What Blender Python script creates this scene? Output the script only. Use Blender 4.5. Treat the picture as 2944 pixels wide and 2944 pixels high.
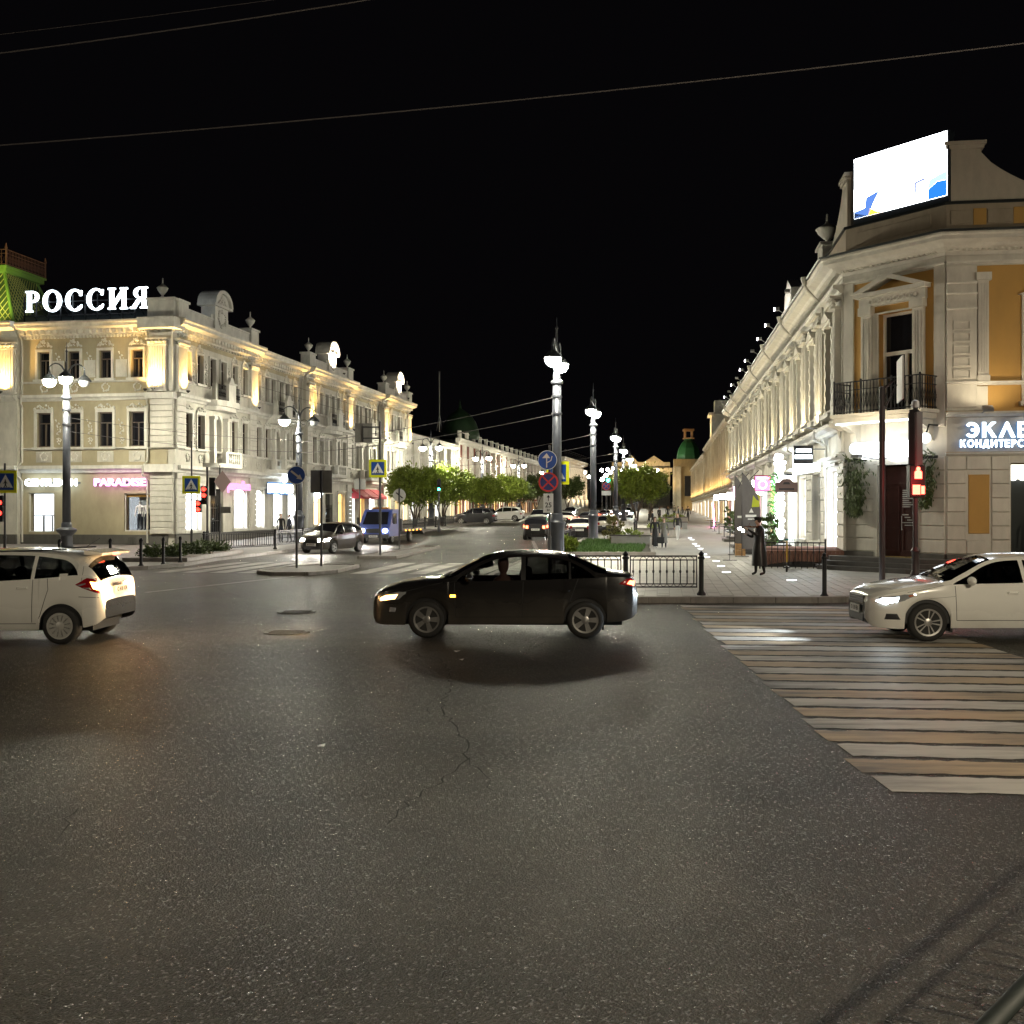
import bpy, bmesh, math, random
from math import sin, cos, pi, sqrt, atan2, radians as R
from mathutils import Matrix, Vector
random.seed(7)
SC = bpy.context.scene
for o in list(bpy.data.objects): bpy.data.objects.remove(o, do_unlink=True)
COL = SC.collection
# ------------------------------------------------------------------ camera, sky, exposure
CAMH, HZ, FP, IMG = 2.2, 1466.0, 3060.0, 2944.0
cd = bpy.data.cameras.new('camera'); cam = bpy.data.objects.new('camera', cd); COL.objects.link(cam)
cam.location = (0, 0, CAMH); cam.rotation_euler = (pi/2, 0, 0)
cd.sensor_width = 36; cd.lens = 36*FP/IMG; cd.shift_y = -(IMG/2-HZ)/IMG; cd.clip_end = 3000; cd.clip_start = 0.05
SC.camera = cam
w = bpy.data.worlds.new('World'); SC.world = w; w.use_nodes = True
wn = w.node_tree; bg = wn.nodes['Background']
sky = wn.nodes.new('ShaderNodeTexSky'); sky.sky_type = 'NISHITA'; sky.sun_disc = False
sky.sun_elevation = R(-8); sky.sun_rotation = R(200)
mixn = wn.nodes.new('ShaderNodeMixRGB'); mixn.inputs[0].default_value = 0.97
mixn.inputs[2].default_value = (0.0009, 0.0008, 0.001, 1)
wn.links.new(sky.outputs[0], mixn.inputs[1]); wn.links.new(mixn.outputs[0], bg.inputs[0]); bg.inputs[1].default_value = 0.9
SC.view_settings.view_transform = 'Standard'; SC.view_settings.look = 'None'
SC.view_settings.exposure = 1.1; SC.view_settings.gamma = 1
SC.render.engine = 'CYCLES'
cy = SC.cycles
cy.max_bounces = 6; cy.diffuse_bounces = 2; cy.glossy_bounces = 3; cy.transmission_bounces = 4; cy.transparent_max_bounces = 8
cy.sample_clamp_indirect = 2.5; cy.sample_clamp_direct = 0; cy.caustics_reflective = False; cy.caustics_refractive = False
cy.volume_bounces = 0; cy.use_denoising = True; cy.use_light_tree = True
try: cy.denoiser = 'OPENIMAGEDENOISE'
except Exception: pass

def gz(Y):                                   # the street climbs very gently away from the crossing
    t = Y-50
    return 0.0 if t < 0 else (0.0006*t*t if t < 10 else 0.06+0.012*(t-10))
def G(px, py, up=0.0):                       # ground point under a direction of view
    Y = 20.0
    for _ in range(60): Y = max(3, min(400, 0.5*Y+0.5*(CAMH-gz(Y)-up)*FP/max(py-HZ, 2)))
    return Vector(((px-IMG/2)/FP*Y, Y, gz(Y)+up))
def X(px, Y): return (px-IMG/2)/FP*Y
def Z(py, Y): return CAMH-(py-HZ)/FP*Y

# ------------------------------------------------------------------ materials
MATS = {}
def mat(name, col, rough=0.6, metal=0.0, var=0.0, vs=3.0, bump=0.0, bs=40.0, coat=0.0, spec=0.5, var2=None, trans=0.0, alpha=1.0):
    if name in MATS: return MATS[name]
    m = bpy.data.materials.new(name); m.use_nodes = True; nt = m.node_tree; N = nt.nodes; L = nt.links
    p = N['Principled BSDF']; c4 = (*col, 1)
    p.inputs['Base Color'].default_value = c4; p.inputs['Roughness'].default_value = rough
    p.inputs['Metallic'].default_value = metal; p.inputs['Coat Weight'].default_value = coat; p.inputs['Coat Roughness'].default_value = 0.05
    p.inputs['Specular IOR Level'].default_value = spec; p.inputs['Transmission Weight'].default_value = trans
    if alpha < 1: p.inputs['Alpha'].default_value = alpha
    if var > 0 or bump > 0:
        tc = N.new('ShaderNodeNewGeometry')
    if var > 0:
        a = N.new('ShaderNodeTexNoise'); a.inputs['Scale'].default_value = vs; a.inputs['Detail'].default_value = 6; a.inputs['Roughness'].default_value = 0.65
        mp = N.new('ShaderNodeMapping'); mp.inputs['Scale'].default_value = (1, 1, 0.45)
        L.new(tc.outputs['Position'], mp.inputs[0]); L.new(mp.outputs[0], a.inputs['Vector'])
        rp = N.new('ShaderNodeValToRGB'); rp.color_ramp.elements[0].position = 0.3; rp.color_ramp.elements[1].position = 0.7
        d = var2 or tuple(x*(1-var) for x in col)
        rp.color_ramp.elements[0].color = (*d, 1); rp.color_ramp.elements[1].color = (*[min(1, x*(1+var*0.35)) for x in col], 1)
        L.new(a.outputs[0], rp.inputs[0]); L.new(rp.outputs[0], p.inputs['Base Color'])
        mr = N.new('ShaderNodeMapRange'); mr.inputs[3].default_value = max(0.02, rough-0.12); mr.inputs[4].default_value = min(1, rough+0.12)
        L.new(a.outputs[0], mr.inputs[0]); L.new(mr.outputs[0], p.inputs['Roughness'])
    if bump > 0:
        b = N.new('ShaderNodeTexNoise'); b.inputs['Scale'].default_value = bs; b.inputs['Detail'].default_value = 4
        L.new(tc.outputs['Position'], b.inputs['Vector'])
        bn = N.new('ShaderNodeBump'); bn.inputs['Strength'].default_value = bump; bn.inputs['Distance'].default_value = 0.02
        L.new(b.outputs[0], bn.inputs['Height']); L.new(bn.outputs[0], p.inputs['Normal'])
    MATS[name] = m; return m
def emis(name, col, st, sample=True):
    if name in MATS: return MATS[name]
    m = bpy.data.materials.new(name); m.use_nodes = True; nt = m.node_tree; nt.nodes.clear()
    o = nt.nodes.new('ShaderNodeOutputMaterial'); e = nt.nodes.new('ShaderNodeEmission')
    e.inputs[0].default_value = (*col, 1); e.inputs[1].default_value = st; nt.links.new(e.outputs[0], o.inputs[0])
    if not sample: m.cycles.emission_sampling = 'NONE'
    MATS[name] = m; return m

# ------------------------------------------------------------------ mesh builder
class MB:
    def __init__(s): s.v = []; s.f = []; s.mi = []; s.M = None; s.k = 0
    def add(s, vs, fs):
        n = len(s.v)
        if s.M is not None: vs = [s.M @ Vector(v) for v in vs]
        s.v += [tuple(v) for v in vs]; s.f += [tuple(i+n for i in f) for f in fs]; s.mi += [s.k]*len(fs); return s
    def box(s, x0, x1, y0, y1, z0, z1):
        return s.add([(x0,y0,z0),(x1,y0,z0),(x1,y1,z0),(x0,y1,z0),(x0,y0,z1),(x1,y0,z1),(x1,y1,z1),(x0,y1,z1)],
                     [(0,3,2,1),(4,5,6,7),(0,1,5,4),(1,2,6,5),(2,3,7,6),(3,0,4,7)])
    def cb(s, cx, cy, z0, sx, sy, sz): return s.box(cx-sx/2, cx+sx/2, cy-sy/2, cy+sy/2, z0, z0+sz)
    def bbox(s, x0, x1, y0, y1, z0, z1, b=0.01):      # box with a chamfered front
        i = [(x0,y1,z0),(x1,y1,z0),(x1,y1,z1),(x0,y1,z1)]; m = [(x0,y0+b,z0),(x1,y0+b,z0),(x1,y0+b,z1),(x0,y0+b,z1)]
        f = [(x0+b,y0,z0+b),(x1-b,y0,z0+b),(x1-b,y0,z1-b),(x0+b,y0,z1-b)]
        fs = [(8,9,10,11),(3,2,1,0)]
        for a in range(4):
            c = (a+1)%4; fs += [(a,c,c+4,a+4),(a+4,c+4,c+8,a+8)]
        return s.add(i+m+f, fs)
    def prism(s, poly, z0, z1):                        # polygon in xy (ccw), extruded in z
        n = len(poly)
        return s.add([(x,y,z0) for x,y in poly]+[(x,y,z1) for x,y in poly],
                     [tuple(range(n-1,-1,-1)), tuple(range(n,2*n))]+[(i,(i+1)%n,(i+1)%n+n,i+n) for i in range(n)])
    def prismy(s, poly, y0, y1):                       # polygon in xz (ccw from the front), extruded in y
        n = len(poly)
        return s.add([(x,y0,z) for x,z in poly]+[(x,y1,z) for x,z in poly],
                     [tuple(range(n)), tuple(range(2*n-1,n-1,-1))]+[((i+1)%n,i,i+n,(i+1)%n+n) for i in range(n)])
    def prismx(s, poly, x0, x1):                       # polygon in yz, extruded in x (mouldings)
        n = len(poly)
        return s.add([(x0,y,z) for y,z in poly]+[(x1,y,z) for y,z in poly],
                     [tuple(range(n-1,-1,-1)), tuple(range(n,2*n))]+[(i,(i+1)%n,(i+1)%n+n,i+n) for i in range(n)])
    def tube(s, pts, r, n=8, cap=True):
        pts = [Vector(p) for p in pts]; k = len(pts); rs = r if isinstance(r, (list, tuple)) else [r]*k
        vs = []; up = Vector((0,0,1))
        d0 = (pts[1]-pts[0]).normalized(); a = d0.orthogonal().normalized()
        for i, p in enumerate(pts):
            d = (pts[min(i+1,k-1)]-pts[max(i-1,0)]).normalized()
            a = (a-d*a.dot(d)).normalized(); b = d.cross(a)
            for j in range(n):
                t = 2*pi*j/n; vs.append(p+(a*cos(t)+b*sin(t))*rs[i])
        fs = [(i*n+j, i*n+(j+1)%n, (i+1)*n+(j+1)%n, (i+1)*n+j) for i in range(k-1) for j in range(n)]
        if cap: fs += [tuple(range(n-1,-1,-1)), tuple(range((k-1)*n, k*n))]
        return s.add(vs, fs)
    def lathe(s, prof, n=16, c=(0,0,0), sy=1.0):
        vs = []; k = len(prof)
        for r, z in prof:
            for j in range(n): vs.append((c[0]+r*cos(2*pi*j/n), c[1]+sy*r*sin(2*pi*j/n), c[2]+z))
        fs = [(i*n+j, i*n+(j+1)%n, (i+1)*n+(j+1)%n, (i+1)*n+j) for i in range(k-1) for j in range(n)]
        fs += [tuple(range(n-1,-1,-1)), tuple(range((k-1)*n, k*n))]
        return s.add(vs, fs)
    def ball(s, c, r, n=12, m=8, sz=1.0):
        pr = [(max(1e-4, r*sin(pi*i/m)), -r*sz*cos(pi*i/m)) for i in range(m+1)]
        return s.lathe(pr, n, c)
    def quad(s, a, b, c, d): return s.add([a,b,c,d], [(0,1,2,3)])
    def mesh(s, name, mats, smooth=False):
        me = bpy.data.meshes.new(name); me.from_pydata(s.v, [], s.f)
        for m in (mats if isinstance(mats, (list, tuple)) else [mats]): me.materials.append(m)
        if any(s.mi): me.polygons.foreach_set('material_index', s.mi)
        if smooth:
            me.polygons.foreach_set('use_smooth', [True]*len(me.polygons))
            if smooth is not True:
                try: me.set_sharp_from_angle(angle=R(smooth))
                except Exception: pass
        me.update(); return me
    def out(s, name, mats, parent=None, loc=(0,0,0), rz=0, smooth=False):
        return put(name, s.mesh(name, mats, smooth), parent, loc, rz)
SMALLS = {'garland','crest_ornament','panel_ornament','pediment_relief','cartouche','ring_frieze','menu_print','grip_bar','white_print','worn_arrows'}
def put(name, me, parent=None, loc=(0,0,0), rz=0.0, scale=None):
    o = bpy.data.objects.new(name, me); COL.objects.link(o); o.parent = parent
    if name in SMALLS: o['kind'] = 'stuff'
    o.location = loc; o.rotation_euler = (0, 0, rz)
    if scale: o.scale = scale
    return o
def tag(o, label=None, cat=None, group=None, kind=None):
    if label: o['label'] = label
    if cat: o['category'] = cat
    if group: o['group'] = group
    if kind: o['kind'] = kind
    return o
def thing(name, label, cat, loc=(0,0,0), rz=0.0, group=None, kind=None):
    o = bpy.data.objects.new(name, None); COL.objects.link(o); o.location = loc; o.rotation_euler = (0,0,rz)
    o.empty_display_size = 0.2
    return tag(o, label, cat, group, kind)
def copy_tree(o, parent=None):
    c = o.copy(); COL.objects.link(c); c.parent = parent
    for ch in o.children: copy_tree(ch, c)
    return c
def lamp(name, kind, parent, loc, power, col, size=0.1, spot=None, blend=0.5, aim=None, sizey=None):
    l = bpy.data.lights.new(name, kind); l.energy = power; l.color = col
    if kind in ('POINT', 'SPOT'): l.shadow_soft_size = size
    if kind == 'AREA':
        l.size = size
        if sizey: l.shape = 'RECTANGLE'; l.size_y = sizey
    if spot: l.spot_size = R(spot); l.spot_blend = blend
    o = bpy.data.objects.new(name, l); COL.objects.link(o); o.parent = parent; o.location = loc
    if aim is not None: o.rotation_euler = Vector(aim).to_track_quat('-Z', 'Y').to_euler()
    return o
def text_mesh(body, size=1.0, ext=0.03, bold=0.0, spacing=1.0):
    c = bpy.data.curves.new('lettering', 'FONT'); c.body = body; c.size = size; c.extrude = ext; c.offset = bold; c.space_character = spacing
    c.align_x = 'CENTER'; c.align_y = 'CENTER'; c.resolution_u = 3
    o = bpy.data.objects.new('lettering', c); COL.objects.link(o)
    dg = bpy.context.evaluated_depsgraph_get(); dg.update()
    me = bpy.data.meshes.new_from_object(o.evaluated_get(dg)); bpy.data.objects.remove(o, do_unlink=True)
    me.transform(Matrix.Rotation(pi/2, 4, 'X')); return me
class Frame:                                  # facade frame: x to the right as one faces it, y into the wall, z up
    def __init__(s, ox, oy, ang, oz=0.0): s.o = Vector((ox, oy, oz)); s.a = ang
    def p(s, x, y=0, z=0): return s.o+Vector((x*cos(s.a)-y*sin(s.a), x*sin(s.a)+y*cos(s.a), z))
def wallgrid(mb, x0, x1, z0, z1, holes, y=0.0, depth=0.3, ends=0.0):
    xs = sorted({x0, x1, *[h[0] for h in holes], *[h[1] for h in holes]}); zs = sorted({z0, z1, *[h[2] for h in holes], *[h[3] for h in holes]})
    xs = [a for a in xs if x0 <= a <= x1]; zs = [a for a in zs if z0 <= a <= z1]
    for i in range(len(xs)-1):
        for j in range(len(zs)-1):
            cx = (xs[i]+xs[i+1])/2; cz = (zs[j]+zs[j+1])/2
            if any(h[0] < cx < h[1] and h[2] < cz < h[3] for h in holes): continue
            mb.quad((xs[i],y,zs[j]), (xs[i+1],y,zs[j]), (xs[i+1],y,zs[j+1]), (xs[i],y,zs[j+1]))
    for a, b, c, d in holes:
        e = y+depth
        mb.quad((a,y,c),(a,y,d),(a,e,d),(a,e,c)); mb.quad((b,y,d),(b,y,c),(b,e,c),(b,e,d))
        mb.quad((a,y,d),(b,y,d),(b,e,d),(a,e,d)); mb.quad((b,y,c),(a,y,c),(a,e,c),(b,e,c))
    if ends:
        mb.quad((x0,y+ends,z0),(x0,y,z0),(x0,y,z1),(x0,y+ends,z1)); mb.quad((x1,y,z0),(x1,y+ends,z0),(x1,y+ends,z1),(x1,y,z1))
        mb.quad((x0,y,z1),(x1,y,z1),(x1,y+ends,z1),(x0,y+ends,z1)); mb.quad((x0,y+ends,z0),(x1,y+ends,z0),(x1,y,z0),(x0,y,z0))
    return mb
# shared colours
M_glass = mat('dark_glass', (0.012,0.012,0.015), 0.06, 0, spec=0.6)
M_lead = mat('window_frame_brown', (0.10,0.075,0.055), 0.5)
M_wframe = mat('window_frame_white', (0.62,0.6,0.55), 0.5, var=0.1)
M_black = mat('black_iron', (0.012,0.012,0.014), 0.45, 0.3)
M_postm = mat('lamp_post_paint', (0.055,0.06,0.075), 0.38, 0.2, var=0.25, vs=6)
M_pole = mat('sign_pole_paint', (0.045,0.043,0.045), 0.5, 0.2)
M_zinc = mat('galvanised_steel', (0.32,0.32,0.33), 0.45, 0.7, var=0.2)
M_white = mat('white_plastic', (0.75,0.75,0.73), 0.5)
# ------------------------------------------------------------------ ground, roads, pavements
def asphalt(name, base, patch, crack=False):
    m = bpy.data.materials.new(name); m.use_nodes = True; nt = m.node_tree; N = nt.nodes; L = nt.links; p = N['Principled BSDF']
    g = N.new('ShaderNodeNewGeometry')
    def noise(sc, det=3, ro=0.6):
        n = N.new('ShaderNodeTexNoise'); n.inputs['Scale'].default_value = sc; n.inputs['Detail'].default_value = det; n.inputs['Roughness'].default_value = ro
        L.new(g.outputs['Position'], n.inputs['Vector']); return n
    def ramp(src, a, b, ca, cb):
        r = N.new('ShaderNodeValToRGB'); r.color_ramp.elements[0].position = a; r.color_ramp.elements[1].position = b
        r.color_ramp.elements[0].color = (*ca, 1); r.color_ramp.elements[1].color = (*cb, 1); L.new(src, r.inputs[0]); return r
    big = noise(0.22, 4, 0.55); mid = noise(2.3, 5, 0.7)
    mp = N.new('ShaderNodeMapping'); mp.inputs['Scale'].default_value = (0.06, 0.9, 1); mp.inputs['Rotation'].default_value = (0, 0, R(8))
    L.new(g.outputs['Position'], mp.inputs[0])
    lane = N.new('ShaderNodeTexNoise'); lane.inputs['Scale'].default_value = 1.0; lane.inputs['Detail'].default_value = 3; L.new(mp.outputs[0], lane.inputs['Vector'])
    v = N.new('ShaderNodeTexVoronoi'); v.inputs['Scale'].default_value = 74; L.new(g.outputs['Position'], v.inputs['Vector'])
    r1 = ramp(big.outputs[0], 0.42, 0.58, tuple(x*0.72 for x in base), patch)
    r2 = ramp(mid.outputs[0], 0.3, 0.75, (0.72,0.72,0.72), (1.22,1.2,1.16))
    r3 = ramp(v.outputs['Color'], 0.0, 1.0, (0.55,0.55,0.55), (1.45,1.42,1.38))
    r4 = ramp(lane.outputs[0], 0.35, 0.7, (0.90,0.90,0.90), (1.1,1.1,1.1))
    last = r1.outputs[0]
    for r in (r2, r3, r4):
        mx = N.new('ShaderNodeMixRGB'); mx.blend_type = 'MULTIPLY'; mx.inputs[0].default_value = 1
        L.new(last, mx.inputs[1]); L.new(r.outputs[0], mx.inputs[2]); last = mx.outputs[0]
    L.new(last, p.inputs['Base Color'])
    sc_ = N.new('ShaderNodeSeparateColor'); L.new(v.outputs['Color'], sc_.inputs[0])          # a few polished stones catch the lamps
    gm_ = N.new('ShaderNodeMapRange'); gm_.inputs[1].default_value = 0.86; gm_.inputs[2].default_value = 0.96; L.new(sc_.outputs[1], gm_.inputs[0])
    for inp, lo_, hi_ in (('Roughness', 0.50, 0.22), ('Specular IOR Level', 0.13, 0.8)):
        mr = N.new('ShaderNodeMapRange'); mr.inputs[3].default_value = lo_; mr.inputs[4].default_value = hi_; L.new(gm_.outputs[0], mr.inputs[0]); L.new(mr.outputs[0], p.inputs[inp])
    fine = noise(150, 2, 0.6)
    ad = N.new('ShaderNodeMath'); ad.operation = 'MULTIPLY_ADD'; ad.inputs[1].default_value = 1.2; L.new(v.outputs['Distance'], ad.inputs[0]); L.new(fine.outputs[0], ad.inputs[2])
    b = N.new('ShaderNodeBump'); b.inputs['Strength'].default_value = 0.75; b.inputs['Distance'].default_value = 0.011; b.invert = True
    L.new(ad.outputs[0], b.inputs['Height']); L.new(b.outputs[0], p.inputs['Normal'])
    return m
M_road = asphalt('asphalt', (0.046,0.043,0.037), (0.062,0.058,0.050))
def rows_sheet(mb, rows, up, kerb=True, under=-0.15):
    """rows: (y, xl, xr) going away; top sheet raised by up, closed down the sides"""
    n = len(mb.v)
    vs = []
    for y, a, b in rows: vs += [(a,y,gz(y)+up), (b,y,gz(y)+up), (a,y,gz(y)+under), (b,y,gz(y)+under)]
    fs = []
    for i in range(len(rows)-1):
        a = 4*i; b = a+4
        fs += [(a,a+1,b+1,b), (a+2,a,b,b+2), (a+1,a+3,b+3,b+1)]
    fs += [(2,3,1,0)]; k = 4*(len(rows)-1); fs += [(k,k+1,k+3,k+2)]
    mb.add(vs, fs); return mb
ys = [-14, 0, 10, 25, 40, 50]+[50+2*i for i in range(1,8)]+[80, 120, 200, 300, 600]
gm = MB(); vs = []; 
for y in ys: vs += [(-260,y,gz(y)), (260,y,gz(y))]
gm.add(vs, [(2*i,2*i+1,2*i+3,2*i+2) for i in range(len(ys)-1)])
road = gm.out('road', M_road); tag(road, kind='structure')
# hairline cracks in the asphalt (dark recessed lines of real width)
M_crack = mat('crack_bitumen', (0.012,0.011,0.010), 0.85)
def crack(pts, wd, seed):
    rnd = random.Random(seed); P = [G(*p, up=0.004) for p in pts]; Q = []
    for a, b in zip(P[:-1], P[1:]):
        n = max(2, int((b-a).length/0.12))
        for i in range(n):
            t = i/n; q = a.lerp(b, t); Q.append((q.x+rnd.uniform(-.045,.045), q.y+rnd.uniform(-.05,.05)))
    mb = MB(); vs = []
    for i, (x, y) in enumerate(Q):
        ww = wd*(0.5+rnd.random())*min(1, (len(Q)-i)/8+0.25); vs += [(x-ww,y,gz(y)+.004), (x+ww,y+ww*.6,gz(y)+.004)]
    mb.add(vs, [(2*i,2*i+1,2*i+3,2*i+2) for i in range(len(Q)-1)]); return mb.out('crack', M_crack, road)
crack([(1262,1892),(1300,1940),(1285,1990),(1270,2040),(1335,2130),(1345,2180),(1280,2240),(1180,2300),(1135,2360),(1105,2390)], 0.0065, 1)
crack([(1085,1862),(1180,1875),(1250,1898)], 0.006, 2)
crack([(2090,1935),(2190,1975),(2330,2000)], 0.005, 3)
crack([(240,2320),(180,2370),(165,2440)], 0.005, 4)
crack([(1340,2180),(1400,2230),(1420,2300)], 0.004, 6)
crack([(1285,1990),(1230,2030),(1215,2080)], 0.004, 7)
crack([(300,1690),(420,1700),(560,1720)], 0.008, 8)
crack([(560,1648),(640,1700),(700,1720)], 0.01, 5)
crack([(-200,2012),(400,1985),(1100,1962),(1800,1948),(2100,1945)], 0.004, 11)
M_iron = mat('cast_iron_cover', (0.045,0.042,0.038), 0.5, 0.6, bump=0.4, bs=60)
for i, (px, py, lb) in enumerate([(853,1760,'dark round manhole cover nearer the traffic island'), (824,1818,'dark round manhole cover just left of the black sedan')]):
    g = G(px, py); mb = MB(); mb.lathe([(0.41,0.0),(0.41,0.012),(0.36,0.012),(0.355,0.008),(0.02,0.008)], 28)
    t = thing('manhole_cover', lb, 'manhole cover', (g.x,g.y,g.z)); mb.out('rim', M_iron, t)
    mb = MB()
    for k in range(-3,4): mb.box(-.3, .3, k*.085-.02, k*.085+.02, .008, .014)
    mb.out('grip_bar', M_iron, t)
# ---- pavements
M_kerb = mat('granite_kerb', (0.26,0.235,0.215), 0.6, var=0.35, vs=4, bump=0.15)
M_pave = mat('paving_bed', (0.34,0.33,0.31), 0.62, var=0.25, vs=1.2)
M_slab = mat('paving_slab', (0.43,0.42,0.39), 0.5, var=0.3, vs=1.6, bump=0.12, bs=120)
UX = 0.139                                     # drift to the right of the street per metre
def xl_r(Y): return 0.9+UX*(Y-43.7)
pv = MB()
rows = [(25.1,2.2,7.2),(25.25,1.5,7.9),(25.7,0.8,8.5),(26.5,0.2,8.9),(27.3,-0.2,9.4),(27.5,-0.3,40),(30,-0.75,40),(34,-0.45,40),(43.7,0.9,40),(50,xl_r(50),40)]
rows += [(y,xl_r(y),50) for y in (52,54,56,58,60,80,120,180,260,420)]
rows_sheet(pv, rows, 0.13)
pav = tag(pv.out('pavement', M_pave), kind='structure')
kb = MB()                                      # kerb stones along the near edge, one by one
edge = [(-.75,30),(-.3,27.5),(-.2,27.3),(.2,26.5),(.8,25.7),(1.5,25.25),(2.2,25.1),(7.2,25.1),(7.9,25.25),(8.5,25.7),(8.9,26.5),(9.4,27.3),(12,27.25),(16,26.7),(20,26.2)]
def polyline_pieces(pts, L):
    P = [Vector((*p, 0)) for p in pts]; out = []; acc = [P[0]]
    for a, b in zip(P[:-1], P[1:]):
        d = (b-a).length; n = max(1, round(d/L))
        for i in range(n): out.append((a.lerp(b, i/n), a.lerp(b, (i+1)/n)))
    return out
def kerb_run(pts, L, parent, h=0.15, wd=0.17):
    for a, b in polyline_pieces(pts, L):
        d = (b-a).length; mb = MB(); mb.bbox(0.004, d-0.004, -0.03, wd, -0.05, h, 0.015)
        z = gz((a.y+b.y)/2)
        put('kerb_stone', mb.mesh('kerb_stone', M_kerb), parent, (a.x,a.y,z), atan2(b.y-a.y, b.x-a.x))
kerb_run(edge, 1.0, pav)
kerb_run([(xl_r(46)+0,66),(xl_r(50)-.55,50),(0.35,43.7),(-.75,34),(-.75,30)], 1.6, pav)
# paving slabs: the large ones near the kerb are pieces, the rest one mass
slab_me = [MB().bbox(0.004,0.596,0.004,0.296,-0.04,h,0.006).mesh('paving_slab', M_slab) for h in (0.006,0.008,0.010)]
def slab_mesh(h):
    b = 0.007; z = h
    return MB().add([(b,b,z),(.6-b,b,z),(.6-b,.3-b,z),(b,.3-b,z),(.003,.003,-.02),(.597,.003,-.02),(.597,.297,-.02),(.003,.297,-.02)],
                    [(0,1,2,3),(4,5,1,0),(5,6,2,1),(6,7,3,2),(7,4,0,3)]).mesh('paving_slab', M_slab)
slab_me = [slab_mesh(h) for h in (0.006,0.0075,0.009)]
rs = random.Random(3); cand = []
ang = R(82); cu = Vector((cos(ang),sin(ang),0)); cv = Vector((sin(ang),-cos(ang),0))
for i in range(-2, 46):
    for j in range(-10, 42):
        o = Vector((1.0,25.42,0))+cu*(i*0.605+(0.3 if j%2 else 0))+cv*(j*0.305)
        c = o+cu*.3+cv*.15
        if c.y < 25.5 or c.y > 48: continue
        if c.x > 8.6 and c.y < 27.75: continue
        if c.x < (2.4 if c.y < 25.9 else 0.45+UX*(c.y-43.7)*1.0 if c.y > 36 else 0.25): continue
        if c.x > 11.2+0.137*(c.y-38) and c.y > 32.5: continue
        if c.x > 16: continue
        cand.append((c.y, o))
cand.sort(key=lambda a: a[0]); rest = MB()
for k, (yy, o) in enumerate(cand):
    if k < 300: put('paving_slab', slab_me[rs.randrange(3)], pav, (o.x,o.y,0.13+gz(yy)), ang)
    else:
        h = rs.choice((.006,.0075,.009)); a = o+cu*.006-cv*0+cv*.006; z = .13+gz(yy)+h
        P = [o+cu*.006+cv*.006, o+cu*.006+cv*.294, o+cu*.594+cv*.294, o+cu*.594+cv*.006]
        rest.add([(p.x,p.y,z) for p in P]+[(p.x,p.y,z-.02) for p in P], [(3,2,1,0),(0,1,5,4),(1,2,6,5),(2,3,7,6),(3,0,4,7)])
# slabs were laid with y to the left of cu, so turn the pieces to the same side
tag(rest.out('paving_slabs_beyond', M_slab, pav), kind='stuff')
for o in pav.children:
    if o.name.startswith('paving_slab') and not o.name.startswith('paving_slabs'):
        o.location = Vector(o.location)+cv*0.3
# left pavement
lp = MB()
def xk(Y): return -12.8+0.134*(Y-46)
rows = [(35.2,-60,-22),(36.6,-60,-17),(38.3,-60,-14.5),(39.2,-60,-13.5),(41.3,-60,-12.8),(46,-60,xk(46))]+[(y,-60,xk(y)) for y in (50,52,54,56,58,60,80,120,160,220,400)]
rows_sheet(lp, rows, 0.12)
M_pave2 = mat('left_paving', (0.23,0.21,0.195), 0.55, var=0.3, vs=0.8)
lpav = tag(lp.out('pavement', M_pave2), kind='structure')
kerb_run([(-30,33.3),(-22,35.15),(-17,36.55),(-14.5,38.25),(-13.45,39.2),(-12.75,41.3),(xk(46)+.05,46),(xk(80)+.05,80)], 1.5, lpav, h=0.14)
# low grassed bed at the corner and along the railing (left)
M_soil = mat('soil', (0.05,0.045,0.03), 0.9, var=0.4); M_grassm = mat('grass_blades', (0.07,0.16,0.02), 0.6, var=0.4, vs=2)
# traffic islands
M_isl = mat('island_paving', (0.20,0.185,0.17), 0.65, var=0.35, vs=2)
def island(pts, lb):
    t = thing('traffic_island', lb, 'traffic island', (0,0,0), kind='structure')
    mb = MB(); mb.prism(pts, -0.05, 0.10); mb.out('paving', M_isl, t)
    for a, b in polyline_pieces(pts+[pts[0]], 1.1):
        d = (b-a).length; k = MB(); k.bbox(0.004, d-0.004, -0.09, 0.07, -0.05, 0.125, 0.015)
        k.out('kerb_stone', M_kerb, t, (a.x,a.y,gz(a.y)), atan2(b.y-a.y, b.x-a.x))
island([(-8.7,36.6),(-8.0,35.7),(-6.9,35.7),(-6.15,37),(-5.9,40.6),(-6.3,41),(-7.6,40.8),(-8.4,39)], 'kerbed traffic island with round blue arrow sign')
island([(-6.9,48),(-5.3,48),(-4.1,60),(-4.5,60.5),(-5.0,60.3)], 'narrow kerbed island behind the crossing with two poles')
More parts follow.
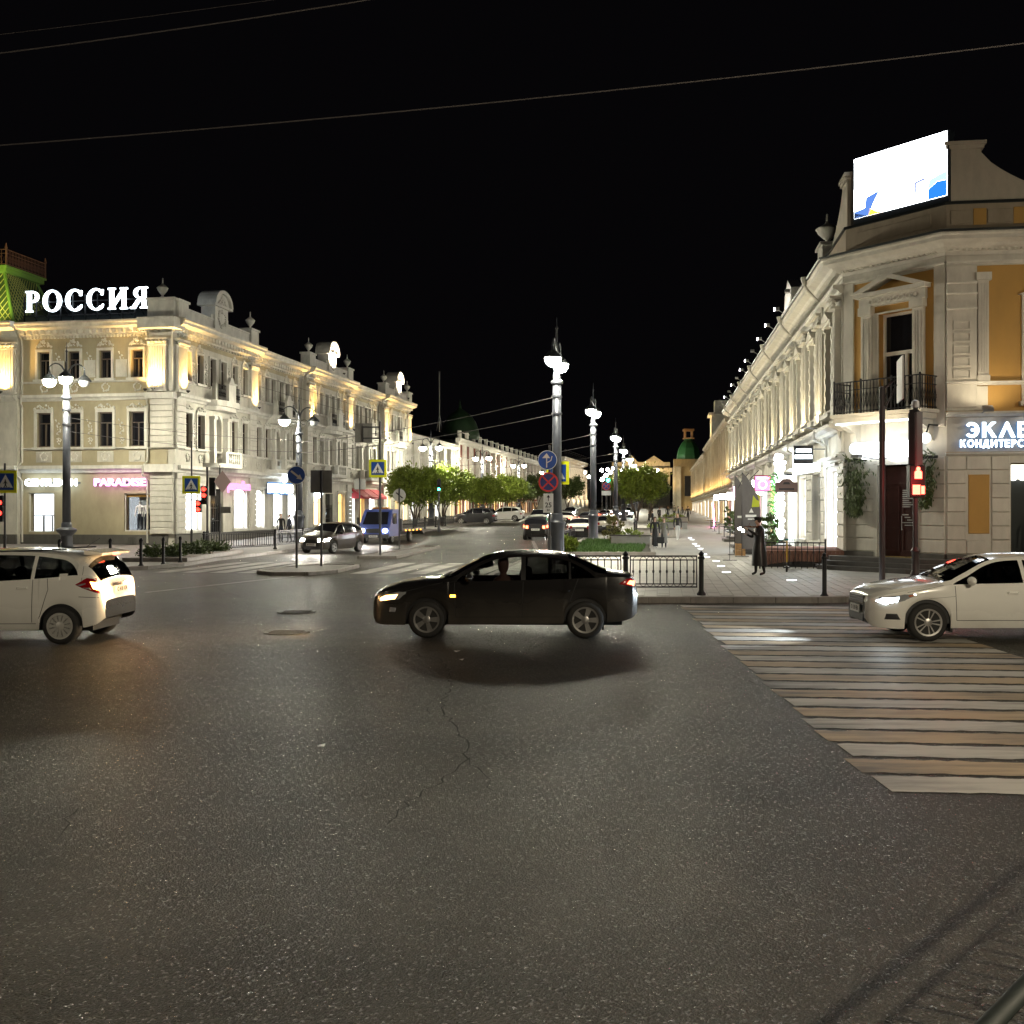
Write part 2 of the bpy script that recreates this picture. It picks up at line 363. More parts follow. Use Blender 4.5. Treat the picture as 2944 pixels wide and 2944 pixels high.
# ---- painted crossings
def paint(name, col, wear, sc):
    m = bpy.data.materials.new(name); m.use_nodes = True; nt = m.node_tree; N = nt.nodes; L = nt.links; p = N['Principled BSDF']
    g = N.new('ShaderNodeNewGeometry'); mp = N.new('ShaderNodeMapping'); mp.inputs['Scale'].default_value = (0.35,2.6,1); L.new(g.outputs['Position'], mp.inputs[0])
    n = N.new('ShaderNodeTexNoise'); n.inputs['Scale'].default_value = sc; n.inputs['Detail'].default_value = 9; n.inputs['Roughness'].default_value = 0.72; L.new(mp.outputs[0], n.inputs['Vector'])
    r = N.new('ShaderNodeValToRGB'); e = r.color_ramp.elements; e[0].position = wear-0.16; e[0].color = (0.07,0.065,0.06,1); e[1].position = wear+0.16; e[1].color = (*col,1)
    lo = N.new('ShaderNodeTexNoise'); lo.inputs['Scale'].default_value = 0.55; lo.inputs['Detail'].default_value = 2; L.new(g.outputs['Position'], lo.inputs['Vector'])
    am = N.new('ShaderNodeMath'); am.operation = 'MULTIPLY_ADD'; am.inputs[1].default_value = 0.8; am.inputs[2].default_value = -0.40; L.new(lo.outputs[0], am.inputs[0])
    ad = N.new('ShaderNodeMath'); ad.operation = 'ADD'; L.new(n.outputs[0], ad.inputs[0]); L.new(am.outputs[0], ad.inputs[1])
    L.new(ad.outputs[0], r.inputs[0]); L.new(r.outputs[0], p.inputs['Base Color']); p.inputs['Roughness'].default_value = 0.58
    f = N.new('ShaderNodeTexNoise'); f.inputs['Scale'].default_value = 90; L.new(g.outputs['Position'], f.inputs['Vector'])
    b = N.new('ShaderNodeBump'); b.inputs['Strength'].default_value = 0.3; b.inputs['Distance'].default_value = 0.006; L.new(f.outputs[0], b.inputs['Height']); L.new(b.outputs[0], p.inputs['Normal'])
    return m
M_pw = paint('worn_white_paint', (0.48,0.455,0.42), 0.40, 1.4); M_py = paint('worn_yellow_paint', (0.42,0.31,0.19), 0.42, 1.5)
def mixm(a): return a
cw = thing('crosswalk', 'worn white and yellow zebra stripes before the white sedan', 'crosswalk', (0,0,0), kind='structure')
VX = Vector((0.994,-0.10,0))
for i in range(28):
    y0 = 8.3+i*0.605
    if y0 > 24.6: break
    rr = random.Random(i); xa = 2.93+(y0-8.3)*0.058+rr.uniform(-.05,.05); wd = 4.25+rr.uniform(-.05,.05)
    mb = MB(); d = 0.505
    J = 44; top = []; bot = []
    for k in range(J+1):
        q = Vector((xa,y0,0))+VX*(wd*k/J); top.append((q.x+0.0, q.y+d+rr.uniform(-.035,.022), .005)); bot.append((q.x, q.y+rr.uniform(-.012,.03), .005))
    mb.add(bot+top, [(k,k+1,k+J+2,k+J+1) for k in range(J)])
    mb.out('stripe', M_pw if i%2 == 0 else M_py, cw)
M_pw2 = paint('faded_white_paint', (0.40,0.38,0.35), 0.42, 0.7)
cw2 = thing('crosswalk', 'pale faded zebra stripes across the far street mouth', 'crosswalk', (0,0,0), kind='structure')
uv = Vector((0.137,0.99,0))
for i in range(16):
    x0 = -12.6+i*1.0; y0 = 37.4-(x0+12.6)*0.1
    if -8.9 < x0 < -5.6: continue
    if x0 > 0.2: break
    q = [Vector((x0,y0,.005)), Vector((x0+.62,y0-.06,.005)), Vector((x0+.62,y0-.06,.005))+uv*7.5, Vector((x0,y0,.005))+uv*7.5]
    MB().quad(*q).out('stripe', M_pw2, cw2)
ln = MB()
for (a, b) in [((420,1703),(1000,1640)), ((1010,1560),(1440,1500))]:
    A = G(*a, up=.005); B = G(*b, up=.005); n = 12; pts = [A.lerp(B, k/n) for k in range(n+1)]
    for k in range(n):
        p, q = pts[k], pts[k+1]; ln.quad((p.x-.06,p.y,gz(p.y)+.005),(p.x+.06,p.y,gz(p.y)+.005),(q.x+.06,q.y,gz(q.y)+.005),(q.x-.06,q.y,gz(q.y)+.005))
ln.out('lane_line', M_pw, road)
# ------------------------------------------------------------------ facade kit
M_stucco = mat('cream_stucco', (0.56,0.535,0.465), 0.75, var=0.30, vs=1.4, bump=0.1, bs=30)
M_trim = mat('white_stucco_trim', (0.66,0.64,0.58), 0.7, var=0.24, vs=2.4)
M_olive = mat('olive_stucco', (0.40,0.35,0.23), 0.75, var=0.2, vs=1.5)
M_plinth = mat('grey_plinth', (0.10,0.095,0.085), 0.6, var=0.3)
M_ochre = mat('ochre_stucco', (0.47,0.27,0.07), 0.75, var=0.12, vs=1.5)
M_stone = mat('pale_stone_render', (0.60,0.575,0.51), 0.7, var=0.24, vs=1.7, bump=0.08, bs=40)
M_roof = mat('dark_roof_metal', (0.018,0.022,0.022), 0.4, 0.4)
M_pipe = mat('downpipe_paint', (0.50,0.48,0.42), 0.5)
E_white = emis('shop_light_white', (0.93,0.97,1.0), 5.0)
E_cool = emis('shop_light_cool', (0.80,0.93,1.0), 6.0)
E_warm = emis('shop_light_warm', (1.0,0.72,0.36), 3.2)
E_amber = emis('shop_light_amber', (1.0,0.55,0.15), 1.6)
SIGNW = emis('sign_white', (0.80,0.93,1.0), 3.4); SIGNB = emis('sign_blue', (0.35,0.68,1.0), 3.5, False)
M_signcase = mat('dark_sign_case', (0.02,0.025,0.035), 0.4)
def fput(name, me, root, F, x, y, z, parent=None):
    return put(name, me, root, F.p(x,y,z)-Vector(root.location), F.a)
def fout(mb, name, m, root, F, x=0, y=0, z=0, smooth=False): return fput(name, mb.mesh(name, m, smooth), root, F, x, y, z)
_win = {}
def window_meshes(w, h, surround, bars, fm, hood):
    k = (w,h,surround,bars,fm.name,hood)
    if k in _win: return _win[k]
    f = MB(); t = 0.07; d0, d1 = 0.16, 0.24
    f.box(-w/2,-w/2+t,d0,d1,0,h); f.box(w/2-t,w/2,d0,d1,0,h); f.box(-w/2+t,w/2-t,d0,d1,0,t); f.box(-w/2+t,w/2-t,d0,d1,h-t,h)
    if bars >= 1: f.box(-t/2,t/2,d0-.01,d1,t,h*0.68)
    f.box(-w/2+t,w/2-t,d0-.01,d1,h*0.68,h*0.68+t*.8)
    p = MB(); p.quad((-w/2,.22,0),(w/2,.22,0),(w/2,.22,h),(-w/2,.22,h))
    s = None
    if surround > 0:
        s = MB(); a = surround; o = -0.09
        s.box(-w/2-a,-w/2,o,0.02,-.02,h+a); s.box(w/2,w/2+a,o,0.02,-.02,h+a); s.box(-w/2,w/2,o,0.02,h,h+a)
        s.box(-w/2-a-.08,w/2+a+.08,o-.10,0.02,-.16,-.02)
        if hood == 1:
            s.box(-w/2-a-.1,w/2+a+.1,o-.12,0.02,h+a,h+a+.09)
        if hood == 2:                                     # moulded crest over the window
            rr = random.Random(5)
            for i in range(26):
                x = rr.uniform(-1,1); hh = (1-abs(x))*0.34+.05
                s.ball((x*(w/2+a), o+.02, h+a+.06+rr.random()*hh), rr.uniform(.04,.075), 6, 4)
            s.box(-w/2-a,w/2+a,o-.04,0.02,h+a,h+a+.06)
        if hood == 3:
            s.prismy([(-w/2-a-.12,h+a),(w/2+a+.12,h+a),(0,h+a+.42)], o-.14, 0.02)
    _win[k] = (f.mesh('window', fm), p.mesh('pane', M_glass), s.mesh('surround', M_trim) if s else None); return _win[k]
def window(root, F, x, z, w, h, y=0.0, surround=0.13, bars=1, fm=None, hood=0, pane=None, name='window'):
    f, p, s = window_meshes(w, h, surround, bars, fm or M_lead, hood)
    o = fput(name, f, root, F, x, y, z)
    po = put('pane', p, o)
    if pane:
        me = p.copy(); me.materials.clear(); me.materials.append(pane); po.data = me
    if s: put('surround', s, o)
    return o
def relief(seed, w, h, n, shape='drop', r=0.05):
    mb = MB(); rr = random.Random(seed)
    for i in range(n):
        t = rr.random(); x = rr.uniform(-1,1)
        if shape == 'drop': x *= w/2*(0.35+0.65*abs(sin(t*pi*2.5))); zz = t*h
        elif shape == 'crest': zz = rr.random()*h*(1-abs(x)**1.3); x *= w/2
        else: a = rr.random()*2*pi; x = cos(a)*w/2*(.6+.4*rr.random()); zz = h/2+sin(a)*h/2*(.6+.4*rr.random())
        mb.ball((x, -0.03, zz), r*rr.uniform(.6,1.2), 6, 4)
    return mb
G_drop = relief(1, .34, 1.5, 34).mesh('garland', M_trim); G_crest = relief(2, 1.0, .5, 40, 'crest', .06).mesh('crest_ornament', M_trim)
G_round = relief(3, .55, .5, 30, 'round', .05).mesh('panel_ornament', M_trim)
def moulding(root, F, prof, x0, x1, name, m=None): return fout(MB().prismx(prof, x0, x1), name, m or M_trim, root, F)
def cornice_prof(z, out, h, y=0.0):
    return [(y+.02,z),(y-.10,z),(y-.12,z+h*.12),(y-out*.35,z+h*.35),(y-out*.45,z+h*.42),(y-out*.9,z+h*.55),(y-out*.92,z+h*.75),(y-out,z+h*.85),(y-out,z+h),(y+.02,z+h)]
def ledge_prof(z, out, h, y=0.0): return [(y+.02,z),(y-out*.4,z),(y-out*.55,z+h*.3),(y-out*.95,z+h*.5),(y-out,z+h*.6),(y-out,z+h),(y+.02,z+h)]
URN = [(.16,0),(.16,.08),(.07,.12),(.06,.2),(.12,.26),(.27,.46),(.30,.56),(.33,.60),(.30,.64),(.18,.74),(.07,.82),(.04,.9),(.035,1.15),(.005,1.2)]
urn_me = MB().lathe(URN, 12).mesh('urn', M_trim, True)
def iron_rail(mb, x0, x1, y, z0, h, step=0.14):
    mb.box(x0,x1,y-.02,y+.02,z0+h-.04,z0+h); mb.box(x0,x1,y-.015,y+.015,z0+.06,z0+.09); mb.box(x0,x1,y-.012,y+.012,z0+h*.72,z0+h*.72+.025)
    n = max(2, int((x1-x0)/step))
    for i in range(n+1):
        x = x0+(x1-x0)*i/n; mb.box(x-.011,x+.011,y-.011,y+.011,z0,z0+h)
    for i in range(n):
        xa = x0+(x1-x0)*i/n; xb = x0+(x1-x0)*(i+1)/n
        mb.tube([(xa,y,z0+.1),((xa+xb)/2,y,z0+h*.4),(xb,y,z0+.1)], .009, 4, False); mb.tube([(xa,y,z0+h*.68),((xa+xb)/2,y,z0+h*.4),(xb,y,z0+h*.68)], .009, 4, False)
def iron_rail_y(mb, y0, y1, x, z0, h):
    a = MB(); iron_rail(a, y0, y1, 0, z0, h); mb.add([(x+v[1], v[0], v[2]) for v in a.v], a.f)
BAL = [(.07,0),(.07,.04),(.04,.07),(.085,.2),(.075,.28),(.04,.42),(.05,.5),(.07,.53),(.07,.57)]
bal_me = MB().lathe(BAL, 8).mesh('baluster', M_trim, True)
def uplight(root, F, x, y, z, power, col, spot=120, aim=(0,0.28,1), nm='pilaster_uplight'):
    a = Vector(aim); aw = Vector((a.x*cos(F.a)-a.y*sin(F.a), a.x*sin(F.a)+a.y*cos(F.a), a.z))
    k = fput('uplight_fixture', UPL, root, F, x, y, z)
    lamp(nm, 'SPOT', root, F.p(x,y,z+.16)-Vector(root.location), power, col, 0.08, spot, 0.9, aw)
UPL = MB().lathe([(.05,0),(.05,.05),(.11,.07),(.12,.13),(.10,.14)], 10).mesh('uplight_fixture', M_black)
GOLD = (1.0, 0.60, 0.17)

# ------------------------------------------------------------------ three-storey corner building (left)
C0 = (-19.7, 61.0)
F1 = Frame(*C0, R(80)); F2 = Frame(*C0, R(-10))
B1 = thing('corner_department_building', 'three-storey cream stucco building with lit rooftop letters and uplit corner pilasters', 'building', (*C0, 0))
core = MB(); core.M = Matrix.Rotation(R(80), 4, 'Z'); core.box(0.5,49.4,0.5,16,0,13.0); core.out('inner_walls', M_roof, B1)
rf = MB(); rf.M = Matrix.Rotation(R(80), 4, 'Z')
rf.add([(-.3,-.4,13.12),(50,-.4,13.12),(50,16,13.12),(-.3,16,13.12),(4,5,14.9),(46,5,14.9),(46,11,14.9),(4,11,14.9)],
       [(0,1,5,4),(1,2,6,5),(2,3,7,6),(3,0,4,7),(4,5,6,7)]); rf.out('roof', M_roof, B1)
bays = [(0,11.0,1),(11.0,20.8,0),(20.8,30.9,1),(30.9,40.6,0),(40.6,49.8,1)]
shop = {0:[(2.1,2.0,E_white),(8.7,1.9,E_white)], 1:[(12.7,1.5,E_white),(15.9,1.5,E_white),(18.6,1.5,E_white)], 2:[(22.9,1.6,E_warm),(28.6,1.6,E_amber)],
        3:[(32.5,1.4,E_white),(35.3,1.3,E_amber),(38.2,1.5,E_white)], 4:[(42.3,1.4,E_warm),(45.3,1.3,E_amber),(48.0,1.3,E_warm)]}
doors = {0:5.4, 2:25.8}
for bi, (s0, s1, A) in enumerate(bays):
    y = -0.4 if A else 0.0; c = (s0+s1)/2; wd = s1-s0; e = 0.55
    w2 = [s0+1.55, s0+3.15, s1-3.15, s1-1.55]; w3 = [s0+1.5, s0+3.05, c-.75, c+.75, s1-3.05, s1-1.5]
    holes = [(x-.45,x+.45,5.87,7.9) for x in w2]+[(c-.55,c+.55,5.4,8.05)]+[(x-.4,x+.4,9.78,11.5) for x in w3]
    holes += [(x-w_/2,x+w_/2,1.0,3.6) for x, w_, _ in shop[bi]]
    if bi in doors: holes.append((doors[bi]-.9,doors[bi]+.9,.15,3.5))
    wl = MB(); wallgrid(wl, s0, s1, 0, 12.6, holes, y, 0.45 if A else .4, 0.5); fout(wl, 'wall', M_stucco, B1, F1)
    for x in w2:
        window(B1, F1, x, 5.87, .9, 2.03, y, .12, 1, M_lead, 2); fput('panel_ornament', G_round, B1, F1, x, y, 5.02)
    for x in w3: window(B1, F1, x, 9.78, .8, 1.72, y, .11, 1, M_lead, 0)
    for i, x in enumerate(w3):
        if i not in (2,3): fput('crest_ornament', G_crest, B1, F1, x, y, 11.66)
    for x in ((w2[0]+w2[1])/2, (w2[2]+w2[3])/2): fput('garland', G_drop, B1, F1, x, y, 6.1)
    for x in ((w3[0]+w3[1])/2, (w3[4]+w3[5])/2, (w3[1]+w3[2])/2, (w3[3]+w3[4])/2): fput('garland', G_drop, B1, F1, x, y, 9.8)
    # arched balcony door with a deep surround
    f = MB(); fr = [( .5*cos(t*pi/12), 2.05+.6*sin(t*pi/12)) for t in range(13)]
    f.prismy([(-.55,0),(.55,0),(.55,2.65),(-.55,2.65)], .30, .34); f.k = 1
    f.prismy([(-.62,2.7),(.62,2.7)]+[(.5*cos(t*pi/12)*1.06,2.05+.62*sin(t*pi/12)) for t in range(13)]+[(-.62,2.05)], -.02, .10)
    f.k = 2; f.box(-.03,.03,.26,.30,0,2.6); f.box(-.5,.5,.26,.30,1.4,1.46)
    fout(f, 'balcony_door', [M_glass, M_trim, M_lead], B1, F1, c, y, 5.4)
    for sx in (-1,1):
        sg = MB(); sg.box(sx*.95-.17, sx*.95+.17, -.32, .02, 0, 2.95); sg.box(sx*.95-.22, sx*.95+.22, -.38, .02, 2.75, 2.95); fout(sg, 'bay_pier', M_trim, B1, F1, c, y, 5.0)
    # balconies, upper with iron railing and masonry pier, lower with balustrade
    ub = MB(); ub.prism([(-1.9,-.0),(-1.6,-.75),(-.9,-1.05),(.9,-1.05),(1.6,-.75),(1.9,0)], 8.55, 8.9); ub.prism([(-1.7,0),(-1.4,-.6),(-.8,-.85),(.8,-.85),(1.4,-.6),(1.7,0)], 8.3, 8.55)
    fout(ub, 'upper_balcony', M_trim, B1, F1, c, y)
    pr = MB(); pr.box(-.5,.5,-1.0,-.75,8.9,9.95); pr.box(-.58,.58,-1.06,-.7,9.95,10.05); pr.prismy([(-.35,10.05),(.35,10.05),(.15,10.4),(-.15,10.4)], -.98, -.76)
    fout(pr, 'balcony_pier', M_trim, B1, F1, c, y)
    for xx in (-1.75,1.5): fout(MB().box(xx,xx+.25,-.72,-.48,8.9,9.9), 'balcony_end_pier', M_trim, B1, F1, c, y)
    for xx in (-1.5,.5): ir = MB(); iron_rail(ir, xx, xx+1.0, -.8, 8.9, .95); fout(ir, 'balcony_railing', M_black, B1, F1, c, y)
    lb = MB(); lb.prism([(-2.0,0),(-1.7,-.85),(-1.0,-1.15),(1.0,-1.15),(1.7,-.85),(2.0,0)], 4.78, 5.05)
    for x in (-1.85,-1.0,1.0,1.85): lb.box(x-.16,x+.16,(-1.12 if abs(x) < 1.5 else -.75),(-.85 if abs(x) < 1.5 else -.45),5.05,5.75)
    lb.box(-1.1,1.1,-1.14,-.9,5.66,5.78); fout(lb, 'lower_balcony', M_trim, B1, F1, c, y)
    for k in range(6): fput('baluster', bal_me, B1, F1, c-.7+k*.28, y-1.02, 5.08)
    # string courses and cornice
    moulding(B1, F1, ledge_prof(4.36,.38,.42,y), s0-.0, s1, 'lower_cornice'); moulding(B1, F1, ledge_prof(5.7,.2,.12,y), s0, s1, 'sill_course')
    moulding(B1, F1, ledge_prof(8.55,.4,.35,y), s0, s1, 'middle_cornice'); moulding(B1, F1, ledge_prof(9.6,.14,.1,y), s0, s1, 'upper_sill_course')
    moulding(B1, F1, cornice_prof(12.35,.85,.78,y), s0-(.3 if A else 0), s1+(.3 if A else 0), 'cornice')
    of = MB(); of.box(s0+.6,s1-.6,y-.015,y+.01,11.95,12.3); fout(of, 'frieze_panel', M_olive, B1, F1)
    dn = MB(); n = int(wd/.42)
    for i in range(n): x = s0+.2+i*wd/n; dn.box(x,x+.2,y-.42,y+.02,12.42,12.66); dn.box(x+.05,x+.14,y-.16,y+.02,12.2,12.33)
    tag(fout(dn, 'cornice_brackets', M_trim, B1, F1), kind='stuff')
    # ground floor: shop windows, plinth
    pl = MB(); pl.box(s0,s1,y-.12,y+.02,0,.8); fout(pl, 'plinth', M_plinth, B1, F1)
    for x, w_, em in shop[bi]:
        o = window(B1, F1, x, 1.0, w_, 2.6, y, .10, 0, M_wframe, 1, em, 'shop_window')
        ar = MB(); ar.prismy([(-w_/2,2.6),(-w_/2,2.05)]+[(-w_/2*cos(t*pi/10),2.05+.5*sin(t*pi/10)) for t in range(1,10)]+[(w_/2,2.05),(w_/2,2.6)], .02, .12); put('arch', ar.mesh('arch', M_stucco), o)
    if bi in doors:
        d = MB(); d.box(-.9,.9,.28,.34,.15,3.5); d.k = 1
        for i in range(7): d.box(-.85+i*.28,-.82+i*.28,.1,.13,.2,2.6)
        for z in (.8,1.5,2.3): d.box(-.85,.85,.1,.13,z,z+.04)
        fout(d, 'shop_door', [M_glass, M_black], B1, F1, doors[bi], y)
# boundary pilasters with their uplights, ground floor piers in courses
course = MB().bbox(-.55,.55,-.14,0,.01,.345,.02).mesh('stone_course', M_stone)
pil = MB(); pil.box(-.55,.55,-.22,0,0,2.6)
for i in range(7): pil.box(-.5+i*.155,-.5+i*.155+.07,-.26,-.2,.1,2.55)
pil.box(-.6,.6,-.3,0,2.6,2.68); pil.box(-.66,.66,-.36,0,2.92,3.02); pil.box(-.6,.6,-.3,0,-.02,.12)
for i in range(5):
    pil.ball((-.48+i*.24,-.27,2.8), .12, 8, 6)
pil_me = pil.mesh('pilaster', M_trim)
for s in (0.55, 11.0-.4, 20.8+.4, 30.9-.4, 40.6+.4, 49.8-.45):
    fput('pilaster', pil_me, B1, F1, s, -.4, 8.98)
    uplight(B1, F1, s, -.95, 8.95, 900 if s > .6 else 800, GOLD)
    for k in range(10): fput('stone_course', course, B1, F1, s, -.42, .82+k*.352)
    for k in range(8): fput('stone_course', course, B1, F1, s, -.42, 5.75+k*.352)
for s in (11.25, 20.5, 31.2, 40.3):
    d = MB(); d.tube([(s,-.75,12.9),(s,-.3,12.2),(s,-.16,11.9),(s,-.16,9.1),(s,-.5,8.9),(s,-.5,8.5),(s,-.16,8.2),(s,-.16,.3)], .055, 6); fout(d, 'downpipe', M_pipe, B1, F1)
# parapets, pediments, urns
for bi, (s0, s1, A) in enumerate(bays):
    if not A: continue
    c = (s0+s1)/2; y = -.55
    pp = MB(); pp.box(s0+1.0,s1-1.0,y,y+.3,13.1,13.85); pp.box(s0+1.0,s1-1.0,y-.05,y+.35,13.85,13.95)
    for x in (s0+.5,s1-.5): pp.box(x-.6,x+.6,y-.15,y+.6,13.1,14.15); pp.box(x-.68,x+.68,y-.22,y+.67,14.15,14.28)
    fout(pp, 'parapet', M_trim, B1, F1)
    for x in (s0+.5, s1-.5):
        if x > 1: fput('urn', urn_me, B1, F1, x, y+.2, 14.28)
    pd = MB(); pd.box(-.9,.9,-.12,.8,13.1,14.75); pd.box(-1.2,-.9,0,.6,13.1,14.2); pd.box(.9,1.2,0,.6,13.1,14.2)
    pd.box(-1.25,1.25,-.3,.9,14.75,14.9); pd.prismy([(1.0*cos(t*pi/14),14.9+.72*sin(t*pi/14)) for t in range(15)], -.15, .7)
    pd.prismy([(1.22*cos(t*pi/14),14.9+.94*sin(t*pi/14)) for t in range(15)]+[(1.0*cos(t*pi/14),14.9+.72*sin(t*pi/14)) for t in range(14,-1,-1)], -.34, .9)
    fout(pd, 'pediment', M_trim, B1, F1, c, y)
    rl = relief(9+bi, 1.3, .6, 40, 'crest', .07); fout(rl, 'pediment_relief', M_trim, B1, F1, c, y-.15, 14.92)
    rl = relief(19+bi, 1.2, 1.2, 40, 'round', .08); fout(rl, 'cartouche', M_trim, B1, F1, c, y-.12, 13.5)
    if bi > 0: uplight(B1, F1, c, y-1.1, 13.15, 2600, (1.0,.82,.58), 95, (0,.42,1), 'pediment_uplight')
# ---- cross-street side
wn2 = [-7.83,-5.92,-3.91,-1.92]
holes = [(x-.47,x+.47,5.87,7.88) for x in wn2]+[(x-.39,x+.39,9.84,11.45) for x in wn2]+[(-8.85,-7.2,.9,3.2),(-2.75,-1.1,.97,3.15)]
wl = MB(); wallgrid(wl, -9.3, 0, 0, 12.6, holes, 0, .5); fout(wl, 'wall', M_olive, B1, F2)
for x in wn2:
    window(B1, F2, x, 5.87, .94, 2.01, 0, .14, 1, M_lead, 2); window(B1, F2, x, 9.84, .78, 1.61, 0, .14, 1, M_lead, 0)
    fput('crest_ornament', G_crest, B1, F2, x, 0, 11.72); fput('panel_ornament', G_round, B1, F2, x, -.04, 5.05)
    pn = MB(); pn.box(-.5,.5,-.05,.01,4.98,5.62); fout(pn, 'apron_panel', M_stucco, B1, F2, x)
    fput('panel_ornament', G_round, B1, F2, x, 0, 9.05)
for x in (-6.9,-4.9,-2.9):
    fput('garland', G_drop, B1, F2, x, 0, 6.0); fput('garland', G_drop, B1, F2, x, 0, 9.9)
    pn = MB(); pn.box(-.35,.35,-.05,.01,9.9,10.9); fout(pn, 'wall_panel', M_trim, B1, F2, x)
for nm, pr in (('lower_cornice', ledge_prof(4.36,.35,.42)), ('sill_course', ledge_prof(5.7,.2,.12)), ('middle_cornice', ledge_prof(8.55,.4,.35)), ('upper_sill_course', ledge_prof(9.6,.14,.1)), ('cornice', cornice_prof(12.35,.75,.75))):
    moulding(B1, F2, pr, -9.3, 0, nm)
dn = MB()
for i in range(22): x = -9.1+i*.42; dn.box(x,x+.2,-.4,.02,12.42,12.66); dn.box(x+.05,x+.14,-.16,.02,12.2,12.33); dn.box(x+.26,x+.35,-.16,.02,12.2,12.33)
tag(fout(dn, 'cornice_brackets', M_trim, B1, F2), kind='stuff')
pl = MB(); pl.box(-9.3,0,-.1,.02,0,.77)
for i in range(5): pl.box(-2.45+i*.1,-2.41+i*.1,-.16,-.1,.25,.62)
fout(pl, 'plinth', M_plinth, B1, F2)
# corner pier: two uplit fluted pilasters and coursed shafts
co = MB(); co.box(-1.05,.42,-.30,.25,9.0,12.35); fout(co, 'corner_pier', M_trim, B1, F2)
fput('pilaster', pil_me, B1, F2, -.42, -.3, 8.98); uplight(B1, F2, -.42, -.95, 8.95, 900, GOLD); uplight(B1, F2, -1.0, -.8, 8.95, 300, GOLD)
cb = MB().bbox(-1.0,.40,-.24,0.0,.01,.345,.02).mesh('stone_course', M_stone)
for k in range(10): fput('stone_course', cb, B1, F2, 0, -.02, .82+k*.352)
for k in range(8): fput('stone_course', cb, B1, F2, 0, -.02, 5.75+k*.352)
for bb in ((-1.2,.55,-.55,.3,8.55,8.9),(-1.2,.6,-.6,.35,4.36,4.8),(-1.4,.9,-1.0,.3,12.5,13.13),(-1.1,.5,-.35,.3,13.13,14.2),(-1.2,.6,-.42,.35,14.2,14.32)): fout(MB().box(*bb), 'corner_block', M_trim, B1, F2); fput('urn', urn_me, B1, F2, -.35, 0, 14.32)
for s in (-9.15, -1.2):
    d = MB(); d.tube([(s,-.7,12.9),(s,-.25,12.2),(s,-.16,11.9),(s,-.16,9.0),(s+.15,-.5,8.8),(s+.15,-.5,8.4),(s,-.16,8.2),(s,-.16,5.0),(s-.15,-.45,4.7),(s-.15,-.45,4.2),(s,-.16,3.9),(s,-.16,.3)], .06, 6); fout(d, 'downpipe', M_pipe, B1, F2)
# shop windows with lit rooms behind
M_room = mat('shop_room_white', (0.8,0.8,0.8), 0.6)
def room(x0, x1, z0, z1, items, st, nm):
    r = MB(); r.box(x0+.05,x1-.05,.5,.52,z0,z1)
    em = emis('room_glow_'+nm, (0.86,0.94,1.0), st); fout(r, 'lit_back_wall', em, B1, F2)
    f = MB()
    for a, b, c_, d in ((x0,x0+.06,z0,z1),(x1-.06,x1,z0,z1),(x0,x1,z1-.06,z1),(x0,x1,z0,z0+.06)): f.box(a,b,.1,.16,c_,d)
    fout(f, 'shop_window_frame', M_wframe, B1, F2)
room(-8.85,-7.2,.9,3.2,[], 2.2, 'a'); room(-2.75,-1.1,.97,3.15,[], 1.1, 'b')
sh = MB(); sh.box(-8.8,-7.25,.42,.48,1.85,1.9); sh.box(-8.2,-8.1,.42,.48,.95,1.85); sh.box(-7.62,-7.55,.42,.48,.95,1.85); fout(sh, 'shop_shelf', mat('shelf_grey', (.25,.26,.28), .5), B1, F2)
sh = MB(); sh.box(-2.05,-1.12,.46,.5,1.0,3.0); fout(sh, 'grey_backdrop', mat('backdrop_grey', (.22,.25,.29), .7), B1, F2)
sh = MB(); sh.box(-2.72,-1.12,.2,.5,2.95,3.12); fout(sh, 'rolled_blind', M_ochre, B1, F2)
# ---- green mansard turret block at the far left
lb = MB(); wallgrid(lb, -16, -9.35, 0, 12.6, [(-11.55,-10.75,9.84,11.45),(-11.6,-10.65,5.87,7.88)], -.35, .5, .6); fout(lb, 'turret_wall', M_stucco, B1, F2)
window(B1, F2, -11.15, 9.84, .8, 1.61, -.35, .14); window(B1, F2, -11.12, 5.87, .94, 2.01, -.35, .14)
for nm, pr in (('lower_cornice', ledge_prof(4.36,.35,.42,-.35)), ('middle_cornice', ledge_prof(8.55,.4,.35,-.35)), ('cornice', cornice_prof(12.35,.75,.8,-.35))): moulding(B1, F2, pr, -16, -9.3, nm)
fput('pilaster', pil_me, B1, F2, -9.95, -.35, 8.98); uplight(B1, F2, -9.95, -1.0, 8.95, 900, GOLD)
fput('pilaster', pil_me, B1, F2, -12.4, -.35, 8.98); uplight(B1, F2, -12.4, -1.0, 8.95, 900, GOLD)
pl = MB(); pl.box(-16,-9.35,-.5,-.3,0,.77); fout(pl, 'plinth', M_plinth, B1, F2)
M_green = mat('green_roof_slate', (0.045,0.085,0.02), 0.6, var=0.3, vs=4); M_greent = mat('green_roof_trim', (0.17,0.30,0.05), 0.5)
tb = MB(); x0, x1, ya, yb = -15.0, -9.75, -.1, 5.0; zt, zb, q = 16.35, 13.2, 1.15
tb.add([(x0,ya,zb),(x1,ya,zb),(x1,yb,zb),(x0,yb,zb),(x0+q,ya+q*.7,zt),(x1-q,ya+q*.7,zt),(x1-q,yb-q,zt),(x0+q,yb-q,zt)], [(0,1,5,4),(1,2,6,5),(2,3,7,6),(3,0,4,7),(4,5,6,7)])
fout(tb, 'mansard_roof', M_green, B1, F2)
V = [Vector(v) for v in tb.v]
lat = MB()                                            # raised diagonal slate ribs
def lerp4(a,b,c,d,u,v): return (a*(1-u)+b*u)*(1-v)+(d*(1-u)+c*u)*v
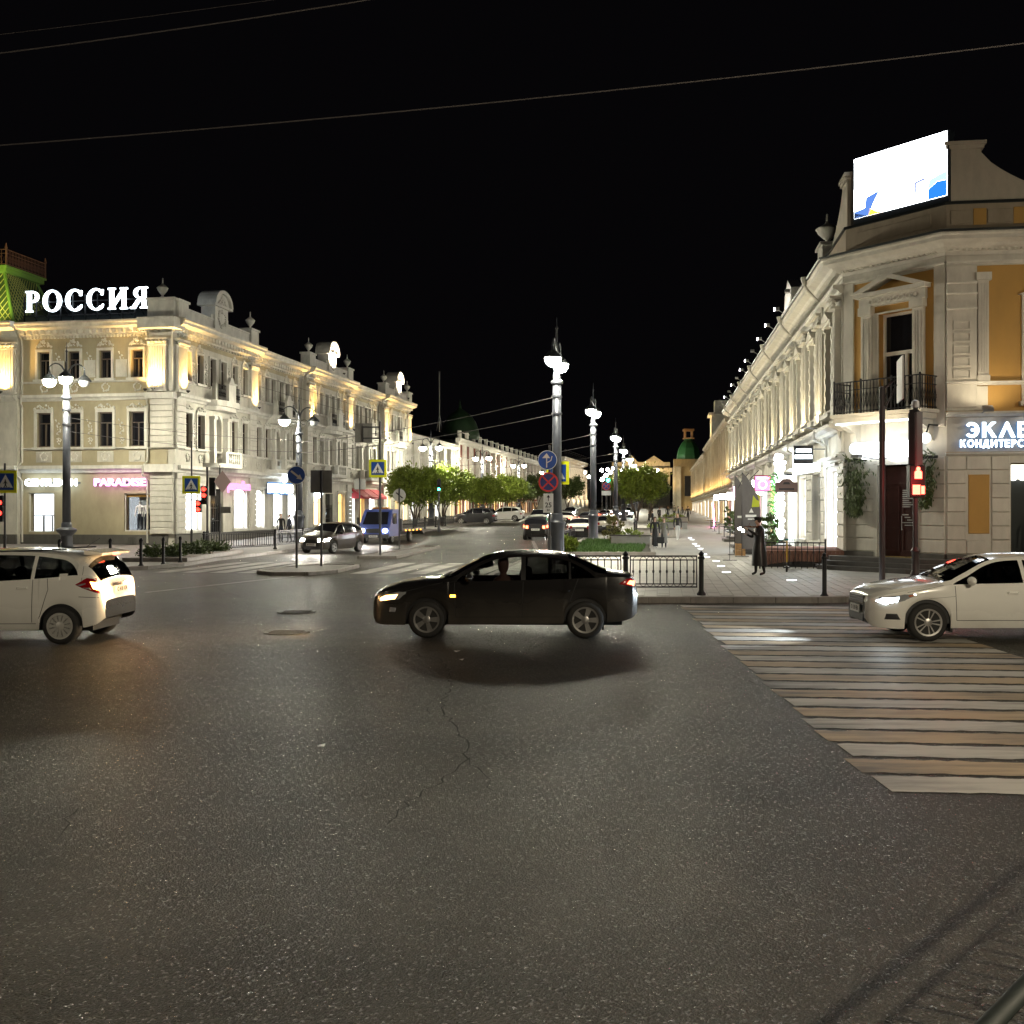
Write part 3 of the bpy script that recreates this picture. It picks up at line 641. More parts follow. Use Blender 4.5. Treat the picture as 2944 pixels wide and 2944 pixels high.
for (a,b,c,d), nn in (((0,1,5,4),Vector((0,-.02,.01))), ((1,2,6,5),Vector((.02,0,.01)))):
    for sgn in (1,-1):
        for k in range(-14,15):
            u0, v0 = k/14, 0.0; u1, v1 = u0+1.0*sgn if False else u0+.62*sgn, 1.0
            pts = []
            for t in range(21):
                u = u0+(u1-u0)*t/20; v = t/20
                if 0 <= u <= 1: pts.append(lerp4(V[a],V[b],V[c],V[d],u,v)+nn)
            if len(pts) > 2: lat.tube([pts[0],pts[-1]], .022, 4, False)
tag(fout(lat, 'slate_ribs', mat('slate_rib', (0.48,0.46,0.14), .5), B1, F2), kind='stuff')
tr = MB()
for a, b in ((0,4),(1,5),(2,6)): tr.tube([V[a],V[b]], .10, 6)
tr.box(x0+q-.3,x1-q+.3,ya+q*.7-.3,yb-q+.3,zt,zt+.28); tr.box(x0+q-.4,x1-q+.4,ya+q*.7-.4,yb-q+.4,zt+.28,zt+.4); tr.box(x0-.2,x1+.2,ya-.2,yb+.2,13.1,13.3)
fout(tr, 'mansard_trim', M_greent, B1, F2)
cr = MB(); M_rust = mat('rusty_cresting', (0.20,0.09,0.05), 0.6, .3)
iron_rail(cr, x0+q-.35, x1-q+.35, ya+q*.7-.35, zt+.4, .95, .3); iron_rail_y(cr, ya+q*.7-.35, yb-q+.35, x1-q+.35, zt+.4, .95)
for x, yy in ((x1-q+.35, ya+q*.7-.35), (x1-q+.35, yb-q+.35)): cr.lathe([(.05,0),(.05,.95),(.09,1.0),(.02,1.3)], 6, (x,yy,zt+.4))
fout(cr, 'roof_cresting', M_rust, B1, F2)
dm = MB(); dm.box(-12.6,-11.4,-.35,1.2,13.3,14.9); dm.prismy([(-12.8,14.9),(-11.2,14.9),(-12.0,15.5)], -.45, 1.2); fout(dm, 'dormer', M_greent, B1, F2)
lamp('mansard_floodlight', 'SPOT', B1, F2.p(-10.2,-2.4,13.2)-B1.location, 420, (1.0,1.0,.35), .1, 110, .8, Vector((-.35,.75,.75)))
lamp('mansard_floodlight', 'SPOT', B1, F2.p(-8.3,1.6,13.4)-B1.location, 420, (1.0,1.0,.4), .1, 110, .8, Vector((-.95,.35,.7)))

# ------------------------------------------------------------------ rooftop letters and shop names on that building
def ring(mb, cx, cz, rx, rz, tx, tz, a0, a1, y0, y1, n=20):
    for i in range(n):
        t0 = a0+(a1-a0)*i/n; t1 = a0+(a1-a0)*(i+1)/n; q = []
        for t, o in ((t0,1),(t1,1),(t1,0),(t0,0)): q.append((cx+cos(t)*(rx-(0 if o else tx)), cz+sin(t)*(rz-(0 if o else tz))))
        mb.prismy(q, y0, y1)
def serif_letter(ch):                                  # height 1, bracketed serifs, thick and thin strokes
    b = MB(); y0, y1 = -.06, .06; S = .19; s = .07
    st = lambda x: b.box(x-S/2,x+S/2,y0,y1,0,1)
    sf = lambda x, z, w_=.36: b.box(x-w_/2,x+w_/2,y0-.002,y1+.002,z,z+s)
    if ch == 'Р': st(.2); sf(.2,0); sf(.16,1-s,.28); ring(b,.36,.73,.34,.27,.17,.07,-pi/2,pi/2,y0,y1,14); b.box(.29,.37,y0,y1,.93,1); b.box(.29,.37,y0,y1,.46,.53); return b,.78
    if ch == 'О': ring(b,.5,.5,.48,.52,.19,.075,0,2*pi,y0,y1,28); return b,1.06
    if ch == 'С': ring(b,.5,.5,.48,.52,.19,.08,R(48),R(316),y0,y1,24); b.prismy([(.74,.70),(.84,.70),(.86,.95),(.80,.93)],y0,y1); b.prismy([(.72,.10),(.84,.14),(.87,.27),(.80,.24)],y0,y1); return b,.98
    if ch == 'И': st(.2); st(.82); sf(.2,0); sf(.82,0); sf(.2,1-s); sf(.82,1-s); b.prismy([(.29,.08),(.29,.30),(.73,.92),(.73,.70)],y0,y1); return b,1.04
    if ch == 'Я': st(.68); sf(.68,0); sf(.72,1-s,.28); ring(b,.5,.73,.34,.27,.17,.07,pi/2,3*pi/2,y0,y1,14); b.box(.5,.59,y0,y1,.93,1); b.box(.5,.59,y0,y1,.46,.53); b.prismy([(.02,0),(.22,0),(.55,.47),(.38,.47)],y0,y1); sf(.12,0,.26); return b,.9
RS = thing('rooftop_sign', 'white illuminated serif letters РОССИЯ standing on the roof edge', 'sign', F2.p(-5.1,-.3,13.2), R(-10))
x = -3.72
for ch, sc in zip('РОССИЯ', (1.0,1.0,1.0,1.0,1.0,1.0)):
    b, adv = serif_letter(ch); b.v = [(x+v[0]*1.22, v[1], .55+v[2]*1.22) for v in b.v]
    b.out('letter', emis('rooftop_letter', (0.80,0.92,1.0), 3.2), RS); x += adv*1.22+.15
fr = MB(); fr.box(-4.0,3.2,.12,.18,.3,.36); fr.box(-4.0,3.2,.12,.18,1.1,1.16)
for i in range(10): xx = -3.9+i*.78; fr.box(xx-.03,xx+.03,.12,.18,-.1,1.5); fr.tube([(xx,.15,1.1),(xx,1.2,.4)], .025, 4)
fr.out('support_frame', M_black, RS)
def sans_letter(ch, y0=-.04, y1=.04, T=.19):
    b = MB(); bx = lambda x0,x1,z0,z1: b.box(x0,x1,y0,y1,z0,z1); pz = lambda *p: b.prismy(list(p), y0, y1); t = T*.85
    if ch == 'Э': ring(b,.36,.5,.42,.5,T,t,R(-140),R(140),y0,y1,20); bx(.32,.7,.43,.57); return b,.86
    if ch == 'К': bx(0,T,0,1); pz((T,.40),(T,.62),(.52,1),(.78,1)); pz((.26,.52),(.42,.66),(.80,0),(.56,0)); return b,.84
    if ch == 'Л': pz((0,0),(.22,0),(.50,.80),(.40,1)); pz((.40,1),(.52,1),(.92,0),(.70,0),(.38,.80)); return b,.96
    if ch == 'Е': bx(0,T,0,1); bx(T,.64,0,t); bx(T,.64,1-t,1); bx(T,.58,.43,.57); return b,.74
    if ch == 'Р': bx(0,T,0,1); ring(b,.32,.69,.36,.31,T,t,-pi/2,pi/2,y0,y1,14); bx(T,.33,1-t,1); bx(T,.33,.38,.38+t); return b,.78
    if ch == 'О': ring(b,.48,.5,.48,.52,T,t,0,2*pi,y0,y1,26); return b,1.06
    if ch == 'Н': bx(0,T,0,1); bx(.56,.56+T,0,1); bx(T,.56,.42,.58); return b,.88
    if ch == 'Д': pz((.06,t),(.24,t),(.42,1),(.30,1)); bx(.30,.72,1-t,1); bx(.72-T,.72,t,1-t); bx(0,.86,0,t); bx(0,T*.8,-.14,0); bx(.86-T*.8,.86,-.14,0); return b,.98
    if ch == 'И': bx(0,T,0,1); bx(.60,.60+T,0,1); pz((T,.08),(T,.34),(.60,.92),(.60,.66)); return b,.92
    if ch == 'Т': bx(.26,.26+T,0,1-t); bx(0,.72,1-t,1); return b,.80
    if ch == 'С': ring(b,.46,.5,.46,.52,T,t,R(50),R(310),y0,y1,20); return b,.86
    if ch == 'А': pz((0,0),(.22,0),(.50,1),(.36,1)); pz((.36,1),(.50,1),(.88,0),(.66,0)); bx(.24,.64,.22,.22+t); return b,.94
    if ch == 'Я': bx(.46,.46+T,0,1); ring(b,.34,.69,.34,.31,T,t,pi/2,3*pi/2,y0,y1,14); bx(.33,.46,1-t,1); bx(.33,.46,.38,.38+t); pz((0,0),(.22,0),(.48,.42),(.30,.42)); return b,.76
    if ch == 'м': bx(0,T*.8,0,.7); bx(.66,.66+T*.8,0,.7); pz((T*.8,.7),(0.02,.7),(.34,.12),(.46,.12)); pz((.66,.7),(.80,.7),(.46,.12),(.34,.12)); return b,.92
def sans_word(word, w, h, gap=.08, y0=-.04, y1=.04, T=.19):
    parts = []; x = 0
    for ch in word: b, adv = sans_letter(ch, y0, y1, T); parts.append((b, x)); x += adv+gap
    k = w/(x-gap)
    for b, dx in parts: b.v = [((v[0]+dx)*k-w/2, v[1], (v[2]-.5)*h) for v in b.v]
    return [b for b, _ in parts]
def letter_sign(word, F, s, y, z, w, h, label, m, halo=None, T=.19):
    t = thing('shop_sign', label, 'sign', F.p(s,y,z), F.a)
    for b in sans_word(word, w, h, T=T): o = b.out('letter', M_signcase, t)
    for b in sans_word(word, w, h, y0=-.048, y1=-.043, T=T): b.out('letter_face', m, t)
    if halo:
        for b in sans_word(word, w, h, y0=.05, y1=.07, T=T*1.1): b.out('letter_back', halo, t)
    return t
def shop_name(body, F, s, y, z, size, m, label, bold=.012, back=None, ext=.05, spacing=1.0, w=None):
    t = thing('shop_sign', label, 'sign', F.p(s,y,z), F.a)
    me = text_mesh(body, size, ext, bold, spacing); me.materials.append(m)
    xs = [v.co.x for v in me.vertices]
    if w and xs:
        k = w/(max(xs)-min(xs)); 
        for v in me.vertices: v.co.x *= k
    put('lettering', me, t)
    if back:
        bx = MB(); bx.box(*back); bx.out('backing_panel', M_signcase, t)
    return t
shop_name('GENTLEMEN', F2, -7.2, -.3, 3.77, .58, SIGNW, 'white glowing GENTLEMEN shop name on the olive wall', .008, (-1.8,1.8,.10,.16,-.05,.05), w=3.3)
SIGNP = emis('sign_pink', (1.0,0.40,0.95), 2.6)
shop_name('PARADISE', F2, -2.85, -.3, 3.77, .6, SIGNP, 'pink glowing PARADISE shop name above the mannequin window', .010, (-1.7,1.7,.10,.16,-.05,.05), w=3.2)
shop_name('CORSET', F1, 16.0, -.35, 3.95, .62, SIGNW, 'bright white round-lettered shop name beside the blue arrow sign', .03, (-1.9,1.9,.06,.10,-.4,.4), w=3.4) if False else None
# ------------------------------------------------------------------ two-storey corner building with chamfered corner (right)
PL, PR = Vector((11.93,38.2,0)), Vector((14.27,35.0,0))
FC = Frame(PL.x, PL.y, atan2(PR.y-PL.y, PR.x-PL.x)); FS = Frame(PL.x, PL.y, R(-97.9)); FR = Frame(PR.x, PR.y, R(-7.9)); CW = 3.96
B2 = thing('chamfered_corner_building', 'two-storey ochre and white corner building with iron balcony and rooftop screen', 'building', (PL.x,PL.y,0))
LEN = 60.0
core = MB(); core.prism([tuple(FS.p(-.3,.6)[:2]), tuple(FS.p(-LEN+.2,.6)[:2]), tuple(FS.p(-LEN+.2,14)[:2]), tuple(FR.p(14,14)[:2]), tuple(FR.p(14,.6)[:2]), tuple(FR.p(.3,.6)[:2])][::-1], 0, 11.0)
core.v = [(v[0]-PL.x, v[1]-PL.y, v[2]) for v in core.v]; core.out('inner_walls', M_roof, B2)
def rect_panel(root, F, x0, x1, z0, z1, y, m, nm='wall_panel', d=.05):
    mb = MB(); mb.bbox(x0, x1, y-d, y+.01, z0, z1, .015); return fout(mb, nm, m, root, F)
def frame4(mb, x0, x1, z0, z1, t, y0, y1):
    mb.box(x0,x0+t,y0,y1,z0,z1); mb.box(x1-t,x1,y0,y1,z0,z1); mb.box(x0+t,x1-t,y0,y1,z0,z0+t); mb.box(x0+t,x1-t,y0,y1,z1-t,z1)
# --- chamfer
wl = MB(); wallgrid(wl, 0, CW, 5.3, 10.3, [(1.43,2.82,5.55,9.0)], 0, .45); fout(wl, 'wall', M_ochre, B2, FC); fout(MB().box(0,CW,0,.3,4.0,5.3), 'sign_band', M_stone, B2, FC)
wl = MB(); wallgrid(wl, 0, CW, 0, 4.0, [(1.40,2.86,.1,3.75)], 0, .5); fout(wl, 'wall', M_stone, B2, FC)
def courses(F, x0, x1, z0, n, h, y=0.0, d=.05, m=M_stone, skip=None):
    me = MB().bbox(x0, x1, -d, .01, .012, h-.012, .018).mesh('stone_course', m)
    for k in range(n):
        if skip and skip(k): continue
        fput('stone_course', me, B2, F, 0, y, z0+k*h)
courses(FC, .02, 1.28, .75, 7, .46); courses(FC, 2.98, CW-.02, .75, 7, .46)
rect_panel(B2, FC, 0, 1.36, .1, .74, 0, M_plinth, 'plinth', .10); rect_panel(B2, FC, 2.9, CW, .1, .74, 0, M_plinth, 'plinth', .10)
dj = MB(); dj.box(1.28,1.42,-.1,.3,.1,3.9); dj.box(2.84,2.98,-.1,.3,.1,3.9); dj.box(1.28,2.98,-.1,.3,3.75,3.95); fout(dj, 'door_surround', M_stone, B2, FC)
M_door = mat('dark_red_door', (0.055,0.016,0.012), .45, var=.3, vs=6)
dr = MB(); dr.box(1.44,2.82,.26,.32,.6,3.72); 
for a, b, c, d in ((1.5,2.08,.75,1.6),(2.18,2.76,.75,1.6),(1.5,2.08,1.75,3.0),(2.18,2.76,1.75,3.0),(1.5,2.76,3.1,3.65)): frame4(dr, a, b, c, d, .06, .22, .26)
do = fout(dr, 'door', M_door, B2, FC)
hd = MB(); hd.tube([(2.20,.18,1.5),(2.20,.18,2.0)], .018, 6); hd.out('handle', M_zinc, do)
M_menu = mat('chalk_print', (0.42,0.42,0.40), .8)
ps = MB()
for i in range(9): ps.box(2.22,2.22+.25+.22*((i*37)%5)/5, .2,.206, 2.85-i*.07, 2.89-i*.07)
for i in range(5): ps.box(2.2+.1*(i%3),2.45+.07*i,.2,.206,2.02-i*.09,2.05-i*.09)
ps.out('menu_print', M_menu, do)
mt = MB(); mt.box(1.45,2.8,-.05,.25,.52,.60); fout(mt, 'threshold', mat('worn_yellow_tread', (.30,.22,.06), .7, var=.5, vs=9), B2, FC)
# window over the balcony: pilasters, frieze with rings, pediment
wd = MB(); frame4(wd, 1.43,2.82,5.55,9.0,.09,.25,.33); wd.box(1.43,2.82,.24,.33,7.55,7.68); wd.box(2.28,2.40,.24,.33,5.6,7.6)
wo = fout(wd, 'balcony_window', M_wframe, B2, FC)
pn = MB(); pn.quad((1.43,.31,5.55),(2.82,.31,5.55),(2.82,.31,9.0),(1.43,.31,9.0)); pn.out('pane', M_glass, wo)
ad = MB()
for x in (1.0, 3.02):
    ad.box(x-.2,x+.2,-.16,.02,5.55,9.0); ad.box(x-.25,x+.25,-.22,.02,5.55,5.75); ad.box(x-.26,x+.26,-.26,.02,9.0,9.28)
    for k in range(3): ad.box(x-.14+k*.1,x-.08+k*.1,-.185,-.15,5.85,8.9)
ad.box(1.2,2.82,-.08,.02,9.0,9.05); ad.box(1.22,1.43,-.06,.02,5.55,9.0); ad.box(2.82,2.84,-.06,.02,5.55,9.0)
ad.box(.72,3.3,-.16,.02,9.28,9.62); ad.box(.6,3.42,-.38,.02,9.62,9.76)
ad.prismy([(.55,9.76),(1.0,9.76),(2.01,10.14),(3.02,9.76),(3.47,9.76),(2.01,10.3)], -.44, .02); fout(ad, 'window_aedicule', M_stone, B2, FC)
tg = MB()
for k in range(8):
    ring(tg, 1.22+k*.24, 9.45, .10, .10, .035, .035, 0, 2*pi, -.19, -.16, 12)
fout(tg, 'ring_frieze', M_trim, B2, FC)
for x0, x1 in ((.0,.42),(3.55,CW)):
    rect_panel(B2, FC, x0, x1, 4.95, 10.3, 0, M_stone, 'corner_strip', .06)
moulding(B2, FC, ledge_prof(10.25,.12,.1), 0, CW, 'architrave'); rect_panel(B2, FC, 0, CW, 10.2, 10.6, 0, M_stone, 'frieze', .03)
# balcony: slab, LED line under it, iron railing on three sides
bs = MB(); bs.box(.29,3.68,-1.03,.02,5.22,5.50); bs.box(.20,3.77,-1.10,.02,5.40,5.52); fout(bs, 'balcony_slab', M_stone, B2, FC)
ls = MB(); ls.box(.35,3.62,-.97,-.90,5.16,5.20); fout(ls, 'under_balcony_light_strip', emis('led_strip', (.9,.97,1.0), 3.5), B2, FC)
ir = MB(); iron_rail(ir, .31, 3.66, -1.0, 5.52, 1.12, .13); iron_rail_y(ir, -1.0, 0, .31, 5.52, 1.12); iron_rail_y(ir, -1.0, 0, 3.66, 5.52, 1.12)
for x, y in ((.31,-1.0),(3.66,-1.0),(1.4,-1.0),(2.6,-1.0)): ir.box(x-.025,x+.025,y-.025,y+.025,5.52,6.7)
fout(ir, 'balcony_railing', M_black, B2, FC)
bk = MB()
for x in (.55,3.4): bk.prismx([(0,4.5),(-.2,4.6),(-.3,4.9),(-.8,5.1),(-.8,5.22),(0,5.22)], x-.12, x+.12)
fout(bk, 'balcony_console', M_stone, B2, FC)
# --- cross-street front
wl = MB(); wallgrid(wl, 0, 14, 4.0, 10.3, [(2.55,3.85,5.75,9.0),(7.5,8.8,5.75,9.0),(11,12.3,5.75,9.0)], 0, .45); fout(wl, 'wall', M_ochre, B2, FR)
wl = MB(); wallgrid(wl, 0, 14, 0, 4.0, [(2.02,4.6,.75,3.75),(7,9.4,.75,3.75),(10.5,13,.75,3.75)], 0, .6); fout(wl, 'wall', M_stone, B2, FR)
for x in (2.55,7.5,11): window(B2, FR, x+.65, 5.75, 1.3, 3.25, 0, .2, 1, M_wframe, 3)
courses(FR, .02, .62, .75, 7, .46); courses(FR, 1.42, 1.98, .75, 7, .46); courses(FR, .64, 1.40, .75, 7, .46, skip=lambda k: 1 <= k <= 5)
rect_panel(B2, FR, .70, 1.36, 1.42, 3.36, 0, M_ochre, 'ochre_panel', .02)
rect_panel(B2, FR, 0, 2.0, .1, .74, 0, M_plinth, 'plinth', .10); rect_panel(B2, FR, 4.6, 7, .1, 4.0, 0, M_stone, 'shop_pier', .06); rect_panel(B2, FR, 9.4, 10.5, .1, 4.0, 0, M_stone, 'shop_pier', .06)
wi = MB(); frame4(wi, 2.02,4.6,.75,3.75,.07,.2,.28); so = fout(wi, 'shop_window', mat('bronze_frame', (.16,.12,.07), .45, .4), B2, FR)
gl = MB(); gl.box(2.05,4.6,.95,1.0,.7,3.75); gl.out('lit_interior', emis('warm_white_interior', (1.0,.93,.76), 2.6), so)
sv = MB()
for i in range(4): sv.box(2.1,4.5,.80,.92,.9+i*.45,.94+i*.45)
sv.out('display_shelf', mat('shelf_wood', (.3,.2,.09), .5), so)
fl = MB()
for i in range(8): fl.prismy([(2.05+i*.3,3.7),(2.35+i*.3,3.7),(2.35+i*.3,3.3)]+[(2.2+i*.3+.15*cos(t*pi/6),3.28-.12*sin(t*pi/6)) for t in range(7)], .34, .36)
fl.out('scalloped_blind', emis('lit_blind', (1.0,.96,.85), 2.2), so)
wi = MB(); frame4(wi, 7,9.4,.75,3.75,.07,.2,.28); frame4(wi, 10.5,13,.75,3.75,.07,.2,.28); so = fout(wi, 'shop_window', MATS['bronze_frame'], B2, FR)
gl = MB(); gl.box(7,9.4,.5,.55,.75,3.75); gl.box(10.5,13,.5,.55,.75,3.75); gl.out('lit_interior', MATS['warm_white_interior'], so)
# pier, blind niche panels, fluted pilaster on the upper floor
rect_panel(B2, FR, 0, .95, 5.55, 10.2, 0, M_stone, 'corner_pier', .10)
for k in range(5):
    mb = MB(); frame4(mb, .2,.74,6.5+k*.40,6.5+k*.40+.30,.04,-.14,-.09); fout(mb, 'niche_frame', M_stone, B2, FR)
for z in (8.75,9.25,9.6): moulding(B2, FR, ledge_prof(z,.09,.06,-.09), 0, .95, 'pier_moulding')
for x in (1.14, 4.5, 6.6, 9.7):
    mb = MB(); mb.box(x-.17,x+.17,-.12,.01,6.4,9.7); mb.box(x-.2,x+.2,-.16,.01,6.4,6.6); mb.box(x-.24,x+.24,-.2,.01,9.7,9.95)
    for k in range(4): mb.box(x-.14+k*.08,x-.10+k*.08,-.145,-.115,6.7,9.6)
    fout(mb, 'fluted_pilaster', M_stone, B2, FR)
for z, o, h in ((6.28,.18,.12),(5.25,.28,.16),(3.98,.12,.10)): moulding(B2, FR, ledge_prof(z,o,h), -.02, 14, 'string_course')
rect_panel(B2, FR, 0, 1.3, 5.45, 6.25, 0, M_stone, 'apron_panel', .05)
mb = MB(); frame4(mb, .22,.78,5.6,6.1,.05,-.09,-.04); fout(mb, 'apron_frame', M_stone, B2, FR)
moulding(B2, FR, ledge_prof(10.25,.12,.1), 0, 14, 'architrave'); rect_panel(B2, FR, 0, 14, 10.2, 10.6, 0, M_stone, 'frieze', .03)
rect_panel(B2, FR, 0, 14, 4.1, 5.24, 0, M_stone, 'sign_band', .04)
# --- boulevard front: fourteen bays of window, pilasters, capitals
NB = 14; BP = LEN/NB
gh = []; uh = []
for k in range(NB):
    c = -(k+.5)*BP; uh.append((c-.6,c+.6,5.9,9.0))
    gh.append((c-1.15,c+1.15,.35 if k in (0,3,6,9) else .9,3.7))
wl = MB(); wallgrid(wl, -LEN, 0, 4.0, 10.3, uh, 0, .4); fout(wl, 'wall', M_stucco, B2, FS)
wl = MB(); wallgrid(wl, -LEN, 0, 0, 4.0, gh, 0, .5); fout(wl, 'wall', M_stone, B2, FS)
cap = MB(); cap.box(-.26,.26,-.30,.01,0,3.5); cap.box(-.32,.32,-.38,.01,-.35,0); cap.box(-.36,.36,-.46,.01,3.5,3.58); cap.box(-.42,.42,-.52,.01,3.86,3.95)
for k in range(4): cap.box(-.22+k*.125,-.15+k*.125,-.325,-.29,.1,3.4)
for k in range(10): cap.ball((-.3+(k%5)*.15,-.36,3.64+.14*(k//5)), .085, 6, 4)
cap_me = cap.mesh('pilaster', M_stone)
aed = MB()
for x in (-.78,.78):
    aed.box(x-.14,x+.14,-.24,.01,-.1,3.1); aed.box(x-.18,x+.18,-.3,.01,3.1,3.25)
    for k in range(6): aed.box(x-.145,x+.145,-.265,-.23,.15+k*.5,.35+k*.5)
aed.box(-.98,.98,-.34,.01,3.25,3.36); aed.box(-.98,.98,-.42,.01,-.25,-.1); aed.prismy([(-1.0,3.36),(1.0,3.36),(0,3.8)], -.4, .01)
aed_me = aed.mesh('surround', M_stone)
con = MB(); con.prismx([(0,-.55),(-.12,-.5),(-.22,-.2),(-.5,-.05),(-.5,0),(0,0)], -.13, .13); con_me = con.mesh('console', M_stone)
pan_me = MB().bbox(-.7,.7,-.07,.01,0,.5,.02).mesh('apron_panel', M_stone)
ems = [E_white, None, emis('shop_white_soft', (1.0,.97,.92), 3.0), E_cool, E_white, E_warm, E_cool, emis('shop_pink', (1.0,.45,.65), 3.0), E_white, E_warm, E_white, E_cool, E_warm, E_white]
for k in range(NB):
    c = -(k+.5)*BP
    o = window(B2, FS, c, 5.9, 1.2, 3.1, 0, 0, 1, M_wframe, 0); put('surround', aed_me, o)
    for sx in (-1,1): fput('pilaster', cap_me, B2, FS, c+sx*(BP/2-.42), 0, 5.95)
    fput('apron_panel', pan_me, B2, FS, c, -.02, 5.3)
    for sx in (-1,1): fput('console', con_me, B2, FS, c+sx*(BP/2-.42), 0, 5.28)
    z0 = .35 if k in (0,3,6,9) else .9; h = 3.7-z0
    window(B2, FS, c, z0, 2.3, h, 0, .14, 0, M_wframe, 1, ems[k] or mat('dim_shop_glass', (.16,.13,.10), .2), 'shop_window')
    if k < 8:
        for j in range(7): fput('stone_course', pan_c, B2, FS, -(k+1)*BP, 0, .75+j*.46) if False else None
pc = MB().bbox(-.75,.75,-.09,.01,.012,.448,.02).mesh('stone_course', M_stone)
for k in range(0, NB):
    for j in range(7): fput('stone_course', pc, B2, FS, -(k*BP) if k else -.45, 0, .75+j*.46)
for x in (-.55,):
    for z0, z1 in ((4.3,10.1),): rect_panel(B2, FS, -.9, -.02, z0, z1, 0, M_stone, 'corner_pier', .1)
for k in range(5): rect_panel(B2, FS, -.75, -.2, 6.3+k*.6, 6.62+k*.6, -.09, M_stone, 'quoin_block', .08)
moulding(B2, FS, ledge_prof(3.98,.3,.22), -LEN, 0, 'shop_cornice'); moulding(B2, FS, ledge_prof(5.02,.55,.3), -LEN, 0, 'string_course'); moulding(B2, FS, ledge_prof(5.85,.25,.1), -LEN, 0, 'sill_course')
moulding(B2, FS, ledge_prof(10.0,.4,.3), -LEN, 0, 'architrave')
rect_panel(B2, FS, -LEN, 0, 10.28, 10.55, -.02, M_stone, 'frieze', .03)
# cornice, dentils, gutter, attic on all three faces
def round3(prof_f, nm, m, x_s=-LEN, x_e=14.0):
    a = prof_f
    for F, x0, x1 in ((FS,x_s,0.0),(FC,0.0,CW),(FR,0.0,x_e)): moulding(B2, F, a, x0, x1, nm, m)
def mitred(prof, nm, m):                               # one continuous profile round the corner
    P = []; rows = []
    b1 = (FS.a+FC.a)/2; 
    for y, z in prof:
        pts = [FS.p(-LEN, y, z)]
        for Fa, Fb, o in ((FS,FC,PL),(FC,FR,PR)):
            na = Vector((-sin(Fa.a),cos(Fa.a),0)); nb = Vector((-sin(Fb.a),cos(Fb.a),0)); h = (na+nb); k = y/(h.length/2)
            pts.append(o+h.normalized()*k+Vector((0,0,z)))
        pts.append(FR.p(14, y, z)); rows.append(pts)
    mb = MB(); n = len(rows); vs = [p-Vector((PL.x,PL.y,0)) for r in rows for p in r]
    mb.add(vs, [(i*4+j, i*4+j+1, ((i+1)%n)*4+j+1, ((i+1)%n)*4+j) for i in range(n) for j in range(3)]); return mb.out(nm, m, B2)
mitred([(.3,10.55),(-.08,10.55),(-.12,10.66),(-.42,10.76),(-.5,10.84),(-.78,10.92),(-.8,11.03),(-.86,11.08),(-.86,11.14),(.3,11.14)], 'cornice', M_stone)
mitred([(.3,11.14),(-.92,11.14),(-.95,11.2),(-.5,11.32),(.3,11.4)], 'gutter', M_roof)
mitred([(.9,11.2),(.05,11.2),(.05,12.25),(.9,12.25)], 'attic', mat('attic_brown', (.34,.28,.21), .75, var=.2)); mitred([(.95,12.25),(-.02,12.25),(-.02,12.34),(.95,12.34)], 'attic_coping', M_roof)
for F, x0, x1 in ((FC,0,CW),(FR,0,8),(FS,-16,0)):
    dn = MB(); n = int((x1-x0)/.2)
    for i in range(n): x = x0+.05+i*.2; dn.box(x,x+.1,-.28,-.02,10.66,10.76)
    tag(fout(dn, 'dentil_course', M_stone, B2, F), kind='stuff')
for F, xs in ((FC,[(.5,3.4)]), (FR,[(.15,.85),(1.3,2.1),(2.5,3.3),(3.7,4.5)])):
    for a, b in xs: rect_panel(B2, F, a, b, 11.6, 12.05, .05, MATS['attic_brown'], 'attic_panel', .04)
for a, b in ((.87,1.28),(2.12,2.48),(3.32,3.68)): rect_panel(B2, FR, a, b, 11.55, 12.1, .05, M_ochre, 'attic_panel', .02)
# scrolled parapet walls beside the screen
def scroll(F, sx, x0):
    w0 = 1.08
    top = [(x0+sx*(w0+t*3.6/12), 13.95-1.55*sin(t/12*pi/2)**.75) for t in range(13)]
    P = [(x0,12.34),(x0,14.2),(x0+sx*w0,14.2)]+top+[(x0+sx*(w0+3.6),12.34)]
    mb = MB(); mb.prismy(P if sx < 0 else P[::-1], .12, .55); mb.box(min(x0,x0+sx*w0)-.1, max(x0,x0+sx*w0)+.14, -.0, .67, 14.2, 14.32); mb.box(min(x0,x0+sx*w0)-.05, max(x0,x0+sx*w0)+.08, .05, .62, 14.08, 14.2)
    return fout(mb, 'scroll_parapet', mat('parapet_render', (.50,.45,.37), .75, var=.15), B2, F)
scroll(FR, 1, .06); scroll(FS, -1, -.12)
pb = MB(); pb.box(-6.5,-5.2,.0,.6,11.3,13.0); pb.box(-6.6,-5.1,-.1,.7,13.0,13.12); fout(pb, 'parapet_pedestal', M_stone, B2, FS)
fput('urn', MB().lathe([(r*1.5,z*1.1) for r,z in URN], 12).mesh('urn', M_stone, True), B2, FS, -5.85, .3, 13.12); fput('urn', MB().lathe([(r*1.4,z) for r,z in URN], 12).mesh('urn', M_stone, True), B2, FS, -9.5, .2, 11.4)
# floodlit gable further along the cornice
ga = MB(); ga.box(-18.2,-14.2,-.1,.5,11.3,12.4); ga.prismy([(-17.8,12.4),(-14.6,12.4),(-14.9,13.3),(-16.2,13.9),(-17.5,13.3)], -.1, .4); ga.box(-18.3,-14.1,-.2,.6,12.4,12.5); fout(ga, 'gable', M_trim, B2, FS)
lamp('gable_floodlight', 'SPOT', B2, FS.p(-16.2,-1.3,11.5)-B2.location, 160, (1,.95,.9), .1, 110, .8, Vector((.99,-.13,.9)))
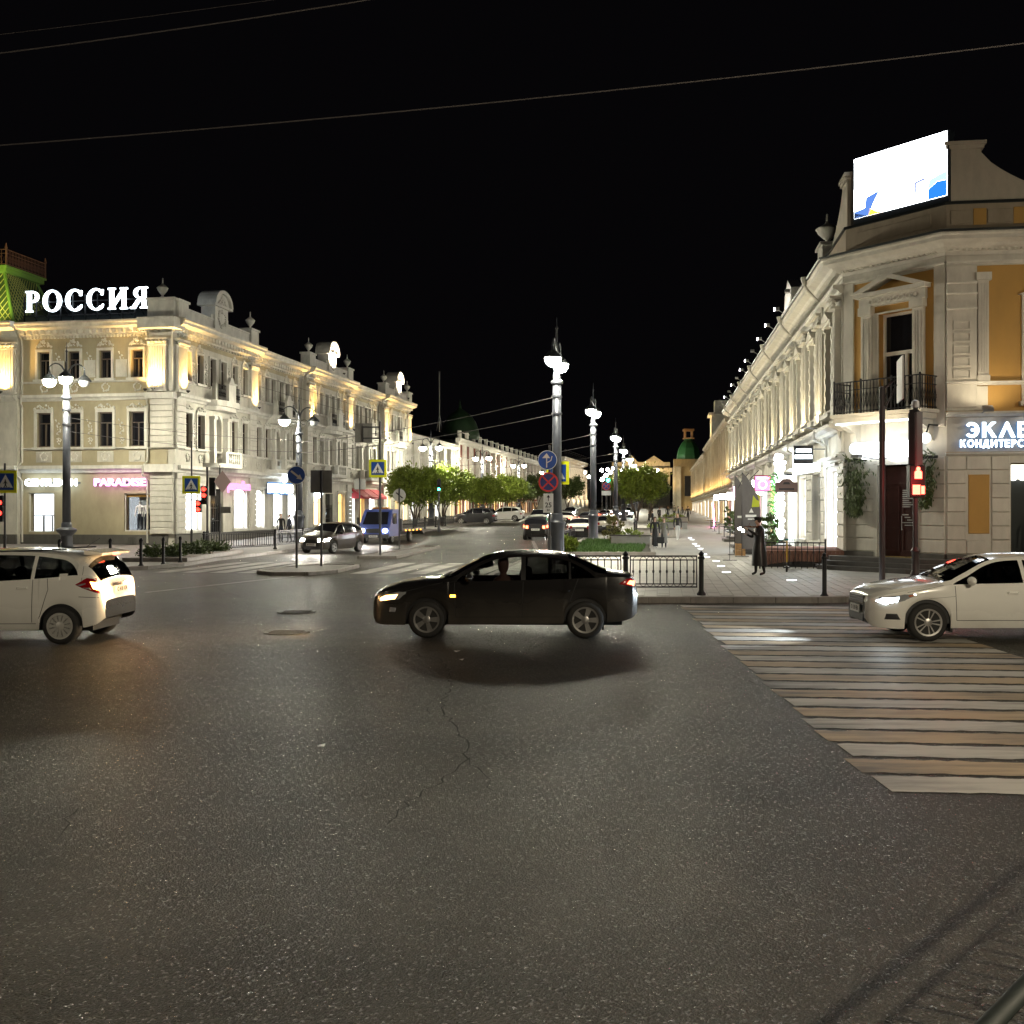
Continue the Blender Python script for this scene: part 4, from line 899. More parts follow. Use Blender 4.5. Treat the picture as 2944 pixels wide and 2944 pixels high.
# floodlights: on the ledge (light the wall) and on the gutter (lit lenses)
fa = MB(); fa.tube([(0,.1,0),(0,-.8,.12)], .02, 5); fa.M = Matrix.Translation((0,-.9,.14)) @ Matrix.Rotation(R(35), 4, 'X'); fa.box(-.16,.16,-.11,.11,-.05,.05)
fa_me = fa.mesh('wall_floodlight', M_zinc)
fb = MB(); fb.tube([(0,0,0),(0,-.35,.25)], .018, 5); fb.box(-.15,.15,-.5,-.3,.22,.34); fb_me = fb.mesh('cornice_floodlight', M_zinc)
fe_me = MB().box(-.13,.13,-.53,-.505,.2,.33).mesh('lens', emis('floodlight_lens', (1,.95,1.0), 14.0, False))
for k in range(NB):
    x = -(k+.95)*BP+.1
    fput('wall_floodlight', fa_me, B2, FS, x, 0, 5.35)
    lamp('wall_floodlight_beam', 'SPOT', B2, FS.p(x,-1.1,5.62)-B2.location, 190 if k else 130, (1.0,.82,.46), .12, 120, .7, Vector((.62,-.085,.9)))
    if k in (2,3,4,6,7,9,11):
        o = fput('cornice_floodlight', fb_me, B2, FS, x+1.6, -.8, 11.2); put('lens', fe_me, o)
    elif k != 0:
        fput('cornice_floodlight', fb_me, B2, FS, x+1.4, -.8, 11.2)
fput('wall_floodlight', fa_me, B2, FR, 1.05, 0, 5.3); 
for k in range(0, NB, 2):
    x = -(k+1)*BP+.9
    d = MB(); d.lathe([(.08,0),(.16,.25),(.16,.3)], 8, (x,-.95,11.0)); d.tube([(x,-.95,11.0),(x,-.8,10.75),(x,-.28,10.2),(x,-.28,5.4),(x,-.6,5.2),(x,-.6,4.95),(x,-.14,4.7),(x,-.14,.3)], .06, 6); fout(d, 'downpipe', M_pipe, B2, FS)
# floodlight on an arm below the balcony, throwing the railing's shadow up the corner
q = MB(); q.tube([(2.0,0,4.0),(2.0,-1.0,3.92),(2.0,-2.0,3.98)], .025, 6); q.box(1.86,2.14,-2.16,-1.94,3.94,4.04); fout(q, 'corner_floodlight', M_zinc, B2, FC)
lamp('corner_floodlight_beam', 'SPOT', B2, FC.p(2.0,-2.1,4.12)-B2.location, 130, (1.0,.84,.58), .06, 150, .5, FC.p(0,.55,0)-FC.p(0,0,0)+Vector((0,0,1)))
fput('wall_floodlight', fa_me, B2, FR, 2.4, 0, 5.3); lamp('wall_floodlight_beam', 'SPOT', B2, FR.p(1.2,-1.1,5.55)-B2.location, 35, (1.0,.84,.58), .1, 130, .6, Vector((.08,.6,.9)))
# steps at the corner door
M_step = mat('granite_step', (.085,.08,.078), .5, var=.3, vs=3)
ST = tag(thing('entrance_steps', 'three dark granite steps wrapping the chamfered corner door', 'steps', (PL.x,PL.y,.13)), kind='thing')
for k, (d, z) in enumerate(((1.65,.15),(1.30,.30),(.95,.45))):
    P = [FS.p(-.2-.3*(2-k)*0,-.12), FS.p(-.15,-d*.62), FC.p(.1,-d), FC.p(CW-.4,-d), FR.p(.25,-d*.85), FR.p(3.2,-d*.85), FR.p(3.2,-.12), FC.p(CW,-.11), FC.p(0,-.11)]
    mb = MB(); mb.prism([(p.x-PL.x,p.y-PL.y) for p in P], z-.15+.002*k, z); mb.out('step', M_step, ST)
# --- LED screen on the roof
SCR = thing('led_screen', 'huge bright white LED advertising screen on the roof corner', 'screen', FC.p(2.16,.02,12.36), FC.a)
cs = MB(); cs.box(-1.85,1.85,.06,.4,-.02,2.36); cs.out('screen_case', M_signcase, SCR)
sc_ = MB(); sc_.quad((-1.80,.05,.20),(1.80,.05,.20),(1.80,.05,2.33),(-1.80,.05,2.33)); sc_.out('screen_picture', emis('screen_white', (.95,.98,1.0), 7.0), SCR)
def shard(pts, col, st, nm):
    mb = MB(); mb.prismy(pts, .040, .046); mb.out('screen_shape', emis(nm, col, st), SCR)
shard([(1.12,.21),(1.79,.21),(1.79,.72),(1.45,.74),(1.12,.55)], (.02,.16,.55), .9, 'screen_blue')
shard([(1.12,.56),(1.45,.75),(1.79,.73),(1.79,1.0),(1.5,.95),(1.15,.85)], (.35,.72,.95), 1.0, 'screen_cyan')
shard([(.62,.5),(.68,.5),(.68,.85),(.95,.9),(.95,.45),(1.0,.45),(1.0,1.0),(.6,.92)], (.25,.3,.5), .8, 'screen_slate')
shard([(-1.79,.21),(-1.2,.21),(-1.0,.6),(-.78,.95),(-.8,.98),(-1.3,.85),(-1.35,.5),(-1.79,.45)], (.10,.22,.62), .7, 'screen_blue2')
shard([(-1.79,.201),(-1.25,.201),(-1.25,.21),(-1.79,.40)], (.01,.012,.02), .1, 'screen_dark')
shard([(-1.24,.201),(-.6,.201),(-.9,.3),(-1.15,.45)], (1.0,.5,.05), 1.4, 'screen_orange')
shard([(-1.79,1.25),(-1.45,1.4),(-1.0,1.55),(-1.0,2.2),(-1.79,2.2)], (.78,.90,1.0), 1.0, 'screen_pale')
# --- signs on that building
HALO = emis('blue_halo', (.22,.5,1.0), .55)
letter_sign('ЭКЛЕР', FR, 1.78, -.24, 4.80, 2.5, .50, 'white glowing ЭКЛЕР letters on the corner building wall', SIGNW, HALO, .21)
letter_sign('КОНДИТЕРСКАЯ', FR, 1.68, -.24, 4.36, 2.62, .25, 'smaller white glowing КОНДИТЕРСКАЯ line under ЭКЛЕР', SIGNW, HALO, .23)
t = thing('door_sign', 'overexposed white pill-shaped light sign with round emblem over the corner door', 'sign', FC.p(1.95,-.35,4.3), FC.a)
pl_ = MB(); n = 10
pl_.prismy([(-1.25+.2*cos(a),.2*sin(a)+.05) for a in [pi/2+pi*i/n for i in range(n+1)]]+[(1.05,-.15),(1.05,.25)], -.05, .1); pl_.box(-.95,1.05,-.04,.1,-.33,-.20); pl_.out('light_panel', emis('pill_sign', (.9,.97,1.0), 1.9), t)
em = MB(); em.M = Matrix.Rotation(R(90),4,'X'); em.lathe([(.40,-.1),(.42,0),(.42,.1),(.36,.13),(.02,.13)], 24, (.42,-.05,0)); em.out('round_emblem', MATS['pill_sign'], t)
t = thing('globe_sign', 'small white round lamp sign on a bracket beside ЭКЛЕР', 'sign', FC.p(3.7,-.75,4.55), FC.a)
mb = MB(); mb.ball((0,0,0), .17, 14, 10); mb.out('globe', MATS['pill_sign'], t); mb = MB(); mb.tube([(0,0,.1),(0,.2,.45),(0,.7,.45)], .03, 6); mb.out('bracket', M_black, t)
def box_sign(F, x, y, z, w_, h, label, lines, m=M_signcase, lm=SIGNW, d=.14, cat='sign'):
    t = thing('projecting_sign', label, cat, F.p(x,y,z), F.a+R(90))
    c = MB(); c.bbox(-w_/2,w_/2,-d/2,d/2,0,h,.03); c.out('sign_case', m, t)
    for (a,b,c0,d0) in lines:
        q = MB(); q.box(a*w_,b*w_,-d/2-.012,-d/2-.004,c0*h,d0*h); q.out('lit_line', lm, t)
    k = MB(); k.tube([(w_/2,0,h*.8),(w_/2+.45,0,h*.8)], .02, 6); k.out('bracket', M_black, t)
    return t
# ------------------------------------------------------------------ street lamps
E_lamp = emis('street_lamp_glass', (1.0,0.945,0.74), 320.0)
E_lampn = emis('near_lamp_glass', (1.0,0.86,0.62), 5600.0)
E_lampd = emis('side_lamp_glass', (1.0,0.88,0.66), 130.0)
M_shade = mat('lamp_shade', (.06,.065,.07), .4, .4)
_lamp = {}
def street_lamp(x, y, label, s=1.0, arms=R(82), lit=(1,1), flange=1.6, fr=.36, reach=.95, extra=None, em=None, detail=1):
    t = thing('street_lamp', label, 'street lamp', (x,y,gz(y)+.1), 0, 'cast iron street lamps with twin globes')
    k = (round(s,2), flange, fr)
    if k not in _lamp:
        b = MB(); b.lathe([(.42,0),(.42,.12),(.34,.18),(.31,.3),(.29,flange-.35),(.30,flange-.3),(fr*.9,flange-.14),(fr,flange-.06),(fr,flange),(fr*.85,flange+.05),(.26,flange+.12),(.25,flange+.3),(.21,flange+.36)], 18)
        sh = MB(); sh.lathe([(.205,flange+.3),(.19,4.0*s),(.175,7.3*s)], 18)
        r = MB()
        for z in (6.05,6.75): r.lathe([(.19,z*s-.05),(.215,z*s-.04),(.215,z*s+.04),(.19,z*s+.05)], 18)
        r.lathe([(.18,7.25*s),(.24,7.28*s),(.26,7.34*s),(.24,7.4*s),(.17,7.44*s),(.155,7.7*s),(.12,7.78*s),(.135,7.86*s),(.09,7.95*s),(.06,8.5*s),(.09,8.58*s),(.05,8.66*s),(.035,9.5*s),(.06,9.56*s),(.02,9.66*s),(.008,10.0*s)], 14)
        a = MB(); z0 = 8.2*s
        pts = [(0,0,z0)]+[(reach*.62*(1-cos(u))+.02, 0, z0+.85*sin(u)) for u in [pi*i/10 for i in range(1,8)]]+[(reach,0,z0+.45)]
        a.tube(pts, [.045]*4+[.035]*5, 6)
        q = [(.02+.3*cos(u)*(1-u/9), 0, z0-.1+.22*sin(u)*(1-u/9)) for u in [i*.6 for i in range(10)]]; a.tube([(p[0]+.28,p[1],p[2]) for p in q], .018, 5)
        sd = MB(); sd.lathe([(.04,.46),(.06,.34),(.16,.27),(.33,.09),(.37,0),(.34,.0),(.15,.2),(.04,.24)], 14, (reach,0,z0))
        gl = MB(); gl.ball((reach,0,z0-.05), .32, 10, 7, .95)
        _lamp[k] = (b.mesh('base', M_postm, 40), sh.mesh('shaft', M_postm, True), r.mesh('collar', M_postm, 40), a.mesh('arm', M_shade, True), sd.mesh('shade', M_shade, 40), gl.mesh('globe', E_lamp, True), MB().ball((reach,0,z0-.04), .27, 10, 7, .95).mesh('globe', mat('unlit_globe', (.35,.36,.36), .2), True))
    b, sh, r, a, sd, gl, gu = _lamp[k]
    put('base', b, t); put('shaft', sh, t); put('collar', r, t)
    for i, on in enumerate(lit):
        o = put('arm', a, t, (0,0,0), arms+i*2*pi/len(lit)); put('shade', sd, o); go = put('globe', gl if on else gu, o)
        if on and em is E_lampn: go.data = MB().ball((reach,0,8.2*s-.06), .12, 10, 7).mesh('globe', em, True)
        elif on and em: me = gl.copy(); me.materials.clear(); me.materials.append(em); go.data = me
    return t
LP = [(1.84,43.7),(5.15,67.5),(9.45,97),(13.0,124),(16.8,152),(20.6,180),(24.4,208),(28.2,236)]
words = ['tall grey street lamp on the boulevard edge nearest the crossing', 'second street lamp along the planted boulevard edge', 'third street lamp along the planted boulevard edge', 'fourth street lamp along the boulevard edge', 'fifth street lamp along the boulevard edge, small', 'sixth street lamp along the boulevard, far off', 'seventh street lamp along the boulevard, far off', 'farthest street lamp along the boulevard edge']
for (x, y), lb in zip(LP, words): street_lamp(x, y, lb, 1.0, R(78) if y < 60 else R(76))
LL = [(-22.6,54.0,1.06,R(170),(1,1,0),1.1,.5,'ornate lamp post with two lit globes before the letters building corner'),
      (-12.9,64.5,.90,R(215),(1,0),1.6,.36,'lamp post beside the blue arrow sign with one globe unlit'),
      (-7.75,101.7,.92,R(150),(1,1),1.6,.36,'lamp post rising from the round tree crowns across the street'),
      (-3.6,129,.92,R(150),(1,1),1.6,.36,'second lamp post down the far kerb by the brick building'),
      (1.0,160,.92,R(150),(1,1),1.6,.36,'third lamp post down the far kerb by the brick building'),
      (6.6,205,.92,R(150),(1,1),1.6,.36,'faint lamp post far down the street near the columned building')]
for x, y, s, a, lit, fl, fr, lb in LL: street_lamp(x, y, lb, s, a, lit, fl, fr)
# lamp standards on the near side of the crossing, behind the photographer (the railing shadow shows the right-hand one; the third is added)
street_lamp(11.4, -.8, 'street lamp on the near pavement, out of view to the right', 1.0, R(150), (1,), em=E_lampn)
street_lamp(-22.0, 4.0, 'street lamp on the near pavement, out of view to the left', 1.0, R(90), em=E_lampd)
street_lamp(21.0, 24.5, 'added street lamp, out of view past the white sedan', 1.0, R(0), em=E_lampd)  # invented lamp, unseen, added to help light the corner building's front

# ------------------------------------------------------------------ road signs
M_yel = mat('fluorescent_yellow', (.72,.76,.01), .45); M_blue = mat('sign_blue_film', (.012,.07,.36), .4, var=.15, vs=20); M_signw = mat('sign_white_film', (.78,.78,.76), .4)
M_signk = mat('sign_black_print', (.012,.012,.012), .5); M_red = mat('sign_red_film', (.55,.02,.02), .4); M_back = mat('sign_back_grey', (.20,.195,.18), .5, .3, var=.25, vs=5)
def pole(t, h, r=.04, name='pole', m=None, z0=0, x=0, y=0, base=False):
    b = MB(); b.lathe([(r,z0),(r,h),(.004,h+.02)], 10, (x,y,0))
    if base: b.lathe([(r*2.2,0),(r*2.2,.3),(r*1.5,.4),(r*1.5,.9),(r*1.9,.95),(r*1.2,1.05)], 10, (x,y,0))
    b.out(name, m or M_pole, t, smooth=40)
def disc(mb, cx, cz, r, y0, y1, n=28): mb.prismy([(cx+r*cos(2*pi*i/n), cz+r*sin(2*pi*i/n)) for i in range(n)], y0, y1)
def walker(mb, s, y0, y1, ox, oz):
    P = lambda pts: mb.prismy([(ox+x*s, oz+z*s) for x, z in pts], y0, y1)
    disc(mb, ox-.01*s, oz+.30*s, .055*s, y0, y1, 12)
    P([(-.07,.22),(-.03,.24),(.03,.24),(.06,.2),(.05,-.02),(-.05,-.02)]); P([(-.05,-.02),(.05,-.02),(.0,-.15),(-.13,-.3),(-.17,-.28),(-.06,-.12)])
    P([(-.02,-.02),(.05,-.02),(.09,-.15),(.17,-.29),(.12,-.31),(.03,-.16)]); P([(-.06,.22),(-.03,.17),(-.09,.06),(-.16,.02),(-.17,.06),(-.12,.1)]); P([(.03,.23),(.06,.2),(.12,.1),(.15,.02),(.11,.01),(.07,.1)])
def crossing_sign(t, z, s=.95, x=0, y=0, rz=0, flip=1, ped=True):
    o = MB(); h = s/2; o.prismy([(-h,-h),(h,-h),(h,h),(-h,h)], -.012, .012); b = o.out('sign_plate', [M_yel], t, (x,y,z), rz)
    i = h*.74; q = MB(); q.prismy([(-i,-i),(i,-i),(i,i),(-i,i)], -.016, -.013); q.out('blue_field', M_blue, b)
    q = MB(); q.prismy([(-i*.9,-i*.72),(i*.9,-i*.72),(0,i*.88)], -.020, -.017); q.out('white_triangle', M_signw, b)
    q = MB(); walker(q, s*.78*.74, -.024, -.021, 0, -i*.28)
    for k in range(3): q.box(-i*.6+k*i*.46, -i*.6+k*i*.46+i*.22, -.024, -.021, -i*.70, -i*.64)
    if flip < 0: q.v = [(-v[0],v[1],v[2]) for v in q.v]
    q.out('walking_figure', M_signk, b); return b
def signpost(px, y, label, h, up=.1, r=.04, x=None, base=False, cat='road sign'):
    xx = X(px,y) if x is None else x
    t = thing('road_sign', label, cat, (xx,y,gz(y)+up)); pole(t, h, r, base=base); return t, gz(y)+up
# left side
t, g = signpost(14, 44, 'yellow-edged crossing sign at the far left edge of the pavement', 4.0, .12, base=True); crossing_sign(t, Z(1385,44)-g, .93, .06, -.06)
q = MB(); q.box(-.5,-.05,-.12,.12,Z(1500,44)-g,Z(1425,44)-g); q.out('signal_head', M_black, t); q = MB(); q.M = Matrix.Rotation(R(90),4,'X'); q.lathe([(.09,0),(.09,.02)], 14, (-.16,Z(1445,44)-g,.12)); q.lathe([(.09,0),(.09,.02)], 14, (-.16,Z(1475,44)-g,.12)); q.out('red_light', emis('signal_red', (1,.02,.012), 6), t)
t, g = signpost(551, 54, 'yellow-edged crossing sign in front of the coursed corner pier', Z(1275,54)-gz(54), .12, base=True); crossing_sign(t, Z(1394,54)-g, .9, 0, -.06)
E_red = emis('signal_red_bright', (1.0,.02,.012), 6)
def signal(px, y, label, base_up=.12, heads=(), h=4.2, x=None):
    xx = X(px,y) if x is None else x; g = gz(y)+base_up
    t = thing('traffic_light', label, 'traffic light', (xx,y,g)); pole(t, h, .055, base=True)
    for hx, z0, n, lits, em, yaw, bk in heads:
        s = .30; w_ = .30
        b = MB(); b.bbox(-w_/2,w_/2,-.12,.10,0,n*s,.02)
        for i in range(n): ring(b, 0, (i+.5)*s, .125, .125, .02, .02, R(20), R(160), -.26, -.12, 10)
        hd = b.out('signal_head', M_black, t, (hx,-.05,z0-g), yaw)
        for i in range(n):
            l = MB(); disc(l, 0, (i+.5)*s, .105, -.135, -.122, 16); l.out('lens', em if i in lits else mat('unlit_lens', (.03,.02,.02), .2), hd)
    return t
signal(596, 53, 'red traffic light by the corner railing with red countdown below', .12, [(-.12,Z(1450,53),3,(1,2),E_red,0,0), (-.42,Z(1473,53),2,(0,1),E_red,0,0), (.28,Z(1425,53),3,(),E_red,R(180),0)])
t, g = signpost(632, 52, 'back of a diamond road sign with small plate below', Z(1345,52)-gz(52), .12)
zz = Z(1385,52)-g; q = MB(); q.prismy([(0,-.55),(.42,0),(0,.55),(-.42,0)], .03, .05); q.out('sign_back', mat('pinkish_back', (.30,.20,.18), .5), t, (.14,0,zz), R(35)); q = MB(); q.box(-.1,.52,.03,.05,Z(1475,52)-g,Z(1457,52)-g); q.out('plate_back', M_back, t)
t, g = signpost(853, 38.3, 'round blue sign with white arrow pointing down right', Z(1340,38.3), .11, x=-7.75)
zz = Z(1366,38.3)-g; q = MB(); disc(q, 0, zz, .325, -.05, -.03); o = q.out('sign_plate', M_blue, t); q = MB(); q.M = Matrix.Translation((0,0,zz)) @ Matrix.Rotation(R(38),4,'Y'); q.box(-.24,.10,-.056,-.052,-.035,.035); q.prismy([(.08,-.10),(.27,0),(.08,.10)], -.056, -.052); q.out('arrow', mat('pale_pink_film', (.66,.60,.56), .5), o)
q = MB(); ring(q, 0, zz, .33, .33, .02, .02, 0, 2*pi, -.055, -.045, 28); q.out('rim', M_signw, o)
t, g = signpost(924, 39.6, 'square grey back of a road sign on the traffic island', Z(1362,39.6), .11, x=X(924,39.6), r=.045); q = MB(); q.box(-.41,.39,.04,.06,Z(1417,39.6)-g,Z(1352,39.6)-g); q.out('sign_back', M_back, t); q = MB(); q.box(-.03,.03,.0,.045,Z(1405,39.6)-g,Z(1365,39.6)-g); q.out('mount_rail', M_zinc, t)
t, g = signpost(1096, 49.5, 'tall pole with large framed sign back above a yellow crossing sign', Z(1218,49.5), .11, x=X(1093,49.5), r=.055)
crossing_sign(t, Z(1347,49.5)-g, .82, -.1, -.08, R(-4)); q = MB(); q.box(-1.17,-.37,.02,.05,Z(1272,49.5)-g,Z(1217,49.5)-g); q.out('sign_back', M_back, t); q = MB(); q.box(-.8,0,-.03,.02,Z(1230,49.5)-g,Z(1226,49.5)-g); q.box(-.8,0,-.03,.02,Z(1262,49.5)-g,Z(1258,49.5)-g); q.box(-.82,-.77,-.03,.02,Z(1272,49.5)-g,Z(1224,49.5)-g); q.out('sign_bracket', M_pole, t)
t, g = signpost(1148, 55.5, 'round grey sign back on a thin pole behind the island', Z(1410,55.5)-gz(55.5), .11); q = MB(); disc(q, 0, Z(1424,55.5)-g, .34, .03, .05); o = q.out('sign_back', mat('light_sign_back', (.42,.42,.40), .5), t); q = MB(); q.M = Matrix.Translation((0,0,Z(1424,55.5)-g)) @ Matrix.Rotation(R(40),4,'Y'); q.box(-.22,.22,.0,.028,-.03,.03); q.out('strut', M_pole, o)
t, g = signpost(1034, 66, 'small square sign back on a pole beyond the crossing', Z(1380,66)-gz(66), .12); q = MB(); q.box(-.33,.37,.03,.05,Z(1407,66)-g,Z(1378,66)-g); q.out('sign_back', MATS['light_sign_back'], t)
# right: by the first boulevard lamp
y = 43.0; t, g = signpost(1580, y, 'round blue lane-arrow sign above a crossed no-stopping disc and plate', Z(1290,y), .13, r=.045, base=True)
zz = Z(1323,y)-g; q = MB(); disc(q, -.09, zz, .385, -.06, -.04); o = q.out('blue_disc', M_blue, t); q = MB(); q.tube([(-.12,-.068,zz-.3),(-.12,-.068,zz+.1)], .03, 4); q.prismy([(-.3,zz+.08),(-.12,zz+.28),(.02,zz+.08)], -.072, -.068); q.tube([(-.1,-.068,zz-.1),(.05,-.068,zz-.02),(.1,-.068,zz+.16)], .025, 4); q.out('worn_arrows', MATS['pale_pink_film'], o)
q = MB(); ring(q, -.09, zz, .39, .39, .02, .02, 0, 2*pi, -.066, -.05, 28); q.out('rim', M_signw, o)
def no_stop(t, x, zz, r, y=-.05):
    q = MB(); disc(q, x, zz, r*.84, y, y+.02); o = q.out('no_stopping_disc', mat('no_stopping_blue', (.012,.02,.16), .4), t)
    q = MB(); ring(q, x, zz, r, r, r*.17, r*.17, 0, 2*pi, y-.008, y+.02, 28)
    for a in (45,-45):
        q.M = Matrix.Translation((x,0,zz)) @ Matrix.Rotation(R(a),4,'Y'); q.box(-r*.86,r*.86,y-.008,y+.004,-r*.07,r*.07)
    q.out('red_ring', M_red, o)
no_stop(t, -.05, Z(1386,y)-g, .40)
z0, z1 = Z(1474,y)-g, Z(1419,y)-g; q = MB(); q.box(-.25,.15,-.06,-.04,z0,z1); o = q.out('plate', M_signw, t)
q = MB(); q.box(-.065,-.035,-.066,-.061,z1-.30,z1-.10); q.prismy([(-.12,z1-.16),(-.05,z1-.05),(.02,z1-.16)], -.066, -.061); q.out('arrow', M_signk, o)
me = text_mesh('25', .28, .002, .004); me.materials.append(M_signk); put('lettering', me, o, (-.05,-.063,z0+.30)); q = sans_word('м', .11, .15, y0=-.066, y1=-.061)[0]; q.v = [(v[0]-.05,v[1],v[2]+z0+.13) for v in q.v]; q.out('lettering', M_signk, o)
t = thing('road_sign', 'yellow-edged crossing sign half hidden behind the nearest boulevard lamp', 'road sign', (1.84,43.95,.13)); crossing_sign(t, Z(1360,44)-.13, .95, .05, .0, R(-14)); q = MB(); q.tube([(0,.02,Z(1390,44)),(0,.02,Z(1320,44))], .03, 6); q.out('bracket', M_pole, t)
y = 93; t, g = signpost(1743, y, 'distant no-stopping disc with plate under a green light', Z(1375,y)-gz(y), .13); no_stop(t, 0, Z(1398,y)-g, .36); q = MB(); q.box(-.4,.4,-.05,-.03,Z(1424,y)-g,Z(1411,y)-g); q.out('plate', M_signw, t); q = MB(); q.ball((.15,-.1,Z(1381,y)-g), .16, 8, 6); q.out('green_light', emis('signal_green', (.05,1.0,.55), 8), t)
y = 84; t = signal(1262, y, 'distant green traffic light among the tree crowns', .12, [(0,Z(1412,y),3,(0,),emis('signal_green2', (.05,1.0,.5), 10),0,0)], Z(1380,y)-gz(y)); 
# right corner: cantilever sign pole and pedestrian signal
y = 29.6; t = thing('sign_pole', 'tall dark pole holding an edge-on sign panel by the corner steps', 'sign pole', (X(2536,y),y,.13)); h = Z(1112,y)-.13
pole(t, h, .085); q = MB(); q.tube([(0,0,h-.08),(.33,-.12,h+.2)], .035, 6); q.tube([(0,0,h-.75),(.36,-.12,h+.05)], .025, 6); q.out('bracket', M_pole, t); q = MB(); q.box(.34,.38,-.9,.5,h-.42,h+.75); q.out('sign_panel', mat('panel_white', (.6,.6,.58), .5), t, (0.1,0,0), R(-14))
y = 29.0; E_pr = emis('pedestrian_red', (1.0,.05,.03), 9)
t = thing('traffic_light', 'pedestrian signal with glowing red figure in front of the corner door', 'traffic light', (X(2632,y),y,.13)); pole(t, Z(1170,y)-.13, .07, base=True)
b = MB(); b.bbox(-.2,.22,-.14,.12,Z(1430,y)-.13,Z(1338,y)-.13,.02); hd = b.out('signal_head', M_black, t)
zc = Z(1362,y)-.13; q = MB(); disc(q, .02, zc+.13, .055, -.16, -.145, 12); q.prismy([(-.08,zc-.14),(.12,zc-.14),(.12,zc+.04),(.08,zc+.08),(-.04,zc+.08),(-.08,zc+.04)], -.16, -.145); q.out('red_figure', E_pr, hd)
zc = Z(1408,y)-.13; q = MB(); q.prismy([(-.13,zc-.13),(.07,zc-.13),(.07,zc+.13),(-.13,zc+.13)], -.16, -.145); q.box(.10,.19,-.16,-.145,zc-.12,zc+.10); q.out('red_countdown', E_pr, hd)
lamp('pedestrian_red_glow', 'POINT', t, (0,-1.0,Z(1385,y)-.13), 28, (1,.03,.05), .12)
b = MB(); b.bbox(-.16,.18,.0,.26,Z(1370,y)-.13,Z(1178,y)-.13,.03); q = b.out('vehicle_signal_head', M_black, t, (.12,0,0), R(64)); b = MB(); b.bbox(-.17,.17,.0,.22,Z(1350,y)-.13,Z(1185,y)-.13,.03); b.out('vehicle_signal_head', mat('signal_grey', (.10,.105,.11), .4), t, (-.10,0,0), R(-70))
q = MB(); q.lathe([(.12,0),(.12,.05),(.10,.18),(.02,.22)], 12, (0,0,Z(1172,y)-.13)); q.out('cap', M_zinc, t)
# ------------------------------------------------------------------ bollards, railings
boll = MB().lathe([(.10,0),(.10,.03),(.065,.07),(.055,.12),(.055,.9),(.075,.92),(.075,.95),(.05,.98),(.055,1.02),(.005,1.06)], 12).mesh('bollard', M_black, 40)
for x, y, lb in ((7.5,25.55,'black bollard on the kerb in front of the corner steps'), (-14.7,38.95,'black bollard nearest the white hatchback on the left kerb'), (-13.75,39.45,'second black bollard along the left kerb'), (-13.3,40.6,'third black bollard along the left kerb'), (-13.15,42.2,'black bollard at the end of the corner planting')):
    tag(put('bollard', boll, None, (x,y,.12+gz(y))), lb, 'bollard', 'black kerb bollards')
tag(put('bollard', boll, None, (-16.2,38.1,.12)), 'leftmost black bollard, above the hatchback tailgate', 'bollard', 'black kerb bollards')
def fence_panel(w_, h=.78, z0=.18):
    m = MB(); m.box(0,w_,-.018,.018,z0+h-.035,z0+h); m.box(0,w_,-.014,.014,z0+h-.125,z0+h-.097); m.box(0,w_,-.018,.018,z0,z0+.032); m.box(0,w_,-.014,.014,z0+.077,z0+.103); m.box(0,.025,-.014,.014,z0,z0+h); m.box(w_-.025,w_,-.014,.014,z0,z0+h)
    n = int(w_/.175)
    for i in range(n+1):
        x = w_*(i+.5)/(n+1); m.box(x-.012,x+.012,-.012,.012,z0+.08,z0+h-.1); m.ball((x,0,z0+h*.5), .028, 6, 4, 1.8)
        for sg, zb in ((1,z0+h-.1),(-1,z0+.1)):
            m.tube([(x-.16*cos(u)*1.0, 0, zb+sg*.085*sin(u)) for u in [pi*j/6 for j in range(7)] if 0 < x-.16*cos(u) < w_], 0.010, 4, False) if 0.17 < x < w_-.17 else None
    return m
post = MB().lathe([(.11,0),(.11,.04),(.07,.09),(.06,.14),(.06,.86),(.085,.88),(.085,.92),(.05,.95),(.075,1.0),(.005,1.07)], 12).mesh('post', M_black, 40)
FN = thing('pavement_railing', 'black ornamental iron railing along the kerb behind the black sedan', 'railing', (4.58,25.75,.14))
put('post', post, FN); put('post', post, FN, (-1.83,0,0)); put('post', post, FN, (-3.66,.12,0))
fence_panel(1.63).out('railing_panel', M_black, FN, (-1.73,0,0)); fence_panel(1.63).out('railing_panel', M_black, FN, (-3.56,.06,0))
# long low railing on the left kerb
FL = thing('kerb_railing', 'long low black railing along the far kerb before the shops', 'railing', (0,0,0))
a = (-14.6,52.0); pts = [(-14.9,51.5)]+[(xk(y)-1.0, y) for y in (56,60.4,64.8,69.2,73.6,78,82.4)]
for (x0,y0), (x1,y1) in zip(pts[:-1], pts[1:]):
    d = sqrt((x1-x0)**2+(y1-y0)**2); an = atan2(y1-y0, x1-x0); z = gz(y0)+.12
    put('post', post, FL, (x0,y0,z)); fence_panel(d-.14).out('railing_panel', M_black, FL, (x0+.07*cos(an), y0+.07*sin(an), z), an)
FL2 = thing('kerb_railing', 'low railing beyond under the round trees, by the parked cars', 'railing', (0,0,0))
pts = [(xk(y)-1.0, y) for y in (83.5,88,92.5,97,101.5,106)]
for (x0,y0), (x1,y1) in zip(pts[:-1], pts[1:]):
    d = sqrt((x1-x0)**2+(y1-y0)**2); an = atan2(y1-y0, x1-x0); z = gz(y0)+.12
    put('post', post, FL2, (x0,y0,z)); fence_panel(d-.14).out('railing_panel', M_black, FL2, (x0,y0,z), an)
